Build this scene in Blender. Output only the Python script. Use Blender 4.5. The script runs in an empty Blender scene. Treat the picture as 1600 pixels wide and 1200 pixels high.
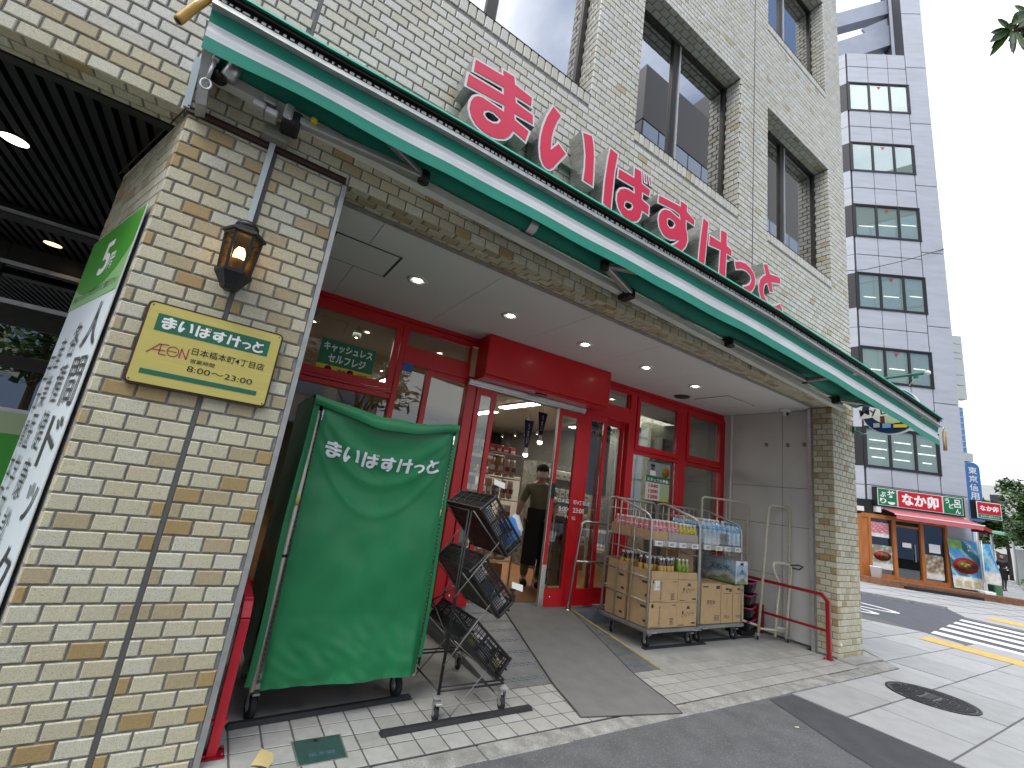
import bpy, bmesh, math, random
from mathutils import Vector, Matrix, noise, geometry
from mathutils.geometry import tessellate_polygon
R_ = random.Random(7)
S = bpy.context.scene
COL = S.collection

# ------------------------------------------------------------------ camera
cam_d = bpy.data.cameras.new('camera'); cam = bpy.data.objects.new('camera', cam_d); COL.objects.link(cam)
cam_d.sensor_width = 36.0; cam_d.lens = 699.768 / 1600 * 36.0
cam_d.clip_start = 0.05; cam_d.clip_end = 600
RR = ((0.826112708467048, -0.5470946983293643, 0.1350006813654653),
      (0.2379485191491451, 0.12151339108894228, -0.9636467184714502),
      (0.5108016201461847, 0.828204012816871, 0.2305641299293223))
rot = Matrix((RR[0], [-a for a in RR[1]], [-a for a in RR[2]])).transposed()
cam.matrix_world = Matrix.Translation((0, -2.65, 1.40)) @ rot.to_4x4()
CAM = Vector((0, -2.65, 1.40))
S.camera = cam

# ------------------------------------------------------------------ sky, sun, exposure
SUN_DIR = Vector((-0.42, -0.28, 0.86)).normalized()
elev = math.asin(SUN_DIR.z); azim = math.atan2(SUN_DIR.x, SUN_DIR.y)
W = bpy.data.worlds.new('World'); S.world = W; W.use_nodes = True
nt = W.node_tree; nt.nodes.clear()
def wn(t, **k):
    n = nt.nodes.new(t)
    for a, b in k.items(): setattr(n, a, b)
    return n
out = wn('ShaderNodeOutputWorld'); bg = wn('ShaderNodeBackground'); bgc = wn('ShaderNodeBackground')
sky = wn('ShaderNodeTexSky', sky_type='NISHITA', sun_disc=False, sun_elevation=elev, sun_rotation=azim)
sky.air_density = 1.0; sky.dust_density = 1.2
tc = wn('ShaderNodeTexCoord')
sep = wn('ShaderNodeSeparateXYZ'); nt.links.new(tc.outputs['Generated'], sep.inputs[0])
mx = wn('ShaderNodeMath', operation='MAXIMUM'); nt.links.new(sep.outputs['Z'], mx.inputs[0]); mx.inputs[1].default_value = 0.0
ad = wn('ShaderNodeMath', operation='ADD'); nt.links.new(mx.outputs[0], ad.inputs[0]); ad.inputs[1].default_value = 0.22
dv = wn('ShaderNodeVectorMath', operation='DIVIDE'); nt.links.new(tc.outputs['Generated'], dv.inputs[0])
cmb = wn('ShaderNodeCombineXYZ')
for i in range(3): nt.links.new(ad.outputs[0], cmb.inputs[i])
nt.links.new(cmb.outputs[0], dv.inputs[1])
nz = wn('ShaderNodeTexNoise'); nz.inputs['Scale'].default_value = 0.9; nz.inputs['Detail'].default_value = 7; nz.inputs['Roughness'].default_value = 0.55; nz.inputs['Distortion'].default_value = 0.35
mp = wn('ShaderNodeMapping'); mp.inputs['Location'].default_value = (1, 8, 3); mp.inputs['Rotation'].default_value = (0, 0, math.radians(188))
nt.links.new(dv.outputs[0], mp.inputs[0]); nt.links.new(mp.outputs[0], nz.inputs['Vector'])
rmp = wn('ShaderNodeValToRGB'); rmp.color_ramp.elements[0].position = 0.36; rmp.color_ramp.elements[1].position = 0.56
nt.links.new(nz.outputs['Fac'], rmp.inputs[0])
# the overcast thickens towards the horizon
hz = wn('ShaderNodeMapRange'); hz.inputs['From Min'].default_value = 0.05; hz.inputs['From Max'].default_value = 0.62; hz.inputs['To Min'].default_value = 1.0; hz.inputs['To Max'].default_value = 0.0
nt.links.new(sep.outputs['Z'], hz.inputs[0])
mxx = wn('ShaderNodeMath', operation='MAXIMUM'); nt.links.new(rmp.outputs[0], mxx.inputs[0]); nt.links.new(hz.outputs[0], mxx.inputs[1])
cc = wn('ShaderNodeValToRGB'); cc.color_ramp.elements[0].color = (0.74, 0.77, 0.83, 1); cc.color_ramp.elements[1].color = (1.0, 1.0, 1.0, 1)
cc.color_ramp.elements[0].position = 0.35; cc.color_ramp.elements[1].position = 0.6
nz2 = wn('ShaderNodeTexNoise'); nz2.inputs['Scale'].default_value = 1.7; nz2.inputs['Detail'].default_value = 6
nt.links.new(mp.outputs[0], nz2.inputs['Vector']); nt.links.new(nz2.outputs['Fac'], cc.inputs[0])
nt.links.new(cc.outputs[0], bgc.inputs['Color']) 
lum = wn('ShaderNodeMath', operation='MULTIPLY_ADD'); nt.links.new(mx.outputs[0], lum.inputs[0]); lum.inputs[1].default_value = 1.45; lum.inputs[2].default_value = 0.85; nt.links.new(lum.outputs[0], bgc.inputs['Strength'])
nt.links.new(sky.outputs[0], bg.inputs['Color']); bg.inputs['Strength'].default_value = 0.15
mix = wn('ShaderNodeMixShader'); nt.links.new(mxx.outputs[0], mix.inputs[0]); nt.links.new(bg.outputs[0], mix.inputs[1]); nt.links.new(bgc.outputs[0], mix.inputs[2])
nt.links.new(mix.outputs[0], out.inputs[0])
sd = bpy.data.lights.new('sun', 'SUN'); sd.energy = 0.9; sd.angle = math.radians(25); sd.color = (1.0, 0.96, 0.90)
so = bpy.data.objects.new('sun', sd); COL.objects.link(so); so.rotation_euler = SUN_DIR.to_track_quat('Z', 'Y').to_euler(); so.location = (4, 4, 40)
S.view_settings.view_transform = 'Standard'; S.view_settings.look = 'None'; S.view_settings.exposure = 0.75; S.view_settings.gamma = 1
S.view_settings.use_curve_mapping = False
S.render.engine = 'CYCLES'
S.cycles.max_bounces = 7; S.cycles.diffuse_bounces = 4; S.cycles.glossy_bounces = 4; S.cycles.transparent_max_bounces = 12; S.cycles.transmission_bounces = 6
S.cycles.caustics_reflective = False; S.cycles.caustics_refractive = False; S.cycles.sample_clamp_indirect = 6
S.cycles.use_denoising = True

# ------------------------------------------------------------------ materials
def lin(h):
    h = h.lstrip('#'); c = [int(h[i:i + 2], 16) / 255 for i in (0, 2, 4)]
    return tuple((v / 12.92 if v <= .04045 else ((v + .055) / 1.055) ** 2.4) for v in c)
MATS = {}
def mat(name, color=(.5, .5, .5), rough=.5, metal=0., var=0., scale=8., bump=0., bscale=60., attr=False, spec=.5, emit=None, estr=1., speck=None, rvar=0., alpha=1., trans=0., ior=1.45, coat=0., detail=5., sheen=0., stretch=None, dirt=None):
    """one procedural surface: base colour broken up by noise, fine relief, optional specks and worn patches"""
    if name in MATS: return MATS[name]
    m = bpy.data.materials.new(name); m.use_nodes = True; t = m.node_tree; b = t.nodes['Principled BSDF']
    L = t.links.new; N = t.nodes.new
    geo = N('ShaderNodeNewGeometry'); pos = geo.outputs['Position']
    if stretch:
        mpg = N('ShaderNodeMapping'); mpg.inputs['Scale'].default_value = stretch; L(pos, mpg.inputs[0]); pos = mpg.outputs[0]
    base = None
    if attr:
        a = N('ShaderNodeAttribute'); a.attribute_name = 'Col'; base = a.outputs['Color']
    else:
        r = N('ShaderNodeRGB'); r.outputs[0].default_value = (*color, 1); base = r.outputs[0]
    if var > 0:
        n = N('ShaderNodeTexNoise'); n.inputs['Scale'].default_value = scale; n.inputs['Detail'].default_value = detail; L(pos, n.inputs['Vector'])
        mr = N('ShaderNodeMapRange'); mr.inputs['From Min'].default_value = .3; mr.inputs['From Max'].default_value = .7
        mr.inputs['To Min'].default_value = 1 - var; mr.inputs['To Max'].default_value = 1 + var * .6; L(n.outputs['Fac'], mr.inputs[0])
        v = N('ShaderNodeVectorMath'); v.operation = 'SCALE'; L(base, v.inputs[0]); L(mr.outputs[0], v.inputs['Scale']); base = v.outputs[0]
    if speck:
        sc, thr, scol, amt = speck
        n = N('ShaderNodeTexNoise'); n.inputs['Scale'].default_value = sc; n.inputs['Detail'].default_value = 2; L(geo.outputs['Position'], n.inputs['Vector'])
        mr = N('ShaderNodeMapRange'); mr.inputs['From Min'].default_value = thr; mr.inputs['From Max'].default_value = thr + .06; mr.inputs['To Max'].default_value = amt; L(n.outputs['Fac'], mr.inputs[0])
        x = N('ShaderNodeMix'); x.data_type = 'RGBA'; L(mr.outputs[0], x.inputs['Factor']); L(base, x.inputs['A']); x.inputs['B'].default_value = (*scol, 1); base = x.outputs['Result']
    if dirt:
        sc, thr, scol, amt = dirt
        n = N('ShaderNodeTexNoise'); n.inputs['Scale'].default_value = sc; n.inputs['Detail'].default_value = 8; n.inputs['Roughness'].default_value = .65; L(geo.outputs['Position'], n.inputs['Vector'])
        mr = N('ShaderNodeMapRange'); mr.inputs['From Min'].default_value = thr; mr.inputs['From Max'].default_value = thr + .18; mr.inputs['To Max'].default_value = amt; L(n.outputs['Fac'], mr.inputs[0])
        x = N('ShaderNodeMix'); x.data_type = 'RGBA'; L(mr.outputs[0], x.inputs['Factor']); L(base, x.inputs['A']); x.inputs['B'].default_value = (*scol, 1); base = x.outputs['Result']
    L(base, b.inputs['Base Color'])
    b.inputs['Roughness'].default_value = rough; b.inputs['Metallic'].default_value = metal; b.inputs['IOR'].default_value = ior
    b.inputs['Specular IOR Level'].default_value = spec; b.inputs['Coat Weight'].default_value = coat; b.inputs['Coat Roughness'].default_value = .12
    b.inputs['Transmission Weight'].default_value = trans; b.inputs['Alpha'].default_value = alpha; b.inputs['Sheen Weight'].default_value = sheen
    if rvar > 0:
        n = N('ShaderNodeTexNoise'); n.inputs['Scale'].default_value = scale * 1.7; n.inputs['Detail'].default_value = 6; L(pos, n.inputs['Vector'])
        mr = N('ShaderNodeMapRange'); mr.inputs['From Min'].default_value = .3; mr.inputs['From Max'].default_value = .7
        mr.inputs['To Min'].default_value = max(0, rough - rvar); mr.inputs['To Max'].default_value = min(1, rough + rvar); L(n.outputs['Fac'], mr.inputs[0]); L(mr.outputs[0], b.inputs['Roughness'])
    if bump > 0:
        n = N('ShaderNodeTexNoise'); n.inputs['Scale'].default_value = bscale; n.inputs['Detail'].default_value = 4; L(pos, n.inputs['Vector'])
        bp = N('ShaderNodeBump'); bp.inputs['Strength'].default_value = min(1, bump); bp.inputs['Distance'].default_value = .004 * max(1, bump); L(n.outputs['Fac'], bp.inputs['Height']); L(bp.outputs[0], b.inputs['Normal'])
    if emit is not None:
        b.inputs['Emission Color'].default_value = (*emit, 1); b.inputs['Emission Strength'].default_value = estr
    MATS[name] = m; return m
def glass(name, tint=(.86, .9, .88), refl=1.0, minr=.06, rough=0.0, gcol=(1, 1, 1)):
    if name in MATS: return MATS[name]
    m = bpy.data.materials.new(name); m.use_nodes = True; t = m.node_tree; t.nodes.clear(); L = t.links.new; N = t.nodes.new
    o = N('ShaderNodeOutputMaterial'); tr = N('ShaderNodeBsdfTransparent'); tr.inputs[0].default_value = (*tint, 1)
    g = N('ShaderNodeBsdfGlossy'); g.inputs['Roughness'].default_value = rough; g.inputs['Color'].default_value = (*gcol, 1)
    f = N('ShaderNodeFresnel'); f.inputs[0].default_value = 1.52
    mr = N('ShaderNodeMapRange'); mr.inputs['To Min'].default_value = minr; mr.inputs['To Max'].default_value = minr + refl; L(f.outputs[0], mr.inputs[0])
    x = N('ShaderNodeMixShader'); L(mr.outputs[0], x.inputs[0]); L(tr.outputs[0], x.inputs[1]); L(g.outputs[0], x.inputs[2]); L(x.outputs[0], o.inputs[0])
    MATS[name] = m; return m

# ------------------------------------------------------------------ mesh building
class MB:
    def __init__(s): s.v = []; s.f = []; s.m = []; s.c = []; s.smooth = []
    def add(s, vs, fs, mi=0, col=(1, 1, 1), smooth=False, M=None):
        o = len(s.v)
        if M is not None: vs = [M @ Vector(v) for v in vs]
        s.v += [tuple(v) for v in vs]; s.c += [col] * len(vs)
        for f in fs: s.f.append(tuple(i + o for i in f)); s.m.append(mi); s.smooth.append(smooth)
        return s
    def box(s, a, b, mi=0, col=(1, 1, 1), M=None):
        x0, y0, z0 = a; x1, y1, z1 = b
        if x0 > x1: x0, x1 = x1, x0
        if y0 > y1: y0, y1 = y1, y0
        if z0 > z1: z0, z1 = z1, z0
        return s.add([(x0, y0, z0), (x1, y0, z0), (x1, y1, z0), (x0, y1, z0), (x0, y0, z1), (x1, y0, z1), (x1, y1, z1), (x0, y1, z1)],
                     [(0, 3, 2, 1), (4, 5, 6, 7), (0, 1, 5, 4), (1, 2, 6, 5), (2, 3, 7, 6), (3, 0, 4, 7)], mi, col, False, M)
    def cbox(s, a, b, c=.004, mi=0, col=(1, 1, 1), M=None):
        """box with chamfered edges all round"""
        lo = [min(a[i], b[i]) for i in range(3)]; hi = [max(a[i], b[i]) for i in range(3)]
        c = min(c, *[(hi[i] - lo[i]) * .45 for i in range(3)])
        vs = []; idx = {}
        for sx in (0, 1):
            for sy in (0, 1):
                for sz in (0, 1):
                    P = [hi[0] if sx else lo[0], hi[1] if sy else lo[1], hi[2] if sz else lo[2]]
                    D = [-c if sx else c, -c if sy else c, -c if sz else c]
                    for ax in range(3):
                        q = [P[k] + (D[k] if k != ax else 0) for k in range(3)]
                        idx[(sx, sy, sz, ax)] = len(vs); vs.append(q)
        fs = []
        for ax in range(3):
            o = [k for k in range(3) if k != ax]
            for sgn in (0, 1):
                ring = []
                for (p, q) in ((0, 0), (1, 0), (1, 1), (0, 1)):
                    k = [0, 0, 0]; k[ax] = sgn; k[o[0]] = p; k[o[1]] = q; ring.append(idx[(*k, ax)])
                fs.append(ring)
            for (p, q) in ((0, 0), (1, 0), (1, 1), (0, 1)):
                k0 = [0, 0, 0]; k1 = [0, 0, 0]; k0[o[0]] = k1[o[0]] = p; k0[o[1]] = k1[o[1]] = q; k1[ax] = 1
                fs.append([idx[(*k0, o[0])], idx[(*k1, o[0])], idx[(*k1, o[1])], idx[(*k0, o[1])]])
        for sx in (0, 1):
            for sy in (0, 1):
                for sz in (0, 1): fs.append([idx[(sx, sy, sz, 0)], idx[(sx, sy, sz, 1)], idx[(sx, sy, sz, 2)]])
        cen = Vector([(lo[i] + hi[i]) / 2 for i in range(3)]); F2 = []
        for f in fs:
            p = [Vector(vs[i]) for i in f]; n = (p[1] - p[0]).cross(p[2] - p[0]); m = sum(p, Vector()) / len(p)
            F2.append(tuple(f) if n.dot(m - cen) > 0 else tuple(reversed(f)))
        return s.add(vs, F2, mi, col, False, M)
    def bar(s, p, q, w, h=None, up=(0, 0, 1), mi=0, col=(1, 1, 1), c=0):
        p = Vector(p); q = Vector(q); h = w if h is None else h; d = (q - p); L = d.length; d.normalize(); u = Vector(up)
        if abs(d.dot(u)) > .98: u = Vector((0, 1, 0)) if abs(d.y) < .9 else Vector((1, 0, 0))
        r = d.cross(u).normalized(); u = r.cross(d).normalized()
        M = Matrix((( d.x, r.x, u.x, p.x), (d.y, r.y, u.y, p.y), (d.z, r.z, u.z, p.z), (0, 0, 0, 1)))
        return (s.cbox if c else s.box)(*(((0, -w / 2, -h / 2), (L, w / 2, h / 2)) + ((c,) if c else ())), mi=mi, col=col, M=M)
    def tube(s, path, r, n=8, mi=0, col=(1, 1, 1), closed=False):
        P = [Vector(p) for p in path]; m = len(P); rs = r if isinstance(r, (list, tuple)) else [r] * m; prev = None; vs = []
        for i in range(m):
            a = P[i - 1] if i or closed else P[i]; b = P[(i + 1) % m] if (i < m - 1 or closed) else P[i]
            d = (b - a).normalized()
            if prev is None:
                u = Vector((0, 0, 1)) if abs(d.z) < .9 else Vector((1, 0, 0)); x = d.cross(u).normalized()
            else:
                x = (prev - d * prev.dot(d)).normalized()
            prev = x; y = d.cross(x)
            for k in range(n):
                a_ = 2 * math.pi * k / n; vs.append(P[i] + (x * math.cos(a_) + y * math.sin(a_)) * rs[i])
        fs = []
        for i in range(m if closed else m - 1):
            for k in range(n):
                j = (i + 1) % m; fs.append((i * n + k, i * n + (k + 1) % n, j * n + (k + 1) % n, j * n + k))
        if not closed: fs.append(tuple(reversed(range(n)))); fs.append(tuple(range((m - 1) * n, m * n)))
        return s.add(vs, fs, mi, col, n > 5)
    def lathe(s, prof, M=None, n=16, mi=0, col=(1, 1, 1), smooth=True):
        vs = []; fs = []
        for r, z in prof:
            for k in range(n):
                a = 2 * math.pi * k / n; vs.append((r * math.cos(a), r * math.sin(a), z))
        for i in range(len(prof) - 1):
            for k in range(n): fs.append((i * n + k, i * n + (k + 1) % n, (i + 1) * n + (k + 1) % n, (i + 1) * n + k))
        if prof[0][0] > 1e-5: fs.append(tuple(reversed(range(n))))
        if prof[-1][0] > 1e-5: fs.append(tuple(range((len(prof) - 1) * n, len(prof) * n)))
        return s.add(vs, fs, mi, col, smooth, M)
    def prism(s, poly, f, d0, d1, holes=(), mi=0, col=(1, 1, 1), side_mi=None, back=True):
        """polygon in (u,v), f(u,v,d)->xyz; front cap at d0, back cap at d1"""
        rings = [list(poly)] + [list(h) for h in holes]
        tri = tessellate_polygon([[Vector((p[0], p[1], 0)) for p in r] for r in rings]); flat = [p for r in rings for p in r]
        ar = lambda t: sum(flat[t[i]][0] * flat[t[(i + 1) % 3]][1] - flat[t[(i + 1) % 3]][0] * flat[t[i]][1] for i in range(3))
        tri = [t if ar(t) > 0 else tuple(reversed(t)) for t in tri]
        s.add([f(p[0], p[1], d0) for p in flat], tri, mi, col)
        if back: s.add([f(p[0], p[1], d1) for p in flat], [tuple(reversed(t)) for t in tri], mi if side_mi is None else side_mi, col)
        if abs(d1 - d0) > 1e-6:
            for ri, r in enumerate(rings):
                A = sum(r[i][0] * r[(i + 1) % len(r)][1] - r[(i + 1) % len(r)][0] * r[i][1] for i in range(len(r)))
                if (A > 0) == (ri > 0): r = r[::-1]
                k = len(r); vs = [f(p[0], p[1], d0) for p in r] + [f(p[0], p[1], d1) for p in r]
                s.add(vs, [(i, i + k, (i + 1) % k + k, (i + 1) % k) for i in range(k)], mi if side_mi is None else side_mi, col)
        return s
    def grid(s, fn, nu, nv, mi=0, col=(1, 1, 1), smooth=True, colf=None):
        o = len(s.v)
        for j in range(nv + 1):
            for i in range(nu + 1):
                s.v.append(tuple(fn(i / nu, j / nv))); s.c.append(colf(i / nu, j / nv) if colf else col)
        for j in range(nv):
            for i in range(nu):
                a = o + j * (nu + 1) + i; s.f.append((a, a + 1, a + nu + 2, a + nu + 1)); s.m.append(mi); s.smooth.append(smooth)
        return s
    def mesh(s, name, mats):
        me = bpy.data.meshes.new(name); me.from_pydata(s.v, [], s.f)
        for m in (mats if isinstance(mats, (list, tuple)) else [mats]): me.materials.append(m)
        me.polygons.foreach_set('material_index', s.m); me.polygons.foreach_set('use_smooth', s.smooth)
        ca = me.color_attributes.new('Col', 'FLOAT_COLOR', 'POINT'); flat = []
        for c in s.c: flat += [c[0], c[1], c[2], 1.0]
        ca.data.foreach_set('color', flat); me.update(); return me
    def build(s, name, mats, parent=None, kind=None):
        return link(name, s.mesh(name, mats), parent, kind)
def link(name, me, parent=None, kind=None, M=None):
    o = bpy.data.objects.new(name, me); COL.objects.link(o)
    if parent is not None:
        o.parent = parent
        if M is None: o.matrix_parent_inverse = PW(parent).inverted()
    if M is not None: o.matrix_basis = M
    if kind: o['kind'] = kind
    return o
def PW(o):
    M = o.matrix_basis.copy()
    if o.parent is not None: M = PW(o.parent) @ o.matrix_parent_inverse @ M
    return M
def thing(name, label, cat, loc=(0, 0, 0), group=None, rz=0):
    o = bpy.data.objects.new(name, None); COL.objects.link(o); o.matrix_basis = Matrix.Translation(loc) @ Matrix.Rotation(rz, 4, 'Z'); o.empty_display_size = .1
    o['label'] = label; o['category'] = cat
    if group: o['group'] = group
    return o
def tag(o, label, cat, group=None):
    o['label'] = label; o['category'] = cat
    if group: o['group'] = group
    return o
def struct(o): o['kind'] = 'structure'; return o
def dup(root, loc, rz=None, label=None, group=None, M=None):
    r = root.copy(); COL.objects.link(r)
    r.matrix_basis = M if M is not None else Matrix.Translation(loc) @ (Matrix.Rotation(rz, 4, 'Z') if rz is not None else root.matrix_basis.to_3x3().to_4x4())
    if label: r['label'] = label
    if group: r['group'] = group
    for ch in root.children:
        c = ch.copy(); COL.objects.link(c); c.parent = r
        for g in ch.children:
            d = g.copy(); COL.objects.link(d); d.parent = c
    return r
def frame(o, r, u):
    """matrix with local x = r, local y = u (text up), local z = r x u, origin o"""
    r = Vector(r).normalized(); u = Vector(u).normalized(); n = r.cross(u)
    return Matrix(((r.x, u.x, n.x, o[0]), (r.y, u.y, n.y, o[1]), (r.z, u.z, n.z, o[2]), (0, 0, 0, 1)))
def text_mesh(body, bold=0.0, res=3):
    c = bpy.data.curves.new('t', 'FONT'); c.body = body; c.resolution_u = res; c.offset = bold; c.fill_mode = 'FRONT'
    o = bpy.data.objects.new('t', c); COL.objects.link(o); bpy.context.view_layer.update()
    me = bpy.data.meshes.new_from_object(o); V = [tuple(v.co) for v in me.vertices]; F = [tuple(p.vertices) for p in me.polygons]
    bpy.data.objects.remove(o); bpy.data.curves.remove(c); bpy.data.meshes.remove(me)
    return V, F
TC = {}
def put_text(mb, body, M, w, h, bold=0.0, mi=0, col=(1, 1, 1), warp=None, keep=False, res=3):
    """lettering fitted to a w x h rectangle whose lower left corner is at M's origin"""
    k = (body, bold, res)
    if k not in TC: TC[k] = text_mesh(body, bold, res)
    V, F = TC[k]
    if not V: return
    x0 = min(v[0] for v in V); x1 = max(v[0] for v in V); y0 = min(v[1] for v in V); y1 = max(v[1] for v in V)
    sx = w / max(1e-6, x1 - x0); sy = h / max(1e-6, y1 - y0)
    if keep: s_ = min(sx, sy); ox = (w - s_ * (x1 - x0)) / 2; oy = (h - s_ * (y1 - y0)) / 2; sx = sy = s_
    else: ox = oy = 0
    vs = [M @ Vector((ox + (v[0] - x0) * sx, oy + (v[1] - y0) * sy, 0)) for v in V]
    if warp: vs = [warp(v) for v in vs]
    mb.add(vs, F, mi, col)
def vtext(mb, body, M, w, h, bold=0.0, mi=0, gap=.08, col=(1, 1, 1)):
    """vertical writing: cell by cell from the top; M origin = lower left of the column"""
    n = len(body); ch = h / n
    for i, c in enumerate(body):
        if c == ' ': continue
        if c == 'ー':
            m2 = M @ Matrix.Translation((w * .43, h - (i + 1) * ch + ch * gap, 0)); mb.add([m2 @ Vector(p) for p in ((0, 0, 0), (w * .14, 0, 0), (w * .14, ch * (1 - 2 * gap), 0), (0, ch * (1 - 2 * gap), 0))], [(0, 1, 2, 3)], mi, col); continue
        small = c in 'ッャュョ'
        m2 = M @ Matrix.Translation((w * (.3 if small else 0), h - (i + 1) * ch + ch * (gap + (.2 if small else 0)), 0))
        put_text(mb, c, m2, w * (.7 if small else 1), ch * (1 - 2 * gap) * (.7 if small else 1), bold, mi, col)
GLYPHS=[
('ma',[(0.831,4.28),(1.056,4.303),(1.046,4.349),(1.174,4.362),(1.189,4.3),(1.35,4.287),(1.353,4.184),(1.214,4.178),(1.22,4.157),(1.377,4.149),(1.393,4.047),(1.228,4.033),(1.233,4.013),(1.368,3.993),(1.345,3.866),(1.233,3.889),(1.213,3.837),(1.177,3.792),(1.124,3.76),(1.057,3.739),(0.989,3.74),(0.924,3.762),(0.88,3.803),(0.853,3.862),(0.852,3.925),(0.869,3.976),(0.9,4.009),(0.945,4.026),(1.109,4.023),(1.107,4.042),(0.802,4.006),(0.801,4.135),(1.084,4.155),(1.08,4.181),(0.834,4.151)],[[(0.988,3.908),(1.011,3.931),(1.052,3.938),(1.097,3.924),(1.087,3.899),(1.055,3.878),(1.013,3.876),(0.99,3.89)]]),
('i1',[(1.523,4.35),(1.635,4.302),(1.603,4.225),(1.581,4.139),(1.571,4.056),(1.571,3.98),(1.62,4.061),(1.728,4.001),(1.66,3.881),(1.622,3.81),(1.587,3.769),(1.549,3.759),(1.507,3.772),(1.471,3.821),(1.449,3.907),(1.443,4.002),(1.451,4.101),(1.475,4.212)],[]),
('i2',[(1.83,4.295),(1.956,4.329),(1.988,4.228),(2.005,4.129),(2.016,3.984),(2.024,3.851),(1.89,3.852),(1.894,3.976),(1.885,4.098),(1.861,4.201)],[]),
('ba1',[(2.144,4.334),(2.263,4.322),(2.242,4.123),(2.239,3.743),(2.12,3.763),(2.117,3.991),(2.129,4.201)],[]),
('ba2',[(2.263,4.195),(2.451,4.206),(2.445,4.311),(2.556,4.32),(2.576,4.202),(2.688,4.196),(2.681,4.104),(2.589,4.098),(2.591,4.046),(2.688,4.03),(2.689,3.912),(2.601,3.917),(2.586,3.842),(2.55,3.789),(2.493,3.758),(2.425,3.744),(2.355,3.761),(2.297,3.809),(2.268,3.871),(2.267,3.948),(2.299,4.008),(2.353,4.045),(2.411,4.06),(2.471,4.06),(2.463,4.092),(2.257,4.078)],[[(2.384,3.899),(2.406,3.92),(2.455,3.928),(2.467,3.91),(2.45,3.878),(2.417,3.861),(2.384,3.868)]]),
('ba3',[(2.567,4.314),(2.613,4.326),(2.638,4.221),(2.59,4.214)],[]),
('ba4',[(2.63,4.314),(2.675,4.332),(2.702,4.224),(2.659,4.222)],[]),
('su',[(2.783,4.206),(3.09,4.241),(3.083,4.302),(3.21,4.306),(3.213,4.231),(3.337,4.195),(3.329,4.115),(3.204,4.116),(3.21,4.036),(3.234,3.995),(3.243,3.917),(3.217,3.839),(3.155,3.761),(3.108,3.718),(2.993,3.782),(3.049,3.821),(3.105,3.884),(3.048,3.837),(2.99,3.812),(2.922,3.805),(2.863,3.824),(2.816,3.873),(2.795,3.941),(2.801,4.008),(2.832,4.063),(2.877,4.103),(2.955,4.124),(3.094,4.106),(3.086,4.128),(3.004,4.134),(2.776,4.1)],[[(2.935,4.005),(2.963,4.022),(3.013,4.021),(3.03,4.003),(3.008,3.963),(2.969,3.945),(2.939,3.96)]]),
('ke1',[(3.447,4.294),(3.557,4.276),(3.514,3.751),(3.392,3.752),(3.414,4.046)],[]),
('ke2',[(3.557,4.149),(3.744,4.154),(3.744,4.296),(3.869,4.311),(3.876,4.161),(3.964,4.147),(3.963,4.051),(3.874,4.047),(3.862,3.713),(3.727,3.723),(3.743,4.038),(3.552,4.009)],[]),
('tsu',[(3.995,4.039),(4.102,4.083),(4.213,4.105),(4.315,4.088),(4.386,4.046),(4.416,3.974),(4.406,3.886),(4.356,3.812),(4.278,3.752),(4.206,3.723),(4.16,3.816),(4.231,3.846),(4.286,3.888),(4.316,3.942),(4.301,3.977),(4.238,3.997),(4.16,3.99),(4.031,3.936)],[]),
('to',[(4.551,4.239),(4.647,4.276),(4.71,4.176),(4.927,4.219),(4.946,4.118),(4.754,4.062),(4.783,3.951),(4.698,3.926),(4.649,4.014),(4.606,3.984),(4.582,3.925),(4.589,3.857),(4.65,3.815),(4.736,3.807),(4.823,3.831),(4.919,3.891),(4.996,3.802),(4.899,3.736),(4.81,3.702),(4.699,3.689),(4.591,3.71),(4.519,3.775),(4.47,3.868),(4.463,3.943),(4.492,4.025),(4.551,4.091),(4.601,4.124)],[])]
# outlines of the shop name, in metres on its wall
def inset(poly, d):
    n = len(poly); A = sum(poly[i][0] * poly[(i + 1) % n][1] - poly[(i + 1) % n][0] * poly[i][1] for i in range(n)); sg = 1 if A > 0 else -1; out = []
    for i in range(n):
        p0 = Vector(poly[i - 1]); p1 = Vector(poly[i]); p2 = Vector(poly[(i + 1) % n])
        a = (p1 - p0).normalized(); b = (p2 - p1).normalized(); na = Vector((-a.y, a.x)) * sg; nb = Vector((-b.y, b.x)) * sg
        m = na + nb
        if m.length < .3: m = na
        m.normalize(); k = max(.45, m.dot(na)); out.append(tuple(p1 + m * d / k))
    return out
SMOOTH_ROUND = True
def word(mb, M, w, h, mi=0, col=(1, 1, 1), warp=None):
    x0, x1, z0, z1 = .801, 4.996, 3.689, 4.362
    for n, o, hs in GLYPHS:
        f = lambda u, v, d: M @ Vector(((u - x0) / (x1 - x0) * w, (v - z0) / (z1 - z0) * h, 0))
        g = (lambda u, v, d: warp(f(u, v, d))) if warp else f
        mb.prism(inset(o, .011), g, 0, 0, [inset(h, -.010) for h in hs], mi, col, back=False)

# ------------------------------------------------------------------ palette
CREAM = (.585, .555, .40); PALE = (.60, .585, .465); TAN = (.46, .395, .245); OCHRE = (.42, .305, .14); WARM = (.56, .51, .355)
m_brick = mat('glazed_brick', attr=True, rough=.38, var=.10, scale=60, bump=.35, bscale=140, speck=(210, .57, (.22, .15, .07), .5), rvar=.12)
m_mortar = mat('mortar', (.265, .263, .259), .9, var=.25, scale=30, bump=.6, bscale=300)
m_sealant = mat('grey_sealant', (.10, .10, .10), .6)
m_red = mat('red_paint', (.56, .006, .012), .36, var=.03, scale=2, coat=.1, rvar=.05)
m_redrail = mat('red_rail_paint', (.66, .025, .045), .42, var=.1, scale=20)
m_alu = mat('aluminium', (.62, .63, .63), .38, .85, var=.12, scale=15, rvar=.1)
m_aludull = mat('dull_aluminium', (.42, .43, .42), .5, .6, var=.15, scale=20)
m_steel = mat('stainless_steel', (.62, .62, .61), .25, .95, var=.08, scale=12)
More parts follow.
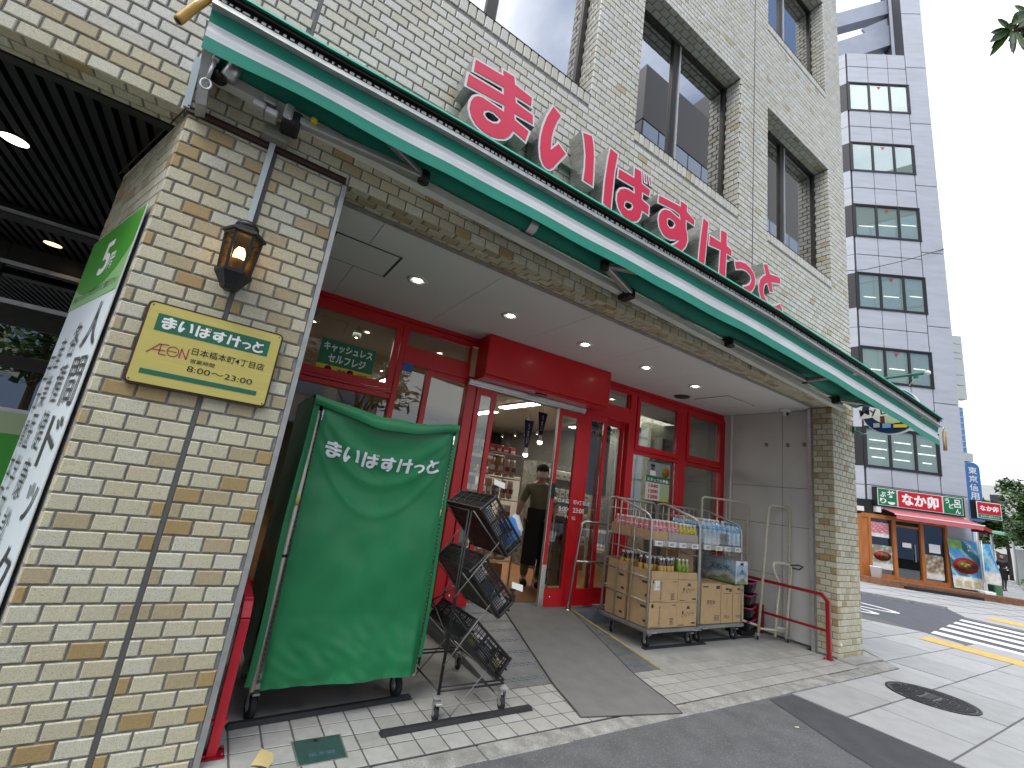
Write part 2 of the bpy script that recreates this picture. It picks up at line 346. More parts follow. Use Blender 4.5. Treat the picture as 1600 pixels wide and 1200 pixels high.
m_zinc = mat('galvanised_tube', (.46, .46, .45), .42, .55, var=.15, scale=25)
m_beige = mat('beige_painted_tube', (.55, .51, .40), .45, var=.12, scale=25)
m_bronze = mat('dark_bronze_frame', (.035, .032, .028), .4, .5, var=.2, scale=10)
m_black = mat('black_plastic', (.012, .012, .013), .42, var=.2, scale=30, rvar=.1)
m_blackmetal = mat('black_metal', (.018, .018, .019), .45, .2, var=.2, scale=30)
m_rubber = mat('black_rubber', (.02, .021, .023), .7, var=.3, scale=25, bump=.3)
m_white = mat('white_print', (.80, .80, .78), .6)
m_offwhite = mat('off_white_panel', (.56, .56, .54), .55, var=.06, scale=3, dirt=(2.2, .60, (.30, .29, .26), .35))
m_ceil = mat('white_ceiling_board', (.78, .78, .76), .7, var=.03, scale=2)
m_greenp = mat('green_print', (.012, .15, .07), .5)
m_ink = mat('black_print', (.012, .012, .012), .6)
m_grout = mat('grout', (.11, .11, .105), .9, var=.3, scale=20)
m_conc = mat('concrete', (.36, .36, .34), .85, var=.22, scale=2.5, bump=.4, bscale=180, dirt=(3., .55, (.17, .165, .155), .6))
m_asph = mat('asphalt', (.12, .124, .128), .85, var=.22, scale=5, bump=.9, bscale=320, speck=(130, .57, (.26, .26, .26), .55), dirt=(1.6, .56, (.075, .075, .078), .5))
m_asph2 = mat('new_asphalt', (.068, .071, .078), .85, var=.2, scale=6, bump=.8, bscale=320, speck=(150, .6, (.13, .13, .135), .5))
m_cover = mat('green_vinyl_sheet', (.010, .185, .064), .40, var=.12, scale=6, bump=.25, bscale=500, coat=.15)
m_card = mat('cardboard', (.50, .34, .18), .75, var=.08, scale=14, bump=.15, bscale=200)
m_cardin = mat('cardboard_inside', (.20, .13, .07), .85)
m_glassfront = glass('shop_glass', (.84, .87, .85), .6, .035)
m_chrome = mat('chrome', (.75, .75, .75), .15, 1.0)
BR_P = .0728; BR_L = .1118; BR_H = .0635; BR_U = .1213
def tone(z, rnd, edge=False):
    r = rnd.random()
    if z > 3.3:
        c = (.60, .595, .54) if r < .5 else ((.565, .55, .47) if r < .9 else ((.54, .51, .42) if r < .985 else TAN)); k = 1.02
    else:
        c = CREAM if r < .42 else (PALE if r < .60 else (WARM if r < .76 else (TAN if r < .95 else OCHRE))); k = .94
        if edge and r > .45: c = OCHRE if r > .7 else TAN
    j = (1 + rnd.uniform(-.07, .07)) * k
    return tuple(v * j for v in c)
def brick_geo(mb, L, H, col, M, c=.004):
    """one brick slip: local x along, z up, front face at y=0 looking to -y"""
    x = L / 2; z = H / 2; d = .013
    vs = [(-x + c, 0, -z + c), (x - c, 0, -z + c), (x - c, 0, z - c), (-x + c, 0, z - c), (-x, c, -z), (x, c, -z), (x, c, z), (-x, c, z), (-x, d, -z), (x, d, -z), (x, d, z), (-x, d, z)]
    fs = [(0, 1, 2, 3), (4, 5, 1, 0), (5, 6, 2, 1), (6, 7, 3, 2), (7, 4, 0, 3), (8, 9, 5, 4), (9, 10, 6, 5), (10, 11, 7, 6), (11, 8, 4, 7)]
    mb.add(vs, fs, 0, col, False, M)
BR_CACHE = {}
def brick_obj(parent, L, H, z, rnd, M, edge=False):
    k = (round(L, 3), round(H, 3), rnd.randrange(22), z > 3.3, edge)
    if k not in BR_CACHE:
        mb = MB(); r2 = random.Random(hash(k[:3]) & 0xffff if not edge else k[2] * 7 + 1); brick_geo(mb, L, H, tone(z, random.Random(k[2] * 31 + 5 + (400 if edge else 0)), edge), None); BR_CACHE[k] = mb.mesh('brick', m_brick)
    o = link('brick', BR_CACHE[k], parent, M=PW(parent).inverted() @ M); return o
def bm_(origin, right, up, into, u, v):
    o = Vector(origin) + Vector(right) * u + Vector(up) * v
    r = Vector(right); i = Vector(into); w = Vector(up)
    return Matrix(((r.x, i.x, w.x, o.x), (r.y, i.y, w.y, o.y), (r.z, i.z, w.z, o.z), (0, 0, 0, 1)))
def lay(origin, right, up, into, spans_fn, v0, v1, rnd, vphase=0., soldier=None, uphase=0.):
    """running bond; returns [(matrix, L, H, z, edge)]"""
    out = []; k0 = math.floor((v0 - vphase) / BR_P); k1 = math.ceil((v1 - vphase) / BR_P)
    for k in range(k0, k1):
        a = vphase + k * BR_P; b = a + BR_H
        aa = max(a, v0); bb = min(b, v1)
        if bb - aa < .012: continue
        off = uphase + (BR_U / 2 if k % 2 else 0)
        for (s0, s1) in spans_fn((a + b) / 2):
            j0 = math.floor((s0 - off) / BR_U); j1 = math.ceil((s1 - off) / BR_U)
            for j in range(j0, j1 + 1):
                p = off + j * BR_U; q = p + BR_L; p = max(p, s0); q = min(q, s1)
                if q - p < .015: continue
                zz = (Vector(origin) + Vector(up) * ((aa + bb) / 2)).z
                M = bm_(origin, right, up, into, (p + q) / 2, (aa + bb) / 2)
                M = M @ Matrix.Translation((0, rnd.uniform(-.0012, .0012), 0))
                out.append((M, round(q - p, 3), round(bb - aa, 3), zz, (abs(p - s0) < .001 or abs(q - s1) < .001) and q - p < .08))
    return out
def place_bricks(lst, parent, n_ind, rnd):
    lst.sort(key=lambda t: (t[0].translation - CAM).length)
    for M, L, H, z, e in lst[:n_ind]: brick_obj(parent, L, H, z, rnd, M, e)
    rest = lst[n_ind:]
    if rest:
        mb = MB()
        for M, L, H, z, e in rest: brick_geo(mb, L, H, tone(z, rnd, e), M)
        mb.build('brick_facing', m_brick, parent, 'stuff')
def shop_pos(u, d=0., z=0.):
    """storefront frame: u metres along it from its left end, d in front (negative) or behind"""
    return Vector((.26 + u * .99855 + d * .0539, 1.988 - u * .0539 + d * .99855, z))
SFM = Matrix(((.99855, .0539, 0, .26), (-.0539, .99855, 0, 1.988), (0, 0, 1, 0), (0, 0, 0, 1)))
def sx_(x): return (x - .26) / .99855
# ================================================================== GROUND
def sheet(name, poly, z, m, thick=None, parent=None, kind='structure'):
    mb = MB(); mb.prism(poly, lambda u, v, d: (u, v, d), z, z - (thick or .05), side_mi=0); o = mb.build(name, m, parent); 
    if kind: o['kind'] = kind
    return o
def sh2(name, poly, z, m):     # single upward facing sheet
    mb = MB(); mb.prism(poly, lambda u, v, d: (u, v, d), z, z, back=False); return struct(mb.build(name, m))
m_slab = mat('granite_slab', (.38, .385, .385), .8, var=.10, scale=6, bump=.3, bscale=260, speck=(380, .62, (.30, .30, .30), .5), dirt=(1.1, .56, (.36, .36, .35), .35))
m_joint = mat('slab_joint', (.13, .13, .127), .9)
m_tile = mat('porcelain_tile', (.44, .435, .41), .55, var=.10, scale=20, bump=.35, bscale=260, speck=(300, .60, (.27, .27, .25), .5), dirt=(2.4, .56, (.25, .245, .22), .5), rvar=.1)
m_kerb = mat('weathered_kerb', (.34, .335, .31), .9, var=.35, scale=9, bump=1.6, bscale=150, speck=(120, .55, (.19, .18, .16), .8), dirt=(5, .52, (.55, .55, .53), .7))
m_roadpaint = mat('road_paint', (.80, .80, .78), .7, var=.1, scale=12, dirt=(9, .60, (.35, .35, .35), .5))
m_tactile = mat('yellow_tactile', (.62, .42, .12), .75, var=.15, scale=8)
m_ground = mat('far_ground', (.16, .16, .16), .9, var=.1, scale=.3)
sh2('ground', [(-160, -160), (300, -160), (300, 200), (-160, 200)], -.135, m_ground)
# street asphalt at the camera's feet, patched darker along the paving
st = struct(MB().prism([(-14, -14), (4.74, -14), (4.74, -2.6), (4.74, -.37), (4.3, -.36), (3.3, -.35), (1.2, -.33), (.4, -.31), (-14, -.31)], lambda u, v, d: (u, v, d), -.004, -.12).build('road', m_asph))
sh2('asphalt_patch', [(3.35, -3.2), (4.735, -3.2), (4.735, -.39), (4.36, -.385), (4.05, -1.05), (3.9, -1.5)], 0, m_asph2)
# granite paving round the corner and over the crossing
pv = MB(); pv.prism([(4.75, -14), (11.25, -14), (11.25, -.2), (10.95, .45), (11.1, .75), (11.3, .95), (11.35, 1.6), (10.6, 9), (7.0, 16), (6.9, .31), (7.34, .31), (7.72, .13), (7.28, -.36), (4.75, -.37)], lambda u, v, d: (u, v, d), -.012, -.13)
pave = struct(pv.build('pavement', m_joint))
# individual slabs of the near pavement
ext = [(4.75, -14), (11.25, -14), (11.25, 9)]
def in_poly(x, y, P):
    c = False; n = len(P)
    for i in range(n):
        x1, y1 = P[i]; x2, y2 = P[i - 1]
        if (y1 > y) != (y2 > y) and x < (x2 - x1) * (y - y1) / (y2 - y1) + x1: c = not c
    return c
def clip_poly(poly, a, b):
    """keep the part of poly left of the line a->b"""
    out = []; f = lambda p: (b[0] - a[0]) * (p[1] - a[1]) - (b[1] - a[1]) * (p[0] - a[0])
    for i in range(len(poly)):
        p = poly[i - 1]; q = poly[i]; fp = f(p); fq = f(q)
        if (fp >= 0) != (fq >= 0): t = fp / (fp - fq); out.append((p[0] + (q[0] - p[0]) * t, p[1] + (q[1] - p[1]) * t))
        if fq >= 0: out.append(q)
    return out
m_slabs = [mat('granite_slab_%s' % n, tuple(v * k for v in (.38, .385, .385)), .8, var=.10, scale=6, bump=.3, bscale=260, speck=(380, .62, (.22, .22, .22), .5), dirt=(1.1, .56, (.28, .28, .275), .4)) for n, k in (('light', 1.06), ('mid', 1.0), ('dark', .93))]
def slab_piece(parent, poly, m, z=0., t=.02, c=.0, name='slab'):
    cx = sum(p[0] for p in poly) / len(poly); cy = sum(p[1] for p in poly) / len(poly)
    mb = MB(); mb.prism(poly, lambda u, v, d: (u, v, d), z, z - t); return mb.build(name, m, parent)
rs = random.Random(11); cnt = 0
ys = -7.0
row = 0
while ys < 2.6:
    hgt = .62; off = .31 if row % 2 else 0.
    x = 4.75 - off
    while x < 11.25:
        g = .008; P = [(x + g, ys + g), (x + .93 - g, ys + g), (x + .93 - g, ys + hgt - g), (x + g, ys + hgt - g)]
        def cl(P, *L): 
            for l in L:
                if P: P = clip_poly(P, *l)
            return P if len(P) > 2 else []
        P = cl(P, ((4.756, -10), (4.756, -20))[::1], ((11.24, -20), (11.24, -10)))
        Q = []
        if P:
            if max(p[1] for p in P) < -.375: Q = [P]
            else: Q = [cl(P, ((7.276, -20), (7.276, 10)), ((20, -.378), (-20, -.378))), cl(P, ((7.284, 10), (7.284, -20)), ((7.80, .22), (7.27, -.38)))]
        for P in Q:
            if P and max(p[0] for p in P) > 10.9 and max(p[1] for p in P) > 0: P = cl(P, ((11.24, -.22), (10.93, .47)), ((10.93, .4), (11.1, .8)))
            if P and ys > -4.5: slab_piece(pave, P, m_slabs[rs.choice((0, 1, 1, 2))], rs.uniform(-.0015, .0015), .02)
        x += .93
    ys += hgt; row += 1
sh2('distant_paving', [(7.8, 2.6), (11.1, 2.6), (10.6, 9), (7.0, 16), (7.3, 2.6)], -.002, m_slab)
struct(MB().prism([(4.76, -14), (11.24, -14), (11.24, -4.5), (4.76, -4.5)], lambda u, v, d: (u, v, d), -.004, -.01).build('paving_far_side', m_slab))
# yellow guide strip near side, road, crossing, far pavement
def stripq(name, x0, y0, x1, y1, z, m, skew=0.): return sh2(name, [(x0, y0), (x1, y0 + skew * (x1 - x0)), (x1, y1 + skew * (x1 - x0)), (x0, y1)], z, m)
stripq('tactile_strip', 10.02, -6, 10.52, .24, .004, m_tactile)
sh2('side_road', [(11.25, -14), (15.0, -14), (15.25, .84), (16.58, 1.5), (15.7, 3.1), (12.2, 9.5), (8.6, 16), (7.0, 16), (10.6, 9), (11.35, 1.6), (11.1, .75)], -.03, mat('asphalt_side_road', (.095, .10, .115), .85, var=.12, scale=3, bump=.5, bscale=200))
cw = MB()
for k in range(6):
    x0 = 11.30 + k * .80; sk = .115
    cw.add([(x0, -6.2, -.026), (x0 + .40, -6.2, -.026), (x0 + .40, .42 + (x0 + .4 - 11.3) * sk, -.026), (x0, .42 + (x0 - 11.3) * sk, -.026)], [(0, 1, 2, 3)])
struct(cw.build('crosswalk', m_roadpaint))
# white digits sprayed on the side road
dg = MB()
for (cx, cy, La, Wb, t_, an) in ((12.0, 2.32, .90, .40, .13, 97), (13.05, 2.50, 1.10, .46, .14, 94)):
    an = math.radians(an); ex = Vector((math.cos(an), math.sin(an))); ey = Vector((-ex.y, ex.x))
    ring = lambda a, b: [tuple(Vector((cx, cy)) + ex * a * math.cos(k / 26 * 6.2832) + ey * b * math.sin(k / 26 * 6.2832)) for k in range(26)]
    dg.prism(ring(La, Wb), lambda u, v, d: (u, v, d), -.0255, -.0255, [ring(La - t_, Wb - t_)], back=False)
struct(dg.build('road_marking', m_roadpaint))
far = MB(); far.prism([(15.05, -14), (60, -14), (120, 60), (40, 60), (12.2, 9.5), (15.7, 3.1), (16.58, 1.5), (15.27, .84)], lambda u, v, d: (u, v, d), .0, -.13)
fp = struct(far.build('far_pavement', m_slab))
fk = MB()
for a, b in (((12.2, 9.5), (15.7, 3.1)), ((15.7, 3.1), (16.58, 1.5))): fk.bar((a[0], a[1], -.02), (b[0], b[1], -.02), .16, .11)
struct(fk.build('kerb', mat('grey_kerb', (.30, .30, .29), .85, var=.2, scale=10)))
jn = MB()
for k in range(30):
    y = -6 + k * .9; jn.bar((16, y, .003), (60, y - 10, .003), .012, .004)
for k in range(26):
    x = 16.4 + k * 1.2; jn.bar((x, -12, .003), (x + 3, 14, .003), .012, .004)
struct(jn.build('pavement_joints', m_joint))
sh2('tactile_strip', [(16.0, .72), (16.85, .66), (16.6, -5), (15.75, -5)], .006, m_tactile)
sh2('tactile_strip', [(24, 1.2), (34, .4), (34, .1), (24, .9)], .006, m_tactile)
# kerb in front of the shop, broken into stones
kp = MB(); kp.prism([(-3.5, -.345), (7.25, -.37), (7.3, -.36), (7.68, .12), (7.34, .3), (6.6, .3), (6.6, -.2), (-3.5, -.2)], lambda u, v, d: (u, v, d), -.01, -.1)
kerb = struct(kp.build('kerb', m_joint)); rk = random.Random(3)
x = -3.2
while x < 6.55:
    w = rk.uniform(.52, .66) if x > 1 else .6; x1 = min(x + w, 6.6)
    MB().cbox((x + .004, -.348 - rk.uniform(0, .012), -.06), (x1 - .004, -.213, .002 + rk.uniform(-.003, .004)), .008).build('kerb_stone', m_kerb, kerb); x = x1
for P in ([(6.6, -.36), (7.27, -.36), (7.4, -.18), (6.6, -.16)],):
    MB().prism(P, lambda u, v, d: (u, v, d), .003, -.05).build('kerb_stone', m_kerb, kerb)
MB().prism([(7.28, -.355), (7.69, .13), (7.35, .3), (7.35, -.02), (7.42, -.17)], lambda u, v, d: (u, v, d), .0, -.05).build('kerb_stone', m_kerb, kerb)
# tiled strip: every tile its own piece
tb = struct(MB().box((-.2, -.205, -.05), (6.64, .42, -.0015)).build('tiled_step', m_grout)); rt = random.Random(5)
TP = .150; tm = {}
for i in range(-3, 45):
    for j in range(4):
        xa = i * TP - .05; xb = xa + TP - .009; ya = -.2 + j * .1445; yb = ya + .1355
        if xb < -.2 or xa > 6.6: continue
        xb = min(xb, 6.635)
        if .68 - .1 < xa < .90 and j == 1 and False: continue
        q = rt.choice((0, 1, 1, 2)); key = (q, round(xb - xa, 3))
        if key not in tm:
            col = [(.42, .415, .39), (.385, .38, .355), (.345, .34, .315)][q]
            tm[key] = MB().cbox((0, 0, -.015), (xb - xa, yb - ya, 0), .003).mesh('tile', mat('porcelain_tile_%d' % q if False else ['porcelain_tile_light', 'porcelain_tile_mid', 'porcelain_tile_dark'][q], col, .55, var=.10, scale=20, bump=.35, bscale=260, speck=(300, .60, (.27, .27, .25), .5), dirt=(2.4, .57, (.25, .245, .22), .5), rvar=.1))
        o = link('tile', tm[key], tb, M=Matrix.Translation((xa, ya, rt.uniform(.0005, .0025))))
# concrete apron of the recess
struct(MB().box((-.2, .38, -.06), (6.9, 2.2, -.001)).build('concrete_apron', m_conc))
struct(MB().box((-.2, .36, -.05), (6.64, .40, .001)).build('apron_edge', m_conc))
# raised threshold slab and checker plate ramp with the grey mat
m_bluegrey = mat('blue_grey_paint', (.17, .21, .245), .6, var=.3, scale=9, dirt=(7, .55, (.32, .32, .30), .7))
thr = MB(); thr.prism([(2.0, 1.78), (3.92, 1.60), (5.0, 1.60), (6.77, 1.52), (6.77, 1.9), (2.0, 2.2)], lambda u, v, d: (u, v, d), .148, -.02)
struct(thr.build('threshold', m_bluegrey))
struct(MB().box((.25, 1.80, -.02), (2.02, 2.2, .146)).build('threshold', m_conc))
m_checker = mat('checker_plate', (.22, .23, .235), .5, .5, var=.2, scale=8)
m_stud = mat('blue_painted_stud', (.10, .16, .27), .5, .3)
rp = thing('access_ramp', 'sheet metal ramp with blue painted studs rising to the shop door', 'ramp', (3, 1, 0))
mb = MB(); rz_ = lambda x, y: .008 + max(0, (y - .34)) / 1.36 * .146
P = [(2.05, .34), (3.86, .34), (3.90, 1.66), (2.05, 1.76)]
mb.add([(x, y, rz_(x, y)) for x, y in P] + [(x, y, -.001) for x, y in P], [(0, 1, 2, 3), (0, 4, 5, 1), (1, 5, 6, 2), (3, 7, 4, 0)]); mb.build('plate', m_checker, rp)
mb = MB()
for k in range(13):
    for xx in [2.12 + .035 * q for q in range(22)] + [3.50 + .035 * q for q in range(10)]:
        for s in (0, 1):
            y = .42 + k * .1 + s * .03
            if (k % 2): continue
            a = .7 if (s + int(xx / .035)) % 2 else -.7
            mb.bar((xx - .012 * math.cos(a), y - .012 * math.sin(a), rz_(0, y) + .001), (xx + .012 * math.cos(a), y + .012 * math.sin(a), rz_(0, y) + .001), .007, .004)
s_ = mb.build('stud', m_stud, rp, 'stuff')
m_yel = mat('yellow_edge_paint', (.42, .34, .10), .7, dirt=(30, .48, (.2, .2, .19), .95))
mb = MB(); mb.add([(3.84, .36, .012), (3.875, .36, .012), (3.905, 1.64, .158), (3.87, 1.64, .158)], [(0, 1, 2, 3)]); mb.build('edge_line', m_yel, rp)
m_mat = mat('grey_carpet_mat', (.20, .197, .188), .95, var=.12, scale=7, bump=1.2, bscale=420, speck=(480, .56, (.24, .24, .23), .5), dirt=(2.5, .58, (.20, .20, .195), .35))
mt = thing('door_mat', 'long grey ribbed mat running from the kerb up the ramp to the door', 'mat', (3, 1, 0))
def matf(u, v):
    L0 = Vector((2.44, -.15)); L1 = Vector((3.02, 1.86)); R0 = Vector((3.27, -.33)); R1 = Vector((3.90, 1.72))
    a = L0.lerp(L1, v); b = R0.lerp(R1, v); p = a.lerp(b, u)
    z = max(rz_(0, p.y), .004) + .007 if p.y > .3 else .011
    if v < .03: z -= (.03 - v) * .25
    z = min(z, .162) + .004 * max(0, noise.noise(Vector((p.x * 3, p.y * 3, 0)))) * (1 if v > .04 else .3)
    return (p.x, p.y, z)
mb = MB(); mb.grid(matf, 24, 60); mb.build('carpet', m_mat, mt)
mb = MB()
for s in (0, 1): mb.tube([Vector(matf(s, v / 30)) + Vector((0, 0, .001)) for v in range(31)], .005, 5)
mb.tube([Vector(matf(u / 20, 0)) + Vector((0, 0, .002)) for u in range(21)], .004, 5); mb.build('rubber_edge', mat('grey_rubber_edge', (.07, .07, .068), .8), mt)
# wheel stops, hatch, paper, manhole
def wheelstop(x0, y0, x1, y1, label, h=.022, w=.055):
    mb = MB(); d = Vector((x1 - x0, y1 - y0, 0)); L = d.length; a = math.atan2(d.y, d.x)
    mb.add([(0, -w / 2, 0), (L, -w / 2, 0), (L, w / 2, 0), (0, w / 2, 0), (.01, -w / 4, h), (L - .01, -w / 4, h), (L - .01, w / 4, h), (.01, w / 4, h)], [(4, 5, 6, 7), (0, 1, 5, 4), (1, 2, 6, 5), (2, 3, 7, 6), (3, 0, 4, 7)])
    o = mb.build('wheel_stop', m_rubber); o.matrix_basis = Matrix.Translation((x0, y0, .0035)) @ Matrix.Rotation(a, 4, 'Z'); tag(o, label, 'wheel stop', 'black rubber wheel stops on the floor')
wheelstop(.385, .325, 1.44, .40, 'black rubber strip on the floor before the green covered cart')
wheelstop(1.12, .03, 2.17, .05, 'black rubber strip on the white tiles before the crate rack')
wheelstop(4.16, .80, 5.2, .79, 'black rubber strip before the cart of pink and yellow drinks', .012, .06)
wheelstop(5.15, .86, 6.35, .86, 'black rubber strip before the cart of bottled water', .012, .06)
ht = thing('floor_hatch', 'small dark green square access cover set in the white tiles', 'hatch', (.79, 0, 0))
m_hatch = mat('dark_green_iron', (.045, .10, .085), .55, .3, var=.2, scale=20, bump=.3)
MB().prism([(.675, -.115), (.915, -.115), (.925, .108), (.675, .108)], lambda u, v, d: (u, v, d), .003, -.01).build('frame', m_alu, ht)
MB().prism([(.685, -.106), (.906, -.106), (.915, .099), (.685, .099)], lambda u, v, d: (u, v, d), .006, -.01).build('cover', m_hatch, ht)
MB().lathe([(0, .0075), (.011, .0075), (.012, .006)], Matrix.Translation((.79, .075, 0)), 12).build('lift_hole', m_ink, ht)
mb = MB(); put_text(mb, '量水器', Matrix.Translation((.735, -.06, .0066)), .13, .03); mb.build('lettering', mat('blue_grey_print', (.09, .16, .25), .6), ht)
pp = MB(); pp.grid(lambda u, v: (.481 + u * .07 + v * .055, -.045 + u * -.045 + v * .115, .006 + .006 * math.sin(3 * u + 2 * v)), 6, 6); tag(pp.build('paper_scrap', mat('manila_paper', (.60, .47, .22), .7)), 'scrap of buff coloured paper lying on the tiles beside the hatch', 'paper')
mh = thing('manhole_cover', 'round black cast iron manhole cover set in the pale paving', 'manhole cover', (6.38, -.88, 0))
m_iron = mat('cast_iron', (.045, .046, .05), .5, .5, var=.3, scale=30)
Mm = Matrix.Translation((6.385, -.885, 0))
MB().lathe([(0, .004), (.325, .004), (.33, 0)], Mm, 40).build('plate', mat('iron_groove', (.11, .11, .11), .7), mh)
MB().lathe([(.325, 0.002), (.328, .008), (.35, .008), (.352, 0)], Mm, 40).build('rim', m_iron, mh)
mb = MB()
for k in range(-9, 10):
    x = k * .033; hh = math.sqrt(max(0, .31 ** 2 - x * x))
    yy = -hh
    while yy < hh - .03:
        if not (abs(x) < .15 and abs(yy + .03) < .07): mb.box((x - .011, yy, .004), (x + .011, min(yy + .05, hh), .010), M=Mm)
        yy += .062
mb.box((-.14, -.035, .004), (.14, .035, .009), M=Mm); mb.build('ribs', m_iron, mh)
mb = MB(); put_text(mb, '消火栓', Mm @ Matrix.Translation((-.11, -.022, .0095)), .22, .044); mb.build('lettering', mat('worn_iron', (.2, .2, .2), .4, .6), mh)
for i, (x, y, s) in enumerate(((4.02, -.75, .02), (3.4, -1.1, .006), (3.95, -1.15, .008), (2.6, -.7, .008))):
    mb = MB(); mb.add([(x, y, .003), (x + s * 1.2, y - s * .8, .004), (x + s * 1.3, y - s * .3, .008), (x + s * .2, y + s * .5, .004)], [(0, 1, 2, 3)])
    if i == 0: tag(mb.build('leaf', mat('dry_leaf', (.65, .58, .35), .7)), 'small pale fallen leaf on the dark asphalt', 'leaf')

# ================================================================== THE SHOP'S BUILDING
bld = thing('brick_building', 'cream brick corner building with dark framed windows above the shop', 'building', (3.4, 0, 0))
WX = [(-2.13, -.37), (.27, 2.035), (2.62, 4.385), (5.03, 6.765)]
WZ = [(4.955, 6.85), (8.30, 10.20)]
XR = 7.31; XL = -4.6; ZT = 13.2; OZ = 3.06
openings = [(a - .009, b + .009, c - .001, d + .009) for (a, b) in WX for (c, d) in WZ] + [(.25, 7.4, -1, OZ + .0085), (XL - 1, -.53, -1, OZ + .0085)]
def cut_wall(mb, xs, zs, ops, y0, y1):
    xs = sorted(set(xs)); zs = sorted(set(zs))
    for j in range(len(zs) - 1):
        run = None
        for i in range(len(xs) - 1):
            cx = (xs[i] + xs[i + 1]) / 2; cz = (zs[j] + zs[j + 1]) / 2; o = any(a < cx < b and c < cz < d for a, b, c, d in ops)
            if not o and run is None: run = xs[i]
            if (o or i == len(xs) - 2) and run is not None: mb.box((run, y0, zs[j]), (xs[i] if o else xs[i + 1], y1, zs[j + 1])); run = None
mb = MB()
cut_wall(mb, [XL, XR, -.53, .25] + [v for w in WX for v in (w[0] - .009, w[1] + .009)], [0, OZ + .0085, ZT] + [v for w in WZ for v in (w[0] - .001, w[1] + .009)], openings + [(-.53, .25, -1, OZ + .0085)], .0085, .262)
mb.build('wall', m_mortar, bld)
# recessed body of the building above, roof and right flank
mb = MB(); mb.box((XL, .55, 3.35), (XR, 9.5, ZT - .2)); mb.box((6.98, .3, 0), (XR, 9.5, 3.35)); mb.build('body', m_mortar, bld)
mb = MB(); mb.box((XL, -.03, ZT), (XR + .03, 9.5, ZT + .12)); mb.build('coping', m_alu, bld)
rb = random.Random(42)
JX = [-.122, 4.700]       # movement joints
def split(spans, cuts, w=.011):
    out = []
    for a, b in spans:
        for c in cuts:
            if a < c - .02 and c + .02 < b: out.append((a, c - w)); a = c + w
        out.append((a, b))
    return out
def spans_upper(z):
    sp = [(-3.9, XR)]
    for (c, d) in WZ:
        if c - .122 < z < d:
            r = []; cur = -3.9
            for a, b in WX:
                if a > cur: r.append((cur, a))
                cur = b
            r.append((cur, XR)); sp = r
    return split(sp, JX)
X, Y, Z = (1, 0, 0), (0, 1, 0), (0, 0, 1)
upper = lay((0, 0, 0), X, Z, Y, spans_upper, OZ, 10.75, rb, vphase=OZ - 42 * BR_P - .0, uphase=.04)
# soldier courses under the windows
for (a, b) in WX:
    for (c, d) in WZ:
        n = int((b - a + .0) / .0728)
        for k in range(n):
            u = a + (k + .5) * (b - a) / n; M = Matrix(((0, 0, 1, u), (0, 1, 0, -.001), (-1, 0, 0, c - .061), (0, 0, 0, 1)))
            upper.append((M, .113, .0635, c, False))
# soffits and right hand reveals of the windows
for (a, b) in WX:
    for (c, d) in WZ:
        upper += lay((0, .004, 0), (0, -1, 0), Z, X, lambda z: [(-.2, 0)], c, d, rb, vphase=OZ - 42 * BR_P) and [(Matrix.Translation((b - .0, 0, 0)) @ t[0], *t[1:]) for t in lay((0, .004, 0), (0, -1, 0), Z, X, lambda z: [(-.2, 0)], c, d, rb, vphase=OZ - 42 * BR_P)]
        upper += [(Matrix.Translation((0, 0, d)) @ t[0], t[1], t[2], d, False) for t in lay((0, 0, 0), X, (0, -1, 0), Z, lambda z, a=a, b=b: [(a, b)], -.2, -.002, rb, vphase=-.2)]
# soffit of the lintel over the shop and over the left hand entrance
for (a, b) in ((.262, 6.645), (-3.6, -.54)):
    upper += [(Matrix.Translation((0, 0, OZ)) @ t[0], *t[1:]) for t in lay((0, 0, 0), X, (0, -1, 0), Z, lambda z, a=a, b=b: [(a, b)], -.19, -.003, rb, vphase=-.1465)]
place_bricks(upper, bld, 0, rb)
# ------------- left pillar with its slanted flank
pl = MB(); pl.prism([(-.53, .0085), (.249, .0085), (.249, 2.1), (-.70, 2.1), (-.70, 1.2), (-.932, 1.035)], lambda u, v, d: (u, v, d), OZ, -.1); pil = pl.build('pillar', m_mortar, bld)
fl = lay((0, 0, 0), X, Z, Y, lambda z: split([(-.527, .249)], [-.122]), -.06, OZ - .012, rb, vphase=-.0228)
t = Vector((-.406, 1.03, 0)).normalized(); o_ = Vector((-.528, 0, 0))
ch = lay(o_, tuple(-t), Z, tuple(Vector((0, 0, 1)).cross(-t)), lambda z: [(-1.10, -.004)] if z > 2.50 else [(-.045, -.004)], -.06, OZ - .012, rb, vphase=-.0228, uphase=.03)
lst = fl + ch; lst.sort(key=lambda q: (q[0].translation - CAM).length)
ind = lst[:298]
for M, L, H, z, e in ind: brick_obj(pil, L, H, z, rb, M, e)
if lst[298:]:
    mb = MB()
    for M, L, H, z, e in lst[298:]: brick_geo(mb, L, H, tone(z, rb, e), M)
    mb.build('brick_facing', m_brick, pil, 'stuff')
for x, z0, z1 in ((-.122, -.06, OZ - .01), (-.122, OZ + .035, 10.7), (4.70, OZ, 10.7)):
    mb = MB(); mb.box((x - .009, .002, z0), (x + .009, .012, z1)); mb.build('movement_joint', m_sealant, bld)
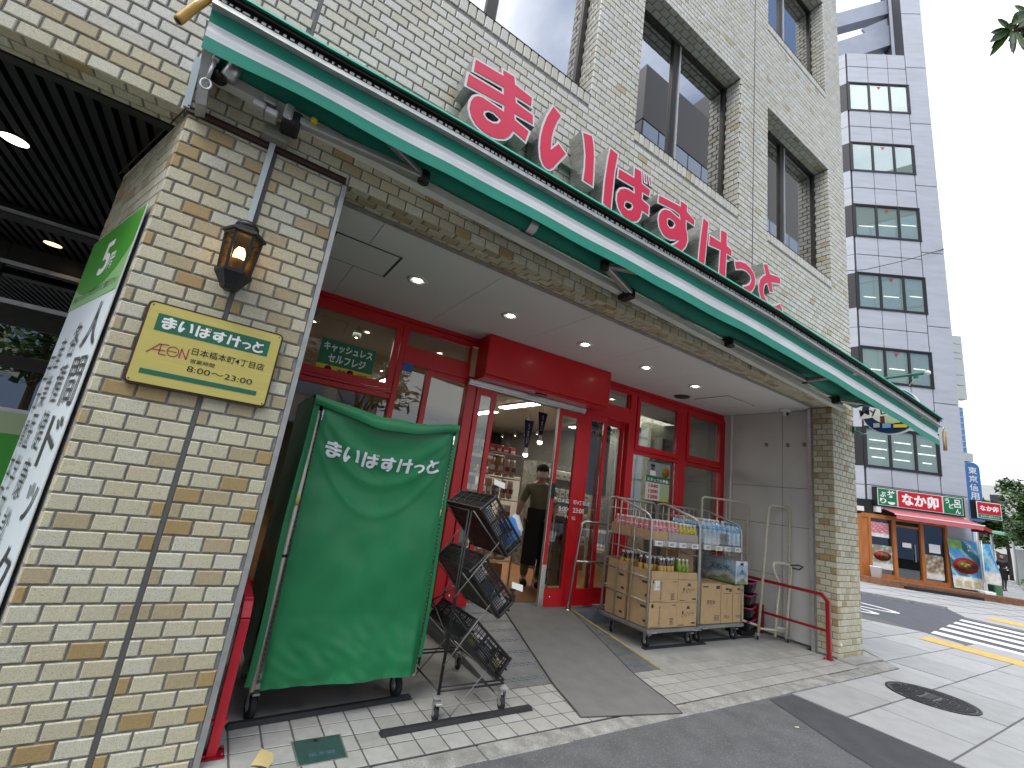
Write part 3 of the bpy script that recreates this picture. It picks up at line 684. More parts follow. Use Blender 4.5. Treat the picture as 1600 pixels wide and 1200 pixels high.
# right pillar
pr = MB(); pr.box((6.658, .0085, -.05), (7.302, .262, OZ + .0085)); pilr = pr.build('pillar', m_mortar, bld)
fr = lay((0, 0, 0), X, Z, Y, lambda z: [(6.655, 7.305)], .02, OZ, rb, vphase=OZ - 42 * BR_P, uphase=6.655)
sr = [(Matrix.Translation((6.65, 0, 0)) @ t_[0], *t_[1:]) for t_ in lay((0, .004, 0), (0, -1, 0), Z, X, lambda z: [(-.23, 0)], .02, OZ - .005, rb, vphase=OZ - 42 * BR_P)]
place_bricks(fr, pilr, 298, rb); mb = MB()
for M, L, H, z, e in sr: brick_geo(mb, L, H, tone(z, rb, e), M)
mb.build('brick_facing', m_brick, pilr, 'stuff')
mb = MB(); mb.lathe([(0, .004), (.02, .004), (.021, 0)], Matrix.Translation((6.70, -.001, .16)) @ Matrix.Rotation(math.radians(90), 4, 'X'), 14); mb.build('drain_cap', m_white, pilr)
MB().cbox((6.62, -.16, -.02), (7.40, .02, .022), .006).build('footing', m_conc, bld)
# brown flashing strip on the left pillar, grey corner and jamb trims
m_brown = mat('dark_brown_trim', (.055, .03, .022), .5, var=.2, scale=10)
mb = MB(); mb.box((-.54, -.014, OZ - .006), (.262, .006, OZ + .006)); mb.box((-.54, -.009, OZ + .008), (.262, .006, OZ + .018)); mb.box((-.54, -.014, OZ + .020), (.262, .006, OZ + .028))
mb.bar((-.545, -.010, OZ + .002), (-.955, 1.03, OZ + .002), .006, .01); mb.build('flashing', m_brown, bld)
mb = MB(); mb.box((.25, -.006, -.05), (.276, .07, OZ - .02)); mb.build('jamb_trim', m_aludull, bld)
mb = MB(); mb.box((6.645, .262, 0), (6.70, .30, 3.05)); mb.box((6.70, .24, 0), (6.765, .29, 3.05)); mb.build('jamb_trim', m_alu, bld)
mb = MB(); mb.box((.262, .196, OZ - .002), (6.66, .245, OZ + .03)); mb.build('soffit_trim', m_aludull, bld)
# windows
m_winglass = mat('reflective_window_glass', (.012, .014, .016), .012, 0., spec=1.0, ior=2.9)
for (a, b) in WX:
    for (c, d) in WZ:
        fr_ = MB(); f = .055; y0, y1 = .195, .245
        fr_.box((a - .012, y0, c), (a + f, y1, d + .012)); fr_.box((b - f, y0, c), (b + .012, y1, d + .012)); fr_.box((a + f, y0, d - f), (b - f, y1, d)); fr_.box((a + f, y0, c), (b - f, y1, c + .05))
        w = fr_.build('window', m_bronze, bld); mid = a + (b - a) * .46
        MB().box((mid - .09, .20, c + .051), (mid + .005, .243, d - f - .001)).build('mullion', m_bronze, w)
        MB().box((mid + .006, .19, c + .051), (mid + .032, .243, d - f - .001)).build('mullion', m_alu, w)
        MB().box((a + f + .001, .225, c + .052), (mid - .091, .232, d - f - .001)).build('pane', m_winglass, w)
        MB().box((mid + .033, .218, c + .052), (b - f - .001, .224, d - f - .001)).build('pane', m_winglass, w)
        MB().box((a, -.004, c - .004), (b, .194, c + .001)).build('sill', m_bronze, w)
# downpipe-like pale drip strip at the left end of the awning
tag(MB().add([(-.578, -.03, 3.36), (-.548, -.03, 3.36), (-.530, -.012, 3.072), (-.558, -.012, 3.072), (-.578, 0, 3.36), (-.548, 0, 3.36), (-.53, 0, 3.072), (-.558, 0, 3.072)], [(0, 3, 2, 1), (0, 4, 7, 3), (1, 2, 6, 5), (2, 3, 7, 6), (0, 1, 5, 4)]).build('drip_strip', mat('pale_blue_strip', (.50, .60, .64), .5)), 'pale blue metal strip running down the wall left of the awning', 'strip')

# ================================================================== RECESS CEILING AND SIDE WALL
ce = struct(MB().box((.255, .245, 3.075), (6.95, 2.05, 3.12)).build('ceiling', m_sealant))
xs = [.258, .59, 1.59, 2.585, 3.58, 4.58, 5.58, 6.95]
for i in range(7):
    P = [(xs[i] + .0025, .247), (xs[i + 1] - .0025, .247), (xs[i + 1] - .0025, 2.0 - .054 * (xs[i + 1] - .26)), (xs[i] + .0025, 2.0 - .054 * (xs[i] - .26))]
    MB().prism([(p[0], -p[1]) for p in P], lambda u, v, d: (u, -v, d), 3.065, 3.078).build('ceiling_panel', m_ceil, ce)
for (x0, y0, x1, y1, g, lb) in ((.335, .64, .862, 1.11, .022, 'large square access hatch with grey gaps in the ceiling above the green cart'), (5.62, .83, 6.27, 1.36, .008, 'thin lined square access hatch in the ceiling near the right wall')):
    h_ = thing('ceiling_hatch', lb, 'hatch', ((x0 + x1) / 2, (y0 + y1) / 2, 3.06))
    mb = MB(); z0, z1 = 3.059, 3.0645
    mb.box((x0, y0, z0), (x0 + g, y1, z1)); mb.box((x1 - g, y0, z0), (x1, y1, z1)); mb.box((x0 + g, y0, z0), (x1 - g, y0 + g * .5, z1)); mb.box((x0 + g, y1 - g * .5, z0), (x1 - g, y1, z1)); mb.build('frame', m_sealant if g < .01 else mat('dark_gap', (.07, .07, .065), .7), h_)
    MB().box((x0 + g + .001, y0 + g * .5 + .001, 3.058), (x1 - g - .001, y1 - g * .5 - .001, 3.064)).build('panel', m_ceil, h_)
m_lampwhite = mat('white_lamp_trim', (.75, .75, .72), .4)
m_led = mat('lit_lamp', (.9, .9, .85), .5, emit=(1.0, .95, .84), estr=9)
def downlight(x, y, z, label, r=.062, first=[None]):
    if first[0] is None:
        t_ = thing('downlight', label, 'ceiling light', (0, 0, 0), 'round downlights in the recess ceiling')
        MB().lathe([(r + .026, .006), (r + .026, -.002), (r + .004, -.006), (r - .008, .003), (r - .02, .0055)], None, 24).build('trim', m_lampwhite, t_)
        MB().lathe([(r - .02, .0056), (.03, .0057)], None, 24).build('reflector', m_lampwhite, t_)
        MB().lathe([(.031, .001), (.03, -.004), (0, -.007)], None, 16).build('lamp', m_led, t_)
        ll = bpy.data.lights.new('downlight_glow', 'SPOT'); ll.energy = 14; ll.spot_size = math.radians(110); ll.spot_blend = 1; ll.shadow_soft_size = .03; ll.color = (1, .95, .86); lo = bpy.data.objects.new('downlight_glow', ll); COL.objects.link(lo); lo.parent = t_; lo.location = (0, 0, -.03)
        t_.matrix_basis = Matrix.Translation((x, y, z)); first[0] = t_
    else: dup(first[0], (x, y, z), label=label)
for x, lb in ((1.10, 'round lit downlight nearest the left brick pillar'), (2.08, 'round lit downlight above the left end of the red canopy'), (3.075, 'round lit downlight above the middle of the red canopy'), (4.07, 'round lit downlight at the right end of the red canopy'), (5.035, 'round lit downlight between the canopy and the right wall')):
    downlight(x, .93, 3.0585, lb)
tag(MB().lathe([(0, 3.05), (.10, 3.05), (.115, 3.064)], Matrix.Translation((5.42, 1.42, 0)), 24).build('ceiling_vent', mat('dark_vent', (.04, .04, .038), .6)), 'round dark vent in the ceiling beside the thin lined hatch', 'vent')
cm_ = thing('security_camera', 'small white dome camera under the ceiling in the far right corner', 'security camera', (6.62, .56, 3.06))
MB().lathe([(.075, 3.064), (.075, 3.03), (.06, 3.02), (0, 3.018)], Matrix.Translation((6.62, .58, 0)), 20).build('base', m_lampwhite, cm_)
MB().lathe([(.045, 3.02), (.043, 2.99), (.03, 2.97), (0, 2.963)], Matrix.Translation((6.61, .57, 0)), 16).build('dome', m_lampwhite, cm_)
MB().lathe([(0, 0.03), (.02, .03), (.022, 0)], Matrix.Translation((6.58, .545, 2.985)) @ Matrix.Rotation(math.radians(100), 4, 'X') @ Matrix.Rotation(.5, 4, 'Y'), 12).build('lens', m_ink, cm_)
# right hand side wall of grey white boards
rw = struct(MB().box((6.785, .262, -.02), (6.97, 1.9, 3.07)).build('wall_right', m_sealant))
for (y0, y1, z0, z1) in ((.30, .692, 1.974, 3.06), (.698, 1.45, 1.974, 3.06), (.30, .692, 1.452, 1.968), (.698, 1.45, 1.452, 1.968), (.30, .70, .03, 1.446), (.706, 1.45, .78, 1.446), (.706, 1.45, .03, .774)):
    MB().box((6.772, y0, z0), (6.787, y1, z1)).build('wall_panel', m_offwhite, rw)
MB().box((6.752, 1.452, .02), (6.787, 1.475, 3.06)).build('cover_strip', m_white, rw)
MB().box((6.774, 1.477, .02), (6.787, 1.70, 3.06)).build('wall_panel', m_offwhite, rw)
MB().box((6.765, .292, .02), (6.774, .306, 3.05)).build('cover_strip', m_aludull, rw)
mb = MB()
for y, z in ((.92, 2.585), (.62, 2.575), (.40, 2.582)):
    mb = MB(); mb.box((6.764, y - .022, z - .03), (6.7718, y + .022, z + .022)); tag(mb.build('tape_patch', mat('brown_tape', (.22, .20, .15), .6, dirt=(40, .5, (.12, .11, .09), .8))), {.92: 'dark bent tape scrap on the right wall farthest from the street', .62: 'middle brown tape scrap on the grey right wall', .40: 'brown tape scrap on the right wall nearest the brick'}[y], 'tape')
# ================================================================== SHOPFRONT (its own frame: u along, d depth, z up)
sf = thing('shopfront', 'red framed glass shopfront with sliding doors set back under the white ceiling', 'shopfront', (3.4, 1.8, 0))
def sbox(mb, x0, x1, z0, z1, d0=-.04, d1=.04, mi=0, c=0): 
    (mb.cbox if c else mb.box)(*(((sx_(x0), d0, z0), (sx_(x1), d1, z1)) + ((c,) if c else ())), mi=mi, M=SFM); return mb
mb = MB()
sbox(mb, .28, 6.83, 2.96, 3.008); sbox(mb, .28, 6.83, 3.018, 3.066, -.03); sbox(mb, .28, 6.83, 3.008, 3.018, .0); mb.build('head_rail', m_red, sf)
posts = [(1.352, 1.412, .148, 2.96), (2.185, 2.30, .148, 2.60), (3.832, 3.975, .148, 2.60), (4.685, 4.805, .148, 2.96), (5.70, 5.86, .148, 2.96), (6.70, 6.83, .02, 2.96)]
for a, b, c, d in posts: sbox(MB(), a, b, c, d, -.055, .05, c=.006).build('post', m_red, sf)
def win(x0, x1, z0, z1, w=.05, d=-.03, name='window', rails=True):
    mb = MB(); sbox(mb, x0, x0 + w, z0, z1, d - .02, d + .03); sbox(mb, x1 - w, x1, z0, z1, d - .02, d + .03); sbox(mb, x0 + w, x1 - w, z1 - w, z1, d - .02, d + .03); sbox(mb, x0 + w, x1 - w, z0, z0 + w, d - .02, d + .03)
    o = mb.build(name, m_red, sf); g = MB(); sbox(g, x0 + w, x1 - w, z0 + w, z1 - w, d + .002, d + .006); g.build('pane', m_glassfront, o); return o
win(.30, 1.345, 2.235, 2.955, .065, -.045); win(4.81, 5.695, 2.20, 2.955, .06, -.045); win(5.865, 6.695, 2.225, 2.955, .06, -.045)
for a, b, z in ((.28, 1.35, 2.15), (4.806, 5.70, 2.135), (5.862, 6.70, 2.135)):
    mb = MB(); sbox(mb, a, b, z, z + .045, -.05); sbox(mb, a, b, z + .052, z + .08, -.062); mb.build('transom_rail', m_red, sf)
sbox(MB(), 1.413, 2.184, 2.56, 2.735, -.05, .04).build('transom_rail', m_red, sf); sbox(MB(), 3.976, 4.684, 2.53, 2.72, -.05, .04).build('transom_rail', m_red, sf)
win(1.413, 2.184, 2.737, 2.958, .018, -.01); win(3.976, 4.684, 2.722, 2.958, .02, -.01)
def pane(x0, x1, z0, z1, d=.0): g = MB(); sbox(g, x0, x1, z0, z1, d, d + .006); return g.build('pane', m_glassfront, sf)
pane(.28, 1.351, .36, 2.149); pane(4.806, 5.699, .36, 2.134); pane(5.861, 6.699, .36, 2.134); pane(1.413, 1.70, .36, 2.559); pane(1.755, 2.184, .36, 2.50)
mb = MB(); sbox(mb, 1.70, 1.755, .148, 2.56, -.035, .03); sbox(mb, 1.755, 2.184, 2.50, 2.56, -.03, .03); mb.build('post', m_red, sf)
mb = MB()
for a, b in ((.28, 1.351), (1.413, 1.70), (1.756, 2.184), (4.806, 5.699), (5.861, 6.699)): sbox(mb, a, b, .150, .36, -.03, .03)
mb.build('kick_rail', m_red, sf)
# sliding leaves, each with its own frame and glass
def leaf(x0, x1, d, stile=.055, z1=2.49, label=None):
    mb = MB(); sbox(mb, x0, x0 + stile, .165, z1, d - .018, d + .018); sbox(mb, x1 - stile, x1, .165, z1, d - .018, d + .018); sbox(mb, x0 + stile, x1 - stile, z1 - .075, z1, d - .018, d + .018); sbox(mb, x0 + stile, x1 - stile, .165, .36, d - .018, d + .018)
    o = mb.build('door_leaf', m_red, sf); g = MB(); sbox(g, x0 + stile, x1 - stile, .36, z1 - .075, d - .003, d + .003); g.build('pane', m_glassfront, o); return o
l1 = leaf(2.305, 2.56, -.055); l2 = leaf(3.47, 3.83, -.055); l3 = leaf(3.98, 4.30, -.02, .05, 2.53); l4 = leaf(4.25, 4.68, .06, .05, 2.53)
mb = MB(); sbox(mb, 3.462, 3.470, .165, 2.49, -.075, -.035); mb.build('edge_strip', m_alu, l2)
mb = MB(); sbox(mb, 3.47, 3.53, .165, .62, -.0755, -.0735); mb.build('kick_plate', m_steel, l2)
mb = MB(); sbox(mb, 3.47, 3.53, 1.38, 1.56, -.0755, -.0735); mb.build('black_patch', m_black, l2)
for o, x in ((l1, 2.35), (l2, 3.62)):
    mb = MB(); mb.lathe([(0, .006), (.012, .006), (.014, 0)], SFM @ Matrix.Translation((sx_(x), -.074, .27)) @ Matrix.Rotation(math.radians(90), 4, 'X'), 12); mb.build('lock', m_chrome, o)
mb = MB(); put_text(mb, '日本橋本町4丁目店', SFM @ frame((sx_(3.60), -.062, 1.345), X, Z), .50, .055, .02); put_text(mb, '8:00〜23:00', SFM @ frame((sx_(3.62), -.062, 1.245), X, Z), .40, .06, .02); put_text(mb, '年中無休', SFM @ frame((sx_(3.72), -.062, 1.16), X, Z), .18, .045, .02)
mb.lathe([(.028, 0), (.038, .0005)], SFM @ Matrix.Translation((sx_(3.555), -.0615, 1.37)) @ Matrix.Rotation(math.radians(90), 4, 'X'), 20)
mb.build('lettering', m_white, l2)
mb = MB(); sbox(mb, 2.30, 3.84, 2.500, 2.60, -.05, .05); mb.build('door_header', m_bronze, sf)
# the projecting red canopy box over the sliding doors
cb = MB(); sbox(cb, 2.24, 4.03, 2.60, 3.062, -.34, -.056, c=.008); cbo = cb.build('canopy_box', m_red, sf)
mb = MB(); sbox(mb, 2.25, 4.02, 2.565, 2.599, -.30, -.056); mb.build('underside_lip', m_red, cbo)
mb = MB(); sbox(mb, 2.18, 3.86, 2.515, 2.56, -.105, -.058); sbox(mb, 2.18, 3.86, 2.498, 2.512, -.09, -.058); mb.build('door_track', m_alu, sf)
mb = MB(); sbox(mb, 3.0, 3.14, 2.55, 2.5645, -.25, -.19); mb.build('sensor', m_black, cbo)
# posters and stickers on the glass
pc = thing('window_poster', 'green and yellow poster about cashless self checkout in the upper left window', 'poster', (.85, 1.95, 2.3))
g_ = lambda a, b, c, d, off, m, nm, par: sbox(MB(), a, b, c, d, off - .0012, off).build(nm, m, par)
g_(.60, 1.125, 2.345, 2.60, -.052, m_greenp, 'green_field', pc); g_(.60, 1.125, 2.27, 2.344, -.052, mat('yellow_print', (.72, .55, .02), .5), 'yellow_field', pc)
mb = MB(); put_text(mb, 'キャッシュレス', SFM @ frame((sx_(.63), -.054, 2.485), X, Z), .47, .085, .03); put_text(mb, 'セルフレジ', SFM @ frame((sx_(.69), -.054, 2.375), X, Z), .36, .085, .03); mb.build('lettering', m_white, pc)
mb = MB(); put_text(mb, '現金', SFM @ frame((sx_(.80), -.054, 2.295), X, Z), .08, .026, .02); put_text(mb, '10000円', SFM @ frame((sx_(.985), -.054, 2.295), X, Z), .10, .024, .02)
for x in (.71, .92): mb.box((sx_(x) - .017, -.0545, 2.295), (sx_(x) + .017, -.0538, 2.318), M=SFM)
mb.build('small_print', m_ink, pc)
mb = MB()
for x in (.71, .92):
    Mx = SFM @ Matrix.Translation((sx_(x), -.0548, 2.307)) @ Matrix.Rotation(math.radians(90), 4, 'X'); mb.lathe([(.026, 0), (.032, .0004)], Mx, 20); mb.add([Mx @ Vector(p) for p in ((-.021, .015, .0006), (-.016, .020, .0006), (.021, -.015, .0006), (.016, -.020, .0006))], [(0, 3, 2, 1), (0, 1, 2, 3)])
mb.build('no_symbol', mat('red_print', (.55, .02, .03), .5), pc)
m_redp = MATS['red_print']; m_yelp = MATS['yellow_print']
rc = thing('recruiting_poster', 'staff recruiting poster with pay figures in the lower window behind the drinks', 'poster', (5.35, 1.7, 1.55))
m_paper = mat('white_paper', (.72, .72, .68), .6)
g_(5.115, 5.59, 1.545, 2.08, -.008, m_paper, 'sheet', rc); g_(5.115, 5.59, 1.88, 2.08, -.0095, mat('grey_photo', (.30, .33, .34), .5, var=.3, scale=12), 'photo', rc)
g_(5.115, 5.59, 1.79, 1.885, -.011, m_greenp, 'green_band', rc); g_(5.40, 5.585, 1.545, 1.785, -.011, mat('pale_green_print', (.45, .55, .32), .5), 'green_panel', rc); g_(5.40, 5.585, 1.545, 1.575, -.0125, m_yelp, 'yellow_band', rc)
mb = MB(); mb.lathe([(0, 0), (.075, .0004)], SFM @ Matrix.Translation((sx_(5.50), -.0125, 1.955)) @ Matrix.Rotation(math.radians(90), 4, 'X'), 18); mb.build('yellow_disc', m_yelp, rc)
mb = MB(); put_text(mb, 'スタッフ大募集', SFM @ frame((sx_(5.13), -.0125, 1.80), X, Z), .44, .055, .03); mb.build('lettering', m_white, rc)
mb = MB()
for i, s in enumerate(('1340', '1200', '1250')): put_text(mb, s, SFM @ frame((sx_(5.17), -.0125, 1.72 - i * .075), X, Z), .19, .05, .04)
put_text(mb, '急募', SFM @ frame((sx_(5.465), -.0132, 1.96), X, Z), .075, .035, .02); put_text(mb, '歓迎', SFM @ frame((sx_(5.465), -.0132, 1.915), X, Z), .075, .035, .02)
mb.build('pay_figures', m_redp, rc)
mb = MB(); mb.lathe([(0, .0), (.032, .0004)], SFM @ Matrix.Translation((sx_(5.235), -.0105, 2.0)) @ Matrix.Rotation(math.radians(90), 4, 'X') @ Matrix.Scale(1.2, 4, (0, 1, 0)), 14); mb.build('face_print', mat('skin_print', (.52, .34, .25), .6), rc)
mb = MB(); sbox(mb, 5.185, 5.30, 1.887, 1.955, -.0108, -.0102); mb.build('shirt_print', m_white, rc)
mb = MB(); sbox(mb, 5.195, 5.28, 2.015, 2.045, -.0112, -.0108); mb.build('hair_print', m_ink, rc)
bs = thing('blue_sticker', 'small blue and white sticker on the red rail left of the canopy', 'sticker', (1.47, 1.9, 2.45))
g_(1.425, 1.53, 2.47, 2.565, -.052, mat('blue_print', (.02, .09, .35), .4), 'blue_field', bs); g_(1.425, 1.53, 2.435, 2.469, -.052, m_white, 'white_field', bs)
mb = MB(); put_text(mb, '受付中', SFM @ frame((sx_(1.435), -.0535, 2.442), X, Z), .085, .02, .03); mb.build('lettering', m_ink, bs)

# ================================================================== INSIDE THE SHOP
m_floor = mat('wood_look_floor', (.32, .15, .06), .35, var=.2, scale=3, stretch=(6, 1, 1))
m_iwall = mat('shop_wall', (.28, .265, .225), .8, var=.05, scale=2)
m_iceil = mat('shop_ceiling', (.38, .37, .33), .85)
m_shelf = mat('cream_shelf', (.50, .46, .37), .5)
struct(MB().box((.25, 1.99, .10), (8.2, 13, .155)).build('floor', m_floor))
struct(MB().box((-.2, 2.1, 3.02), (8.6, 13, 3.07)).build('ceiling', m_iceil))
iw = struct(MB().box((.252, 2.11, .1), (.30, 13, 3.02)).build('wall_left', m_iwall)); struct(MB().box((8.2, 1.9, .1), (8.25, 13, 3.02)).build('wall_inside_right', m_iwall)); struct(MB().box((.3, 12.9, .1), (8.2, 12.98, 3.02)).build('wall_back', m_iwall))
struct(MB().box((6.9, 1.62, .0), (8.25, 1.68, 3.07)).build('wall_front', m_iwall))
def batten(x, y, L, label, ang=0., st=14):
    t_ = thing('ceiling_lamp', label, 'ceiling lamp', (0, 0, 0), 'long lit ceiling lamps in the shop')
    MB().box((-L / 2, -.09, 0), (L / 2, .09, .03)).build('housing', m_lampwhite, t_)
    MB().box((-L / 2 + .01, -.08, -.012), (L / 2 - .01, .08, -.001)).build('tube', mat('lit_tube', (.9, .9, .85), .5, emit=(1, .96, .86), estr=st), t_)
    t_.matrix_basis = Matrix.Translation((x, y, 2.985)) @ Matrix.Rotation(ang, 4, 'Z')
batten(4.56, 4.33, 1.25, 'long lit ceiling lamp seen through the open door', math.radians(92)); batten(4.68, 6.1, 1.2, 'long lit ceiling lamp farther back behind the left door leaf', math.radians(92))
batten(2.2, 5.6, 1.2, 'long lit ceiling lamp deep in the shop behind the green cart', math.radians(92)); batten(6.6, 4.6, 1.2, 'long lit ceiling lamp above the shelves behind the right windows', math.radians(92))
sp0 = None
for i, (x, y, lb) in enumerate(((1.04, 2.60, 'warm lit spot lamp above the cashless poster'), (1.78, 4.0, 'warm lit spot lamp right of the cashless poster'), (.55, 2.45, 'warm lit spot lamp at the brick edge of the upper left window'), (1.9, 2.75, 'warm lit spot lamp behind the narrow window left of the canopy'), (5.45, 5.3, 'small lit spot lamp above the hanging banners'), (6.8, 8.5, 'leftmost of the row of distant spot lamps'), (6.72, 7.7, 'second of the row of distant spot lamps'), (6.7, 7.2, 'third of the row of distant spot lamps'), (6.66, 6.6, 'rightmost of the row of distant spot lamps'), (5.2, 2.9, 'silver spot lamp in the upper window above the recruiting poster'))):
    if sp0 is None:
        sp0 = thing('spot_lamp', lb, 'spot lamp', (0, 0, 0), 'spot lamps on the shop ceiling')
        MB().lathe([(.018, .11), (.018, .06), (.045, .05), (.05, -.02), (.045, -.022)], None, 14).build('housing', m_lampwhite, sp0)
        MB().lathe([(.042, -.018), (.0, -.024)], None, 14).build('lamp', mat('lit_warm_lamp', (.9, .8, .6), .5, emit=(1, .82, .52), estr=30), sp0)
        sp0.matrix_basis = Matrix.Translation((x, y, 2.9))
    else: dup(sp0, (x, y, 2.9), label=lb)
for i, (x, y, s, e) in enumerate(((4.6, 4.6, 1.6, 17), (2.4, 5.0, 1.6, 8), (5.9, 3.3, 1.6, 20), (1.2, 2.9, .8, 2.5), (4.6, 8.5, 2.2, 8))):  # unseen area lights: some boost the lamps, others are added to brighten the shop
    ld = bpy.data.lights.new('interior_fill_light', 'AREA'); ld.energy = e; ld.size = s; ld.color = (1, .92, .78); lo = bpy.data.objects.new('interior_fill_light', ld); COL.objects.link(lo); lo.location = (x, y, 2.93)
# dark soffit and counters far back
tag(MB().box((3.3, 8.8, 2.15), (8.15, 9.0, 3.0)).build('dark_soffit', mat('dark_brown_panel', (.03, .024, .02), .6)), 'dark brown soffit across the back of the shop', 'soffit')
tag(MB().cbox((3.6, 6.5, .155), (7.6, 7.3, 1.75), .01).build('chilled_cabinet', mat('pale_cabinet', (.55, .55, .50), .5)), 'pale chilled cabinet behind the masked worker', 'cabinet')
# goods: shelf unit seen through the left leaf, bread rack in the doorway
rg = random.Random(21)
def pack_mesh(col, w, d, h, round_=False):
    mb = MB()
    if round_:
        mb.grid(lambda u, v: ((u - .5) * w * (1 - .12 * abs(v - .5)), -d / 2 * math.sin(math.pi * min(1, max(0, u))) * math.sin(math.pi * min(1, max(0, v))) ** .4, v * h), 6, 6, col=col); mb.grid(lambda u, v: ((.5 - u) * w * (1 - .12 * abs(v - .5)), d / 2 * math.sin(math.pi * u) * math.sin(math.pi * v) ** .4, v * h), 6, 4, col=col)
    else: mb.cbox((-w / 2, -d / 2, 0), (w / 2, d / 2, h), .01, col=col)
    return mb
m_pack = mat('printed_wrap', attr=True, rough=.3, coat=.3, var=.35, scale=28, bump=.3, bscale=60)
def goods(root_name, label, cat, group, col, size, spots, rnd=True, band=(.7, .7, .68)):
    w, d, h = size; first = None; ordn = ['first', 'second', 'third', 'fourth', 'fifth', 'sixth', 'seventh', 'eighth', 'ninth']; base = label; zs_ = sorted(set(s[2] for s in spots))
    for (x, y, z, a) in spots:
        label = base + (', %s from the left' % ordn[sum(1 for s in spots if s[2] == z and s[0] < x - 1e-6)]) + (', %s row up' % ordn[zs_.index(z)] if len(zs_) > 1 else '')
        if first is None:
            first = thing(root_name, label, cat, (0, 0, 0), group); pack_mesh(col, w, d, h, rnd).build('wrapper', m_pack, first)
            MB().box((-w * .3, -d / 2 * (.98 if rnd else 1) - .002, h * .3), (w * .3, -d / 2 + .012, h * .55), col=band).build('print_panel', m_pack, first)
            first.matrix_basis = Matrix.Translation((x, y, z)) @ Matrix.Rotation(a, 4, 'Z')
        else: dup(first, (x, y, z), a, label=label)
def rack(name, label, x0, x1, y0, y1, z0, levels, top, m=m_shelf, wire=True):
    t_ = thing(name, label, 'rack', ((x0 + x1) / 2, (y0 + y1) / 2, z0)); r = .012
    for y in (y0, y1):
        MB().tube([(x0, y, z0), (x0, y, top - .05), (x0 + .02, y, top - .01), (x0 + .06, y, top), (x1 - .06, y, top), (x1 - .02, y, top - .01), (x1, y, top - .05), (x1, y, z0)], r, 7).build('frame_tube', m, t_)
    for z in levels:
        mb = MB()
        for k in range(9): mb.tube([(x0 + (x1 - x0) * k / 8, y0, z), (x0 + (x1 - x0) * k / 8, y1, z)], .004, 4)
        for y in (y0, (y0 + y1) / 2, y1): mb.tube([(x0, y, z + .005), (x1, y, z + .005)], .006, 5)
        mb.tube([(x0, y0, z + .06), (x1, y0, z + .06)], .005, 5); mb.build('wire_shelf', m, t_)
    return t_
rack('bread_rack', 'cream wire rack of bread bags standing in the open doorway', 3.17, 3.74, 2.8, 3.3, .155, (.45, .72, .98, 1.26, 1.56), 1.90)
bread = (.50, .27, .08); cr = (.62, .50, .33); pk = (.55, .10, .10); wh = (.70, .68, .62)
for z, lb, col in ((1.585, 'golden bread bag, top row', bread), (1.285, 'golden bread bag, second row', bread)):
    goods('bread_bag', lb, 'bag', 'bread bags on the rack', col, (.125, .10, .25), [(3.24 + k * .13, 2.86, z, rg.uniform(-.1, .1)) for k in range(2)])
for z, lb in ((1.585, 'cream bread bag, top row'), (1.285, 'cream bread bag, second row'), (1.0, 'cream roll bag, third row')):
    goods('bread_bag', lb, 'bag', 'bread bags on the rack', cr, (.10, .09, .25 if z > 1.1 else .2), [(3.50 + k * .105, 2.86, z, rg.uniform(-.1, .1)) for k in range(2)], band=(.25, .06, .05))
goods('snack_pack', 'red snack pack atop the bread rack', 'pack', 'snack packs above the bread rack', pk, (.11, .06, .13), [(3.2 + k * .12, 3.05, 1.905, rg.uniform(-.15, .15)) for k in range(5)], False)
goods('carton', 'buff carton low on the bread rack', 'carton', 'cartons low on the bread rack', (.45, .30, .16), (.16, .16, .13), [(3.25 + k * .18, 2.95, z, rg.uniform(-.1, .1)) for k in range(3) for z in (.46, .73)], False)
shf = thing('goods_shelf', 'white shelf unit of packaged goods seen through the left door leaf', 'shelf', (2.6, 2.5, .155))
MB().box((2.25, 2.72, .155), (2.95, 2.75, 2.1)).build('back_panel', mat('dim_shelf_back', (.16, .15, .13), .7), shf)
for z in (.3, .62, .94, 1.26, 1.53, 1.77): 
    mb = MB(); mb.box((2.25, 2.35, z), (2.95, 2.72, z + .02)); mb.build('shelf_board', m_shelf, shf)
    mb = MB(); mb.box((2.25, 2.342, z - .01), (2.95, 2.349, z + .03)); mb.build('price_rail', m_redp if z < 1.4 else m_white, shf)
goods('sauce_bottle', 'white bottle with blue label, top shelf', 'bottle', 'bottles on the top shelf', wh, (.06, .06, .20), [(2.30 + k * .072, 2.42, 1.79, 0) for k in range(9)], True, (.05, .10, .35))
goods('bread_roll_pack', 'bread roll pack, second shelf', 'pack', 'bread roll packs on the second shelf', (.55, .30, .14), (.13, .14, .12), [(2.33 + k * .14, 2.44, 1.55, rg.uniform(-.2, .2)) for k in range(5)], True, (.7, .4, .3))
goods('white_pack', 'white printed pack, third shelf', 'pack', 'white packs on the third shelf', wh, (.10, .12, .14), [(2.31 + k * .115, 2.43, 1.28, rg.uniform(-.1, .1)) for k in range(6)], False, (.5, .05, .05))
goods('noodle_cup', 'red and white cup, fourth shelf', 'cup', 'cups on the fourth shelf', (.6, .12, .08), (.10, .10, .12), [(2.31 + k * .115, 2.43, .96, 0) for k in range(6)], False)
# crates / orange base in the doorway
tag(MB().cbox((3.2, 2.95, .155), (3.72, 3.3, .40), .01).build('wooden_crate', mat('pale_wood', (.35, .22, .10), .6, var=.2, scale=12)), 'low pale wooden crate at the foot of the bread rack', 'crate')
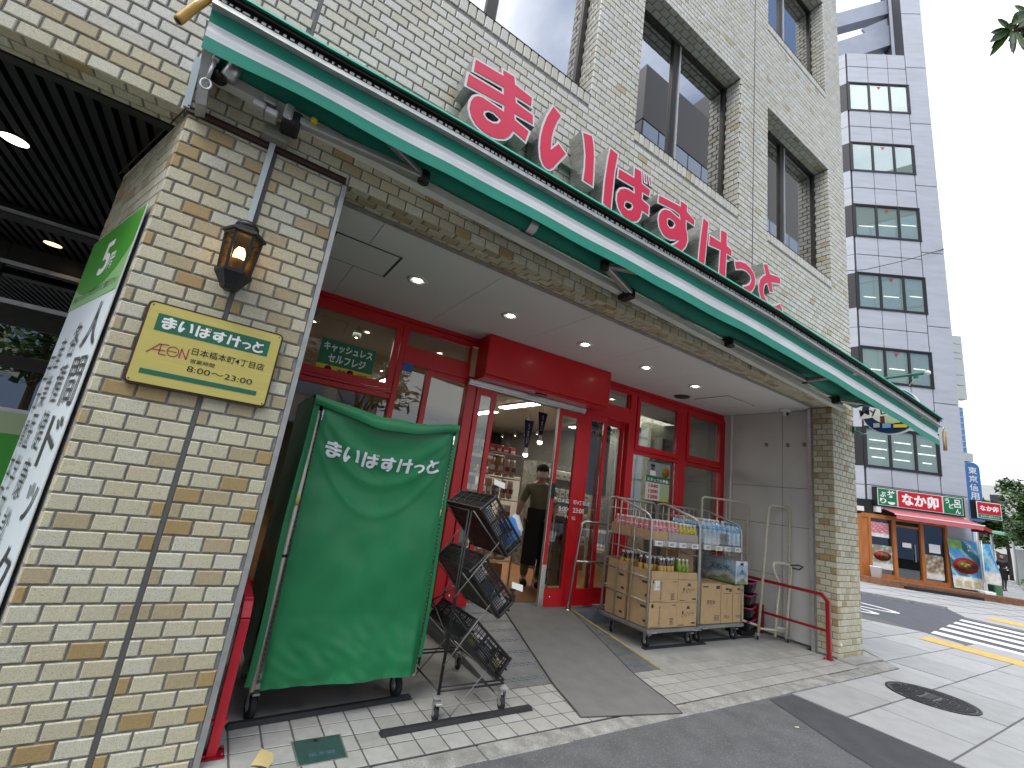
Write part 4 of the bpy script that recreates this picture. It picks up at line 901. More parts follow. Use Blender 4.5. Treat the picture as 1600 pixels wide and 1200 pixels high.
# hanging banners with bulbs
for i, (x, y, z, h, lb) in enumerate(((3.90, 2.68, 2.25, .34, 'dark blue hanging banner above a bulb in the doorway, nearer one'), (3.86, 2.95, 2.06, .42, 'dark blue hanging banner above a bulb in the doorway, farther one'))):
    t_ = thing('hanging_banner', lb, 'banner', (x, y, z))
    MB().add([(x - .085, y, z + h), (x + .085, y, z + h), (x + .03, y, z), (x - .03, y, z), (x - .085, y + .006, z + h), (x + .085, y + .006, z + h), (x + .03, y + .006, z), (x - .03, y + .006, z)], [(0, 3, 2, 1), (4, 5, 6, 7), (0, 1, 5, 4), (1, 2, 6, 5), (2, 3, 7, 6), (3, 0, 4, 7)]).build('cloth', mat('navy_cloth', (.01, .014, .06), .7), t_)
    mb = MB(); vtext(mb, 'うまい', frame((x - .015, y - .003, z + .06), X, Z), .035, h - .1); mb.build('lettering', m_white, t_)
    MB().tube([(x, y, 3.02), (x, y, z + h)], .004, 5).build('cord', m_black, t_)
    Mb = Matrix.Translation((x, y, z - .12)); MB().lathe([(.022, .12), (.022, .075), (.036, .05), (.036, .03)], Mb, 14).build('lamp_holder', m_lampwhite, t_)
    MB().lathe([(.034, .035), (.038, .012), (.025, -.012), (0, -.02)], Mb, 14).build('bulb', mat('lit_bulb', (.9, .9, .85), .4, emit=(1, .95, .85), estr=6), t_)
# blue vertical banner behind the fixed leaf, grey kit behind the right windows
bn = thing('standing_banner', 'blue and white vertical banner standing behind the right hand door glass', 'banner', (4.5, 2.1, .16))
mb = MB(); mb.grid(lambda u, v: (4.27 + .50 * u, 2.12 + .012 * math.sin(7 * u + 2 * v), 1.50 + 1.03 * v), 10, 8, colf=lambda u, v: (.30, .42, .62) if v < .85 else (.04, .09, .38)); mb.build('cloth', mat('blue_banner_print', attr=True, rough=.7, var=.2, scale=5), bn)
mb = MB(); mb.tube([(4.25, 2.14, .16), (4.25, 2.14, 2.55)], .012, 6); mb.tube([(4.25, 2.14, 2.545), (4.78, 2.13, 2.545)], .008, 6); mb.build('pole', m_steel, bn)
mb = MB(); put_text(mb, '新鮮な', frame((4.33, 2.10, 2.33), X, Z), .30, .08, .02); vtext(mb, 'まごころ市場', frame((4.60, 2.10, 1.6), X, Z), .085, .68, .01); mb.build('lettering', m_white, bn)
tag(MB().box((4.9, 4.0, .155), (6.2, 4.5, 2.0)).build('shelf_unit', mat('grey_shelf', (.20, .20, .18), .5, var=.5, scale=14)), 'grey stocked shelf unit behind the recruiting poster', 'shelf')
goods('carton', 'white printed carton, grey shelf unit', 'carton', 'cartons by the grey shelf unit', wh, (.13, .10, .16), [(4.98 + k * .15, 3.93, z, 0) for k in range(8) for z in (.6, 1.0, 1.4, 1.72)], False, (.2, .3, .4))
tag(MB().cbox((6.35, 2.72, .155), (8.0, 2.95, 2.99), .004).build('cabinet_wall', mat('pale_green_grey_panel', (.30, .32, .26), .6)), 'tall pale grey green cabinet behind the far right window', 'cabinet')
tag(MB().cbox((6.4, 2.5, 2.3), (7.1, 2.71, 2.65), .01).build('air_conditioner', mat('grey_plastic', (.14, .14, .13), .5)), 'grey air conditioner high on the cabinet behind the right window', 'air conditioner')
fa = thing('fire_alarm_box', 'pale fire alarm box with a red lamp and red disc behind the lower right window', 'fire alarm', (7.55, 2.6, 1.95))
MB().cbox((7.38, 2.66, 1.63), (7.78, 2.715, 2.26), .006).build('box', mat('alarm_box', (.42, .42, .37), .5), fa)
MB().lathe([(.055, 0), (.052, .02), (.03, .045), (0, .05)], Matrix.Translation((7.56, 2.655, 2.12)) @ Matrix.Rotation(math.radians(90), 4, 'X'), 18).build('lamp', mat('lit_red_lamp', (.6, .01, .01), .2, emit=(1, .03, .03), estr=2.5), fa)
MB().lathe([(.10, 0), (.10, .008), (.03, .016), (.028, .022), (0, .024)], Matrix.Translation((7.56, 2.655, 1.82)) @ Matrix.Rotation(math.radians(90), 4, 'X'), 24).build('bell_disc', m_redp, fa)
# stainless rail right of the door
rl = thing('door_rail', 'stainless steel guard rail standing right of the sliding doors', 'rail', (4.1, 1.5, .15))
mb = MB(); z = 1.165
mb.tube([(4.36, 1.64, .15), (4.34, 1.55, 1.10), (4.34, 1.54, 1.15), (4.32, 1.535, z), (3.90, 1.56, z), (3.86, 1.565, z - .02), (3.86, 1.57, 1.10), (3.84, 1.66, .15)][::-1], .016, 10); mb.build('frame_tube', m_steel, rl)
MB().tube([(4.345, 1.575, .70), (3.857, 1.60, .70)], .011, 8).build('cross_tube', m_steel, rl)
for x, y in ((4.36, 1.64), (3.84, 1.66)): MB().lathe([(.045, 0), (.045, .008), (.02, .014)], Matrix.Translation((x, y, .149)), 16).build('foot_plate', m_steel, rl)
# ================================================================== CHANNEL LETTERS
m_letter = mat('letter_red_face', (.70, .022, .075), .42, var=.05, scale=3, coat=.0)
m_lborder = mat('letter_white_edge', (.70, .70, .70), .35)
m_lside = mat('brushed_return', (.55, .55, .53), .33, .85, var=.2, scale=14, rvar=.12, stretch=(1, 1, 6))
sg = thing('shop_sign', 'row of large red and white raised letters above the green awning', 'sign', (2.9, -.1, 4.0))
for nme, o, hs in GLYPHS:
    mb = MB(); f = lambda u, v, d: (u, d, v)
    mb.prism(o, f, -.200, -.045, hs, 0, side_mi=1)
    L_ = mb.build('letter', [m_lborder, m_lside], sg)
    mb = MB(); mb.prism(inset(o, .017), f, -.2035, -.2005, [inset(h, -.015) for h in hs], 0); mb.build('face', m_letter, L_)
mb = MB()
for z in (3.80, 4.06): 
    mb.box((.86, -.043, z), (4.95, -.004, z + .05))
mb.build('mounting_rail', mat('pale_green_rail', (.36, .42, .33), .5, var=.2, scale=12), sg)
mb = MB(); mb.tube([(3.95, -.10, 4.06), (4.05, -.13, 4.12), (4.2, -.12, 4.13)], .009, 6); mb.build('cable', m_white, sg)

# ================================================================== AWNING
m_teal = mat('green_awning_cloth', (.010, .235, .165), .75, var=.10, scale=5, bump=.3, bscale=600, sheen=.1)
m_awhite = mat('white_awning_cloth', (.66, .68, .70), .8, var=.07, scale=5, bump=.3, bscale=600)
aw = thing('awning', 'long retracted green and white striped awning over the shop front', 'awning', (3.3, -.3, 3.2))
BARP = [(-.525, -.30, 3.455), (-.029, -.342, 3.426), (.698, -.403, 3.401), (1.652, -.483, 3.339), (2.7, -.572, 3.275), (3.823, -.666, 3.196), (5.401, -.799, 3.036), (6.3, -.875, 2.935), (7.126, -.944, 2.832)]
def barp(t):
    x = -.525 + t * 7.651
    for a, b in zip(BARP, BARP[1:]):
        if x <= b[0] + 1e-6: k = (x - a[0]) / (b[0] - a[0]); return Vector(a).lerp(Vector(b), max(0, k))
    return Vector(BARP[-1])
NB = 60
def ext_profile(prof, name, m, parent, t0=0., t1=1., n=NB, mi=None):
    """sweep a (dy,dz) outline along the front bar"""
    mb = MB(); k = len(prof); vs = []
    for i in range(n + 1):
        p = barp(t0 + (t1 - t0) * i / n); vs += [(p.x, p.y + a, p.z + b) for a, b in prof]
    fs = [(i * k + j, i * k + (j + 1) % k, (i + 1) * k + (j + 1) % k, (i + 1) * k + j)[::-1] for i in range(n) for j in range(k)]
    fs.append(tuple(range(k))); fs.append(tuple(reversed(range(n * k, n * k + k)))); mb.add(vs, fs); return mb.build(name, m, parent)
fb = ext_profile([(-.022, 0), (.022, 0), (.022, .035), (-.012, .035)], 'front_bar', m_aludull, aw)
ext_profile([(.0, .037), (.028, .037), (.028, .070), (.0, .070)], 'dark_groove', m_black, aw)
ext_profile([(-.025, .072), (.03, .072), (.034, .098), (-.018, .102)], 'front_bar', m_bronze, aw)
ext_profile([(-.040, .096), (-.026, .098), (.03, .112), (-.034, .114)], 'top_piping', mat('green_piping', (.05, .36, .24), .5), aw)
mb = MB(); rr = random.Random(9); t_ = .004
while t_ < .985:
    w = rr.uniform(.0014, .0042); a = barp(t_); b = barp(t_ + w); mb.bar((a.x, a.y - .003, a.z + .0525), (b.x, b.y - .003, b.z + .0525), .008, rr.choice((.011, .016, .016, .02)), mi=0); t_ += w + rr.uniform(.0009, .0028)
mb.build('reflection_dashes', m_aludull, aw, 'stuff')  # made-up pale pieces imitating broken reflections along the front bar
# valance, three stitched bands
def val(t, s):
    """s: 0 top .. 1 hem"""
    p = barp(t); x = t * 7.65
    H = .205 + .035 * min(1, t * 7) * (1 - .45 * max(0, (t - .55) / .45)); H -= .055 * math.exp(-((x - .75) / .45) ** 2) * 0
    wav = .016 * math.sin(2.1 * x + .5) * s * (1 if t < .4 else .4) + .006 * math.sin(9 * x) * s
    sagl = .05 * math.exp(-((x - .15) / .35) ** 2) * 0
    lift = -.022 * s * math.exp(-(x / .28) ** 2) + .030 * s * math.exp(-((x - .62) / .5) ** 2) * .6
    curl = .035 * math.sin(math.pi * min(1, s * 1.05)) * (.35 + .65 * (s < .45)) * .5
    return Vector((p.x + (.012 * s if t < .5 else .0), p.y + .015 + curl + wav * .6, p.z - .004 - H * s + lift + .004 * math.sin(5 * x) * s))
for s0, s1, nm, m in ((0, .27, 'valance_band', m_teal), (.27, .66, 'valance_band', m_awhite), (.66, 1.0, 'valance_band', m_teal)):
    mb = MB(); mb.grid(lambda u, v: val(u, s0 + (s1 - s0) * v), 220, 6); mb.build(nm, m, aw)
# rolled cloth, sheet between roller and bar
mb = MB(); rz = lambda x: 3.375 - .0225 * (x + .5)
mb.grid(lambda u, v: (-.47 + 7.55 * u, -.12 + .078 * math.cos(v * 6.2832), rz(-.47 + 7.55 * u) + .078 * math.sin(v * 6.2832)), 60, 16); mb.build('roller', m_teal, aw)
mb = MB()
def shf_(u, v):
    p = barp(u); x = p.x; a = Vector((x, -.13, rz(x) + .064)); b = Vector((x, p.y + .02, p.z + .075)); q = a.lerp(b, v); q.z -= .03 * math.sin(math.pi * v); return q
mb.grid(shf_, 80, 8); mb.build('cloth', m_teal, aw)
for x in (1.52,):
    mb = MB(); mb.grid(lambda u, v: (x - .035 + .07 * u, -.12 + .088 * math.cos(v * 6.2832), rz(x) + .088 * math.sin(v * 6.2832)), 2, 18); mb.box((x - .02, -.1, rz(x) - .12), (x + .02, -.05, rz(x) - .06)); mb.build('roller_collar', m_alu, aw)
wz = lambda x: 3.262 - .0300 * (x + .45)
mb = MB()
for a, b in ((-.47, 6.78),):
    vs = []
    for x in (a, b): vs += [(x, -.115, wz(x) - .025), (x, -.055, wz(x) - .03), (x, -.055, wz(x) + .03), (x, -.115, wz(x) + .03)]
    mb.add(vs, [(0, 1, 2, 3)[::-1], (4, 5, 6, 7)] + [(j, (j + 1) % 4, 4 + (j + 1) % 4, 4 + j) for j in range(4)])
mb.build('torsion_bar', mat('pale_cream_bar', (.76, .75, .69), .4, var=.08, scale=8), aw)
for x in (-.40, 1.55, 3.4, 5.2, 6.7):
    mb = MB(); mb.box((x - .02, -.10, wz(x) + .026), (x + .02, -.003, wz(x) + .09)); mb.build('wall_bracket', m_aludull, aw)
def arm(sh, el, fr, w=.055):
    mb = MB(); mb.bar(sh, el, w, w * .8, c=.008); A = mb.build('folding_arm', m_aludull, aw)
    mb = MB(); mb.bar(el, fr, w * .8, w * .62, c=.006); mb.build('forearm', m_aludull, A)
    mb = MB(); mb.lathe([(.0, -.035), (.036, -.035), (.036, .035), (0, .035)], Matrix.Translation(el), 12); mb.build('joint', m_blackmetal, A); mb = MB(); mb.cbox((sh[0] - .05, sh[1] - .03, sh[2] - .05), (sh[0] + .04, sh[1] + .1, sh[2] + .04), .01); mb.build('shoulder_bracket', m_blackmetal, A)
    return A
arm((-.08, -.175, 3.175), (.665, -.20, 3.205), (.18, -.27, 3.37)); arm((2.58, -.15, 3.152), (2.13, -.30, 3.167), (2.62, -.47, 3.20)); arm((4.05, -.15, 3.155), (5.48, -.20, 3.105), (5.25, -.78, 3.05), .07); arm((6.40, -.17, 3.085), (6.73, -.31, 3.10), (6.72, -.90, 2.88), .07)
mb = MB()   # hinge castings on the left arm
for (dx, dz) in ((-.12, .03), (-.16, -.02), (-.1, -.03)): mb.cbox((-.08 + dx - .03, -.2, 3.175 + dz - .02), (-.08 + dx + .03, -.12, 3.175 + dz + .02), .006)
mb.cbox((-.13, -.215, 3.14), (-.085, -.15, 3.23), .01); mb.build('hinge_casting', m_zinc, aw)
mb = MB(); mb.cbox((.0, -.232, 3.18), (.03, -.203, 3.205), .002); mb.build('yellow_tag', mat('yellow_sticker', (.6, .42, .03), .5), aw)
# left end plate with crank eye, wooden handles
mb = MB(); mb.add([(-.535, -.26, 3.40), (-.495, -.26, 3.40), (-.45, -.13, 3.05), (-.495, -.13, 3.04), (-.53, -.02, 3.42), (-.49, -.02, 3.42), (-.46, -.02, 3.05), (-.50, -.02, 3.04)], [(0, 3, 2, 1), (4, 5, 6, 7), (0, 1, 5, 4), (1, 2, 6, 5), (2, 3, 7, 6), (3, 0, 4, 7)]); mb.build('end_plate', m_aludull, aw)
mb = MB(); mb.lathe([(0, 0), (.05, 0), (.05, .03), (.02, .05), (.02, .08)], Matrix.Translation((-.44, -.12, 3.24)) @ Matrix.Rotation(math.radians(110), 4, 'X') @ Matrix.Scale(.8, 4), 14); mb.build('gearbox', m_blackmetal, aw)
mb = MB(); mb.tube([(-.452, -.25, 3.255), (-.455, -.25, 3.22)], .016, 8); mb.tube([(-.455, -.25, 3.225), (-.457, -.25, 3.11)], .0085, 8); mb.tube([(-.457 + .021 * math.cos(a / 14 * 6.2832), -.25, 3.078 + .028 * math.sin(a / 14 * 6.2832)) for a in range(14)], .0055, 8, closed=True); mb.build('crank_eye', m_zinc, aw)
mb = MB()
for k in (.012,): mb.tube([(-.40, -.17, 3.22), (-.38, -.17, 3.36)], .035, 10)
mb.build('roller_pin', m_alu, aw)
m_handle = mat('varnished_wood_handle', (.58, .34, .06), .3, var=.15, scale=30, coat=.4)
hd = thing('pull_handle', 'varnished wooden pull handle hanging at the top left corner of the awning', 'handle', (-.6, -.3, 3.4))
mb = MB(); mb.tube([(-.625, -.27, 3.305), (-.62, -.27, 3.32), (-.585, -.275, 3.42), (-.545, -.28, 3.515)], [.020, .0215, .0215, .021], 12); mb.build('grip', m_handle, hd)
mb = MB(); mb.tube([(-.6255, -.27, 3.3035), (-.6235, -.27, 3.309)], .015, 12); mb.build('socket', m_ink, hd)
hd2 = thing('pull_handle', 'pale wooden pull handle hanging from the far right end of the awning', 'handle', (7.2, -.95, 2.7))
mb = MB(); mb.tube([(7.225, -.95, 2.80), (7.23, -.95, 2.795), (7.225, -.95, 2.57)], [.018, .019, .019], 10); mb.build('grip', mat('pale_wood_handle', (.45, .32, .14), .5, var=.2, scale=30), hd2)
mb = MB(); mb.tube([(7.225 + .02 * math.cos(a / 10 * 6.2832), -.95, 2.825 + .028 * math.sin(a / 10 * 6.2832)) for a in range(10)], .005, 6, closed=True); mb.build('ring', m_steel, hd2)

# ================================================================== LEFT PILLAR: PLAQUE, LANTERN, CONDUIT
pq = thing('brass_plaque', 'gold coloured shop plaque with green bands on the left brick pillar', 'plaque', (-.14, -.01, 1.84))
def rrect(x0, z0, x1, z1, r, n=5):
    P = []
    for cx, cz, a0 in ((x1 - r, z0 + r, -90), (x1 - r, z1 - r, 0), (x0 + r, z1 - r, 90), (x0 + r, z0 + r, 180)):
        for k in range(n + 1): a = math.radians(a0 + 90 * k / n); P.append((cx + r * math.cos(a), cz + r * math.sin(a)))
    return P
fxz = lambda u, v, d: (u, d, v)
MB().prism(rrect(-.425, 1.64, .155, 2.04, .022), fxz, -.026, .004).build('backboard', m_brown, pq)
m_gold = mat('brushed_brass', (.70, .60, .18), .34, .40, var=.06, scale=3, rvar=.06, stretch=(1, 1, 30))
MB().prism(rrect(-.415, 1.650, .147, 2.031, .016), fxz, -.030, -.0265).build('plate', m_gold, pq)
m_dkgreen = mat('dark_green_band', (.02, .135, .08), .45)
MB().prism([(-.376, 1.903), (.102, 1.903), (.102, 1.986), (-.376, 1.986)], fxz, -.0315, -.0305).build('green_band', m_dkgreen, pq)
MB().prism([(-.378, 1.693), (.100, 1.693), (.100, 1.716), (-.378, 1.716)], fxz, -.0315, -.0305).build('green_band', m_dkgreen, pq)
mb = MB(); word(mb, frame((-.357, -.0325, 1.910), X, Z), .44, .068); mb.build('lettering', m_white, pq)
mb = MB(); put_text(mb, '日本橋本町4丁目店', frame((-.209, -.032, 1.826), X, Z), .313, .036, .006); put_text(mb, '営業時間', frame((-.205, -.032, 1.786), X, Z), .10, .021, .004); put_text(mb, '8:00〜23:00', frame((-.208, -.032, 1.742), X, Z), .277, .028, .0); mb.build('lettering', m_ink, pq)
m_magenta = mat('magenta_print', (.32, .02, .09), .5)
mb = MB(); q = lambda a, b, w=.0042: mb.bar((a[0], -.0312, a[1]), (b[0], -.0312, b[1]), .0016, w, up=(0, 1, 0)) if False else mb.prism([(a[0] - w * .5 * (b[1] - a[1]) / L2, a[1] + w * .5 * (b[0] - a[0]) / L2), (a[0] + w * .5 * (b[1] - a[1]) / L2, a[1] - w * .5 * (b[0] - a[0]) / L2), (b[0] + w * .5 * (b[1] - a[1]) / L2, b[1] - w * .5 * (b[0] - a[0]) / L2), (b[0] - w * .5 * (b[1] - a[1]) / L2, b[1] + w * .5 * (b[0] - a[0]) / L2)], fxz, -.0318, -.0306)
for a, b in (((-.376, 1.793), (-.335, 1.843)), ((-.355, 1.812), (-.309, 1.816)), ((-.338, 1.842), (-.302, 1.846)), ((-.330, 1.842), (-.330, 1.795)), ((-.330, 1.796), (-.302, 1.796)), ((-.251, 1.796), (-.250, 1.843)), ((-.250, 1.843), (-.224, 1.796)), ((-.224, 1.796), (-.222, 1.850))):
    L2 = math.hypot(b[0] - a[0], b[1] - a[1]); q(a, b)
ringo = [(-.280 + .024 * math.cos(a / 20 * 6.2832), 1.820 + .025 * math.sin(a / 20 * 6.2832)) for a in range(20)]; ringi = [(-.280 + .0205 * math.cos(a / 20 * 6.2832), 1.820 + .0215 * math.sin(a / 20 * 6.2832)) for a in range(20)]
mb.prism(ringo, fxz, -.0318, -.0306, [ringi]); mb.prism([(-.272, 1.817), (-.264, 1.820), (-.272, 1.823)], fxz, -.0318, -.0306); L2 = .03; q((-.300, 1.820), (-.270, 1.820), .0028); mb.build('emblem', m_magenta, pq)
for x, z in ((-.405, 2.02), (.137, 2.02), (.137, 1.66), (-.405, 1.66)): MB().lathe([(0, .003), (.003, .002), (.0035, 0)], Matrix.Translation((x, -.0302, z)) @ Matrix.Rotation(math.radians(90), 4, 'X'), 8).build('screw', m_bronze, pq)
ln = thing('wall_lantern', 'lit black hexagonal wall lantern on the left brick pillar', 'lantern', (-.137, -.1, 2.35))
Ml = Matrix.Translation((-.137, -.115, 0))
def hexr(r, z, a0=0.): return [(-.137 + r * math.cos(math.radians(60 * k + a0)), -.115 + r * math.sin(math.radians(60 * k + a0)), z) for k in range(6)]
def hexstack(lv):
    mb = MB(); vs = []; 
    for r, z in lv: vs += hexr(r, z)
    fs = [(i * 6 + j, i * 6 + (j + 1) % 6, (i + 1) * 6 + (j + 1) % 6, (i + 1) * 6 + j) for i in range(len(lv) - 1) for j in range(6)] + [tuple(reversed(range(6))), tuple(range((len(lv) - 1) * 6, len(lv) * 6))]
    return mb.add(vs, fs)
mb = hexstack([(.085, 2.445), (.088, 2.455), (.100, 2.458), (.098, 2.472), (.066, 2.492), (.06, 2.50)]); mb.lathe([(.052, 2.50), (.055, 2.515), (.04, 2.535), (.012, 2.545), (.0, 2.546)], Ml, 18); mb.build('roof', m_black, ln)
hexstack([(.028, 2.165), (.040, 2.172), (.045, 2.185), (.062, 2.215), (.082, 2.245), (.083, 2.258)]).build('base', m_black, ln)
mb = MB()
for a, b in zip(hexr(.068, 2.258), hexr(.080, 2.446)): mb.bar(a, b, .013, .013)
mb.build('frame_bars', m_black, ln)
mb = MB(); lo = hexr(.063, 2.26); hi_ = hexr(.075, 2.445); mb.add(lo + hi_, [(k, (k + 1) % 6, 6 + (k + 1) % 6, 6 + k) for k in range(6)])
mb.build('amber_pane', glass('amber_glass', (.80, .50, .22), .6, .05, .1, (1, .8, .5)), ln)
MB().lathe([(.026, 2.258), (.026, 2.29), (.031, 2.30), (.033, 2.33)], Ml, 16).build('lamp_holder', mat('grey_lamp_base', (.35, .34, .31), .5), ln)
MB().lathe([(.024, 2.33), (.026, 2.35), (.024, 2.375), (.015, 2.395), (0, 2.40)], Ml, 16).build('bulb', mat('lit_lantern_bulb', (1, .9, .7), .4, emit=(1, .84, .55), estr=9), ln)
MB().cbox((-.175, -.06, 2.20), (-.10, .002, 2.50), .01).build('back_plate', m_black, ln)
cd = thing('conduit', 'pale square conduit running from the junction box down to the lantern', 'conduit', (-.14, -.01, 2.8))
MB().box((-.158, -.024, 2.52), (-.130, -.001, 3.115)).build('duct', mat('pale_grey_duct', (.48, .53, .54), .45), cd)
MB().cbox((-.205, -.085, 3.085), (-.08, -.001, 3.19), .008).build('junction_box', mat('grey_green_box', (.22, .23, .18), .6), cd)
# ================================================================== LEFT ENTRANCE
m_slat = mat('black_slat', (.004, .004, .0045), .45)
lc = struct(MB().box((-4.4, .26, 3.16), (-.3, 5.0, 3.2)).build('ceiling', m_ink))
for k in range(52): MB().box((-4.4 + k * .075, .27, 3.10), (-4.4 + k * .075 + .042, 4.9, 3.155)).build('slat', m_slat, lc)
MB().box((-4.4, .2, 3.055), (-.6, .262, 3.16)).build('edge_board', m_bronze, lc)
mb = MB(); mb.box((-4.4, 2.42, 3.02), (-.6, 2.60, 3.099)); mb.build('cross_beam', m_bronze, lc); mb = MB(); mb.box((-4.4, 2.38, 3.03), (-.6, 2.419, 3.05)); mb.build('beam_strip', m_alu, lc)
def big_light(x, y, label, st, col):
    t_ = thing('entrance_light', label, 'ceiling light', (x, y, 3.1)); MB().lathe([(.073, 3.1), (.073, 3.094)], Matrix.Translation((x, y, 0)), 24).build('ring', m_bronze, t_)
    MB().lathe([(0, 3.091), (.066, 3.0925)], Matrix.Translation((x, y, 0)), 24).build('lamp', mat('lit_entrance_lamp_' + ('white' if st > 3 else 'amber'), (.9, .9, .8), .5, emit=col, estr=st), t_)
big_light(-1.50, 1.18, 'round lit ceiling light in the black slatted ceiling, nearer one', 4, (1, .93, .72)); big_light(-1.77, 3.18, 'round amber ceiling light in the black slatted ceiling, farther one', 2.2, (1, .72, .3))
struct(MB().box((-4.6, .27, -.1), (-.4, 6, .0)).build('floor', m_conc))
ge = thing('entrance_glazing', 'dark framed glass entrance wall behind the tall white poster', 'glazing', (-2, 3.2, 0))
mb = MB(); yg = 3.6
for a, b in ((2.90, 3.10), (2.30, 2.52), (1.90, 2.02), (0, .1)): mb.box((-5, yg - .03, a), (-1.0, yg + .05, b))
for x in (-4.2, -3.2, -2.2, -1.12): mb.box((x - .04, yg - .035, .1), (x + .04, yg + .05, 3.1))
mb.build('frame', m_bronze, ge)
m_dglass = glass('dark_entrance_glass', (.25, .29, .27), 1.3, .22)
for x0, x1 in ((-5, -4.24), (-4.16, -3.24), (-3.16, -2.24), (-2.16, -1.16)):
    for a, b in ((2.52, 2.90), (2.02, 2.30), (.1, 1.90)): MB().box((x0, yg, a), (x1, yg + .006, b)).build('pane', m_dglass, ge)
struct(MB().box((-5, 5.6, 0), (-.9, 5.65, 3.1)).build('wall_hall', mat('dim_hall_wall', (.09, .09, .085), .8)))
mb = MB(); mb.box((-5, yg - .05, 2.885), (-1.0, yg - .032, 2.925)); mb.box((-5, yg - .05, 2.50), (-1.0, yg - .032, 2.545)); mb.build('rail', m_alu, ge)
gb = thing('green_notice_board', 'pale framed green notice board standing in the dim left entrance', 'notice board', (-1.5, 2.6, 1.2))
MB().box((-2.2, 2.60, .3), (-1.30, 2.64, 1.50)).build('frame', m_alu, gb); MB().box((-2.17, 2.594, .33), (-1.335, 2.599, 1.47)).build('panel', mat('bright_green_print', (.06, .38, .04), .5), gb); MB().box((-2.17, 2.590, 1.30), (-1.335, 2.593, 1.47)).build('pale_band', mat('pale_green_print', (.45, .55, .32), .5), gb)
# tall white poster on the slanted pillar flank
tp = thing('tall_poster', 'tall white and green medical check poster on the slanted pillar flank', 'poster', (-.7, .5, 1.5))
tt = Vector((-.3667, .9303, 0)); nn = Vector((-.9303, -.3667, 0)); PO = Vector((-.528, 0, 0)) + nn * .013
def pf(s, z, off=0.): return tuple(PO + tt * s + nn * (.004 + off) + Vector((0, 0, z)))
def pquad(s0, s1, z0, z1, off, nm, m):
    mb = MB(); mb.add([pf(s1, z0, off), pf(s0, z0, off), pf(s0, z1, off), pf(s1, z1, off), pf(s1, z0, off - .003), pf(s0, z0, off - .003), pf(s0, z1, off - .003), pf(s1, z1, off - .003)], [(0, 1, 2, 3), (7, 6, 5, 4), (0, 4, 5, 1), (1, 5, 6, 2), (2, 6, 7, 3), (3, 7, 4, 0)]); return mb.build(nm, m, tp)
m_poster = mat('white_blue_poster', (.70, .77, .81), .35); 
pquad(.055, 1.02, .02, 2.52, 0, 'sheet', m_poster); pquad(.056, 1.019, 2.07, 2.519, .0035, 'green_field', mat('pale_green_field', (.25, .48, .20), .35))
E_ = []
mb = MB(); cen = (.62, 2.46); pts = [(max(.057, min(1.018, cen[0] + .62 * math.cos(a / 28 * 6.2832))), max(2.10, min(2.518, cen[1] + .33 * math.sin(a / 28 * 6.2832)))) for a in range(28)]
mb.add([pf(s, z, .0045) for s, z in pts], [tuple(reversed(range(28)))]); mb.build('green_swirl', mat('deep_green_print', (.06, .30, .03), .35), tp)
fr_p = lambda s, z, off=.0052: frame(pf(s, z, off), -tt, Z)
mb = MB(); put_text(mb, '5', fr_p(.60, 2.22), .17, .20, .02); put_text(mb, '階', fr_p(.42, 2.23), .10, .10, .01); mb.build('lettering', m_white, tp)
mb = MB(); put_text(mb, '詳細につきましては受付までご確認下さい', fr_p(.96, 2.105), .86, .04, .0)
vtext(mb, '人間ドック', fr_p(.36, .62), .25, 1.43, .0); vtext(mb, '各種健康診断', fr_p(.60, .55), .15, 1.42, .0); vtext(mb, '産業医学研究所', fr_p(.83, .40), .11, 1.50, .0); vtext(mb, '日本橋本町診療所', fr_p(.97, .35), .09, 1.45, .0); mb.build('lettering', mat('dark_grey_print', (.035, .033, .03), .5), tp)
pquad(.30, .98, .10, .42, .003, 'photo_patch', mat('warm_photo_print', (.50, .40, .22), .5, var=.4, scale=9))
MB().box((0, 0, 0), (.001, .001, .001)) and None
pquad(.050, .056, .02, 2.52, .003, 'trim', m_lampwhite)

# ================================================================== BLADE SIGN AT THE CORNER
bl = thing('blade_sign', 'round navy and white hanging shop sign projecting at the building corner', 'sign', (7.42, -.38, 3.1))
fyz = lambda u, v, d: (d, u, v)
ell = lambda cy, cz, a, b, n=40: [(cy + a * math.cos(-k / n * 6.2832), cz + b * math.sin(-k / n * 6.2832)) for k in range(n)]
m_navy = mat('navy_sign', (.008, .035, .11), .4)
mb = MB(); fneg = lambda u, v, d: (d, -u, v)
mb.prism(ell(.385, 3.14, .325, .325), fneg, 7.395, 7.445); mb.build('rim', m_white, bl)
mb = MB(); mb.prism(ell(.385, 3.14, .312, .312), fneg, 7.390, 7.394); mb.build('disc', m_navy, bl)
mb = MB(); mb.prism(ell(.385, 3.16, .225, .205), fneg, 7.385, 7.389); mb.build('inner_disc', mat('cream_sign', (.70, .70, .64), .5), bl)
mb = MB(); fb_ = lambda s, z, d=7.382: frame((d, s, z), (0, -1, 0), Z)
mb.prism([(.04, 3.03), (.70, 3.12), (.72, 3.20), (.05, 3.11)], fneg, 7.3835, 7.3845); mb.build('name_band', mat('cream_sign', (.70, .70, .64), .5), bl)
mb = MB(); put_text(mb, 'My', fb_(-.06, 3.045) @ Matrix.Rotation(math.radians(10), 4, 'Z'), .20, .12, .01); put_text(mb, 'Basket', fb_(-.29, 3.085) @ Matrix.Rotation(math.radians(6), 4, 'Z'), .36, .10, .01); mb.build('lettering', m_ink, bl)
mb = MB()
for i, c_ in enumerate('Supermarket'):
    a = math.radians(148 - i * 11.6); put_text(mb, c_, fb_(-.385 - .245 * -math.cos(a) * -1, 3.14 + .245 * math.sin(a)) @ Matrix.Rotation(a - math.pi / 2, 4, 'Z') @ Matrix.Translation((-.018, 0, 0)), .034, .045 if c_ not in 'uearm' else .034, .02)
mb.build('arc_lettering', m_white, bl)
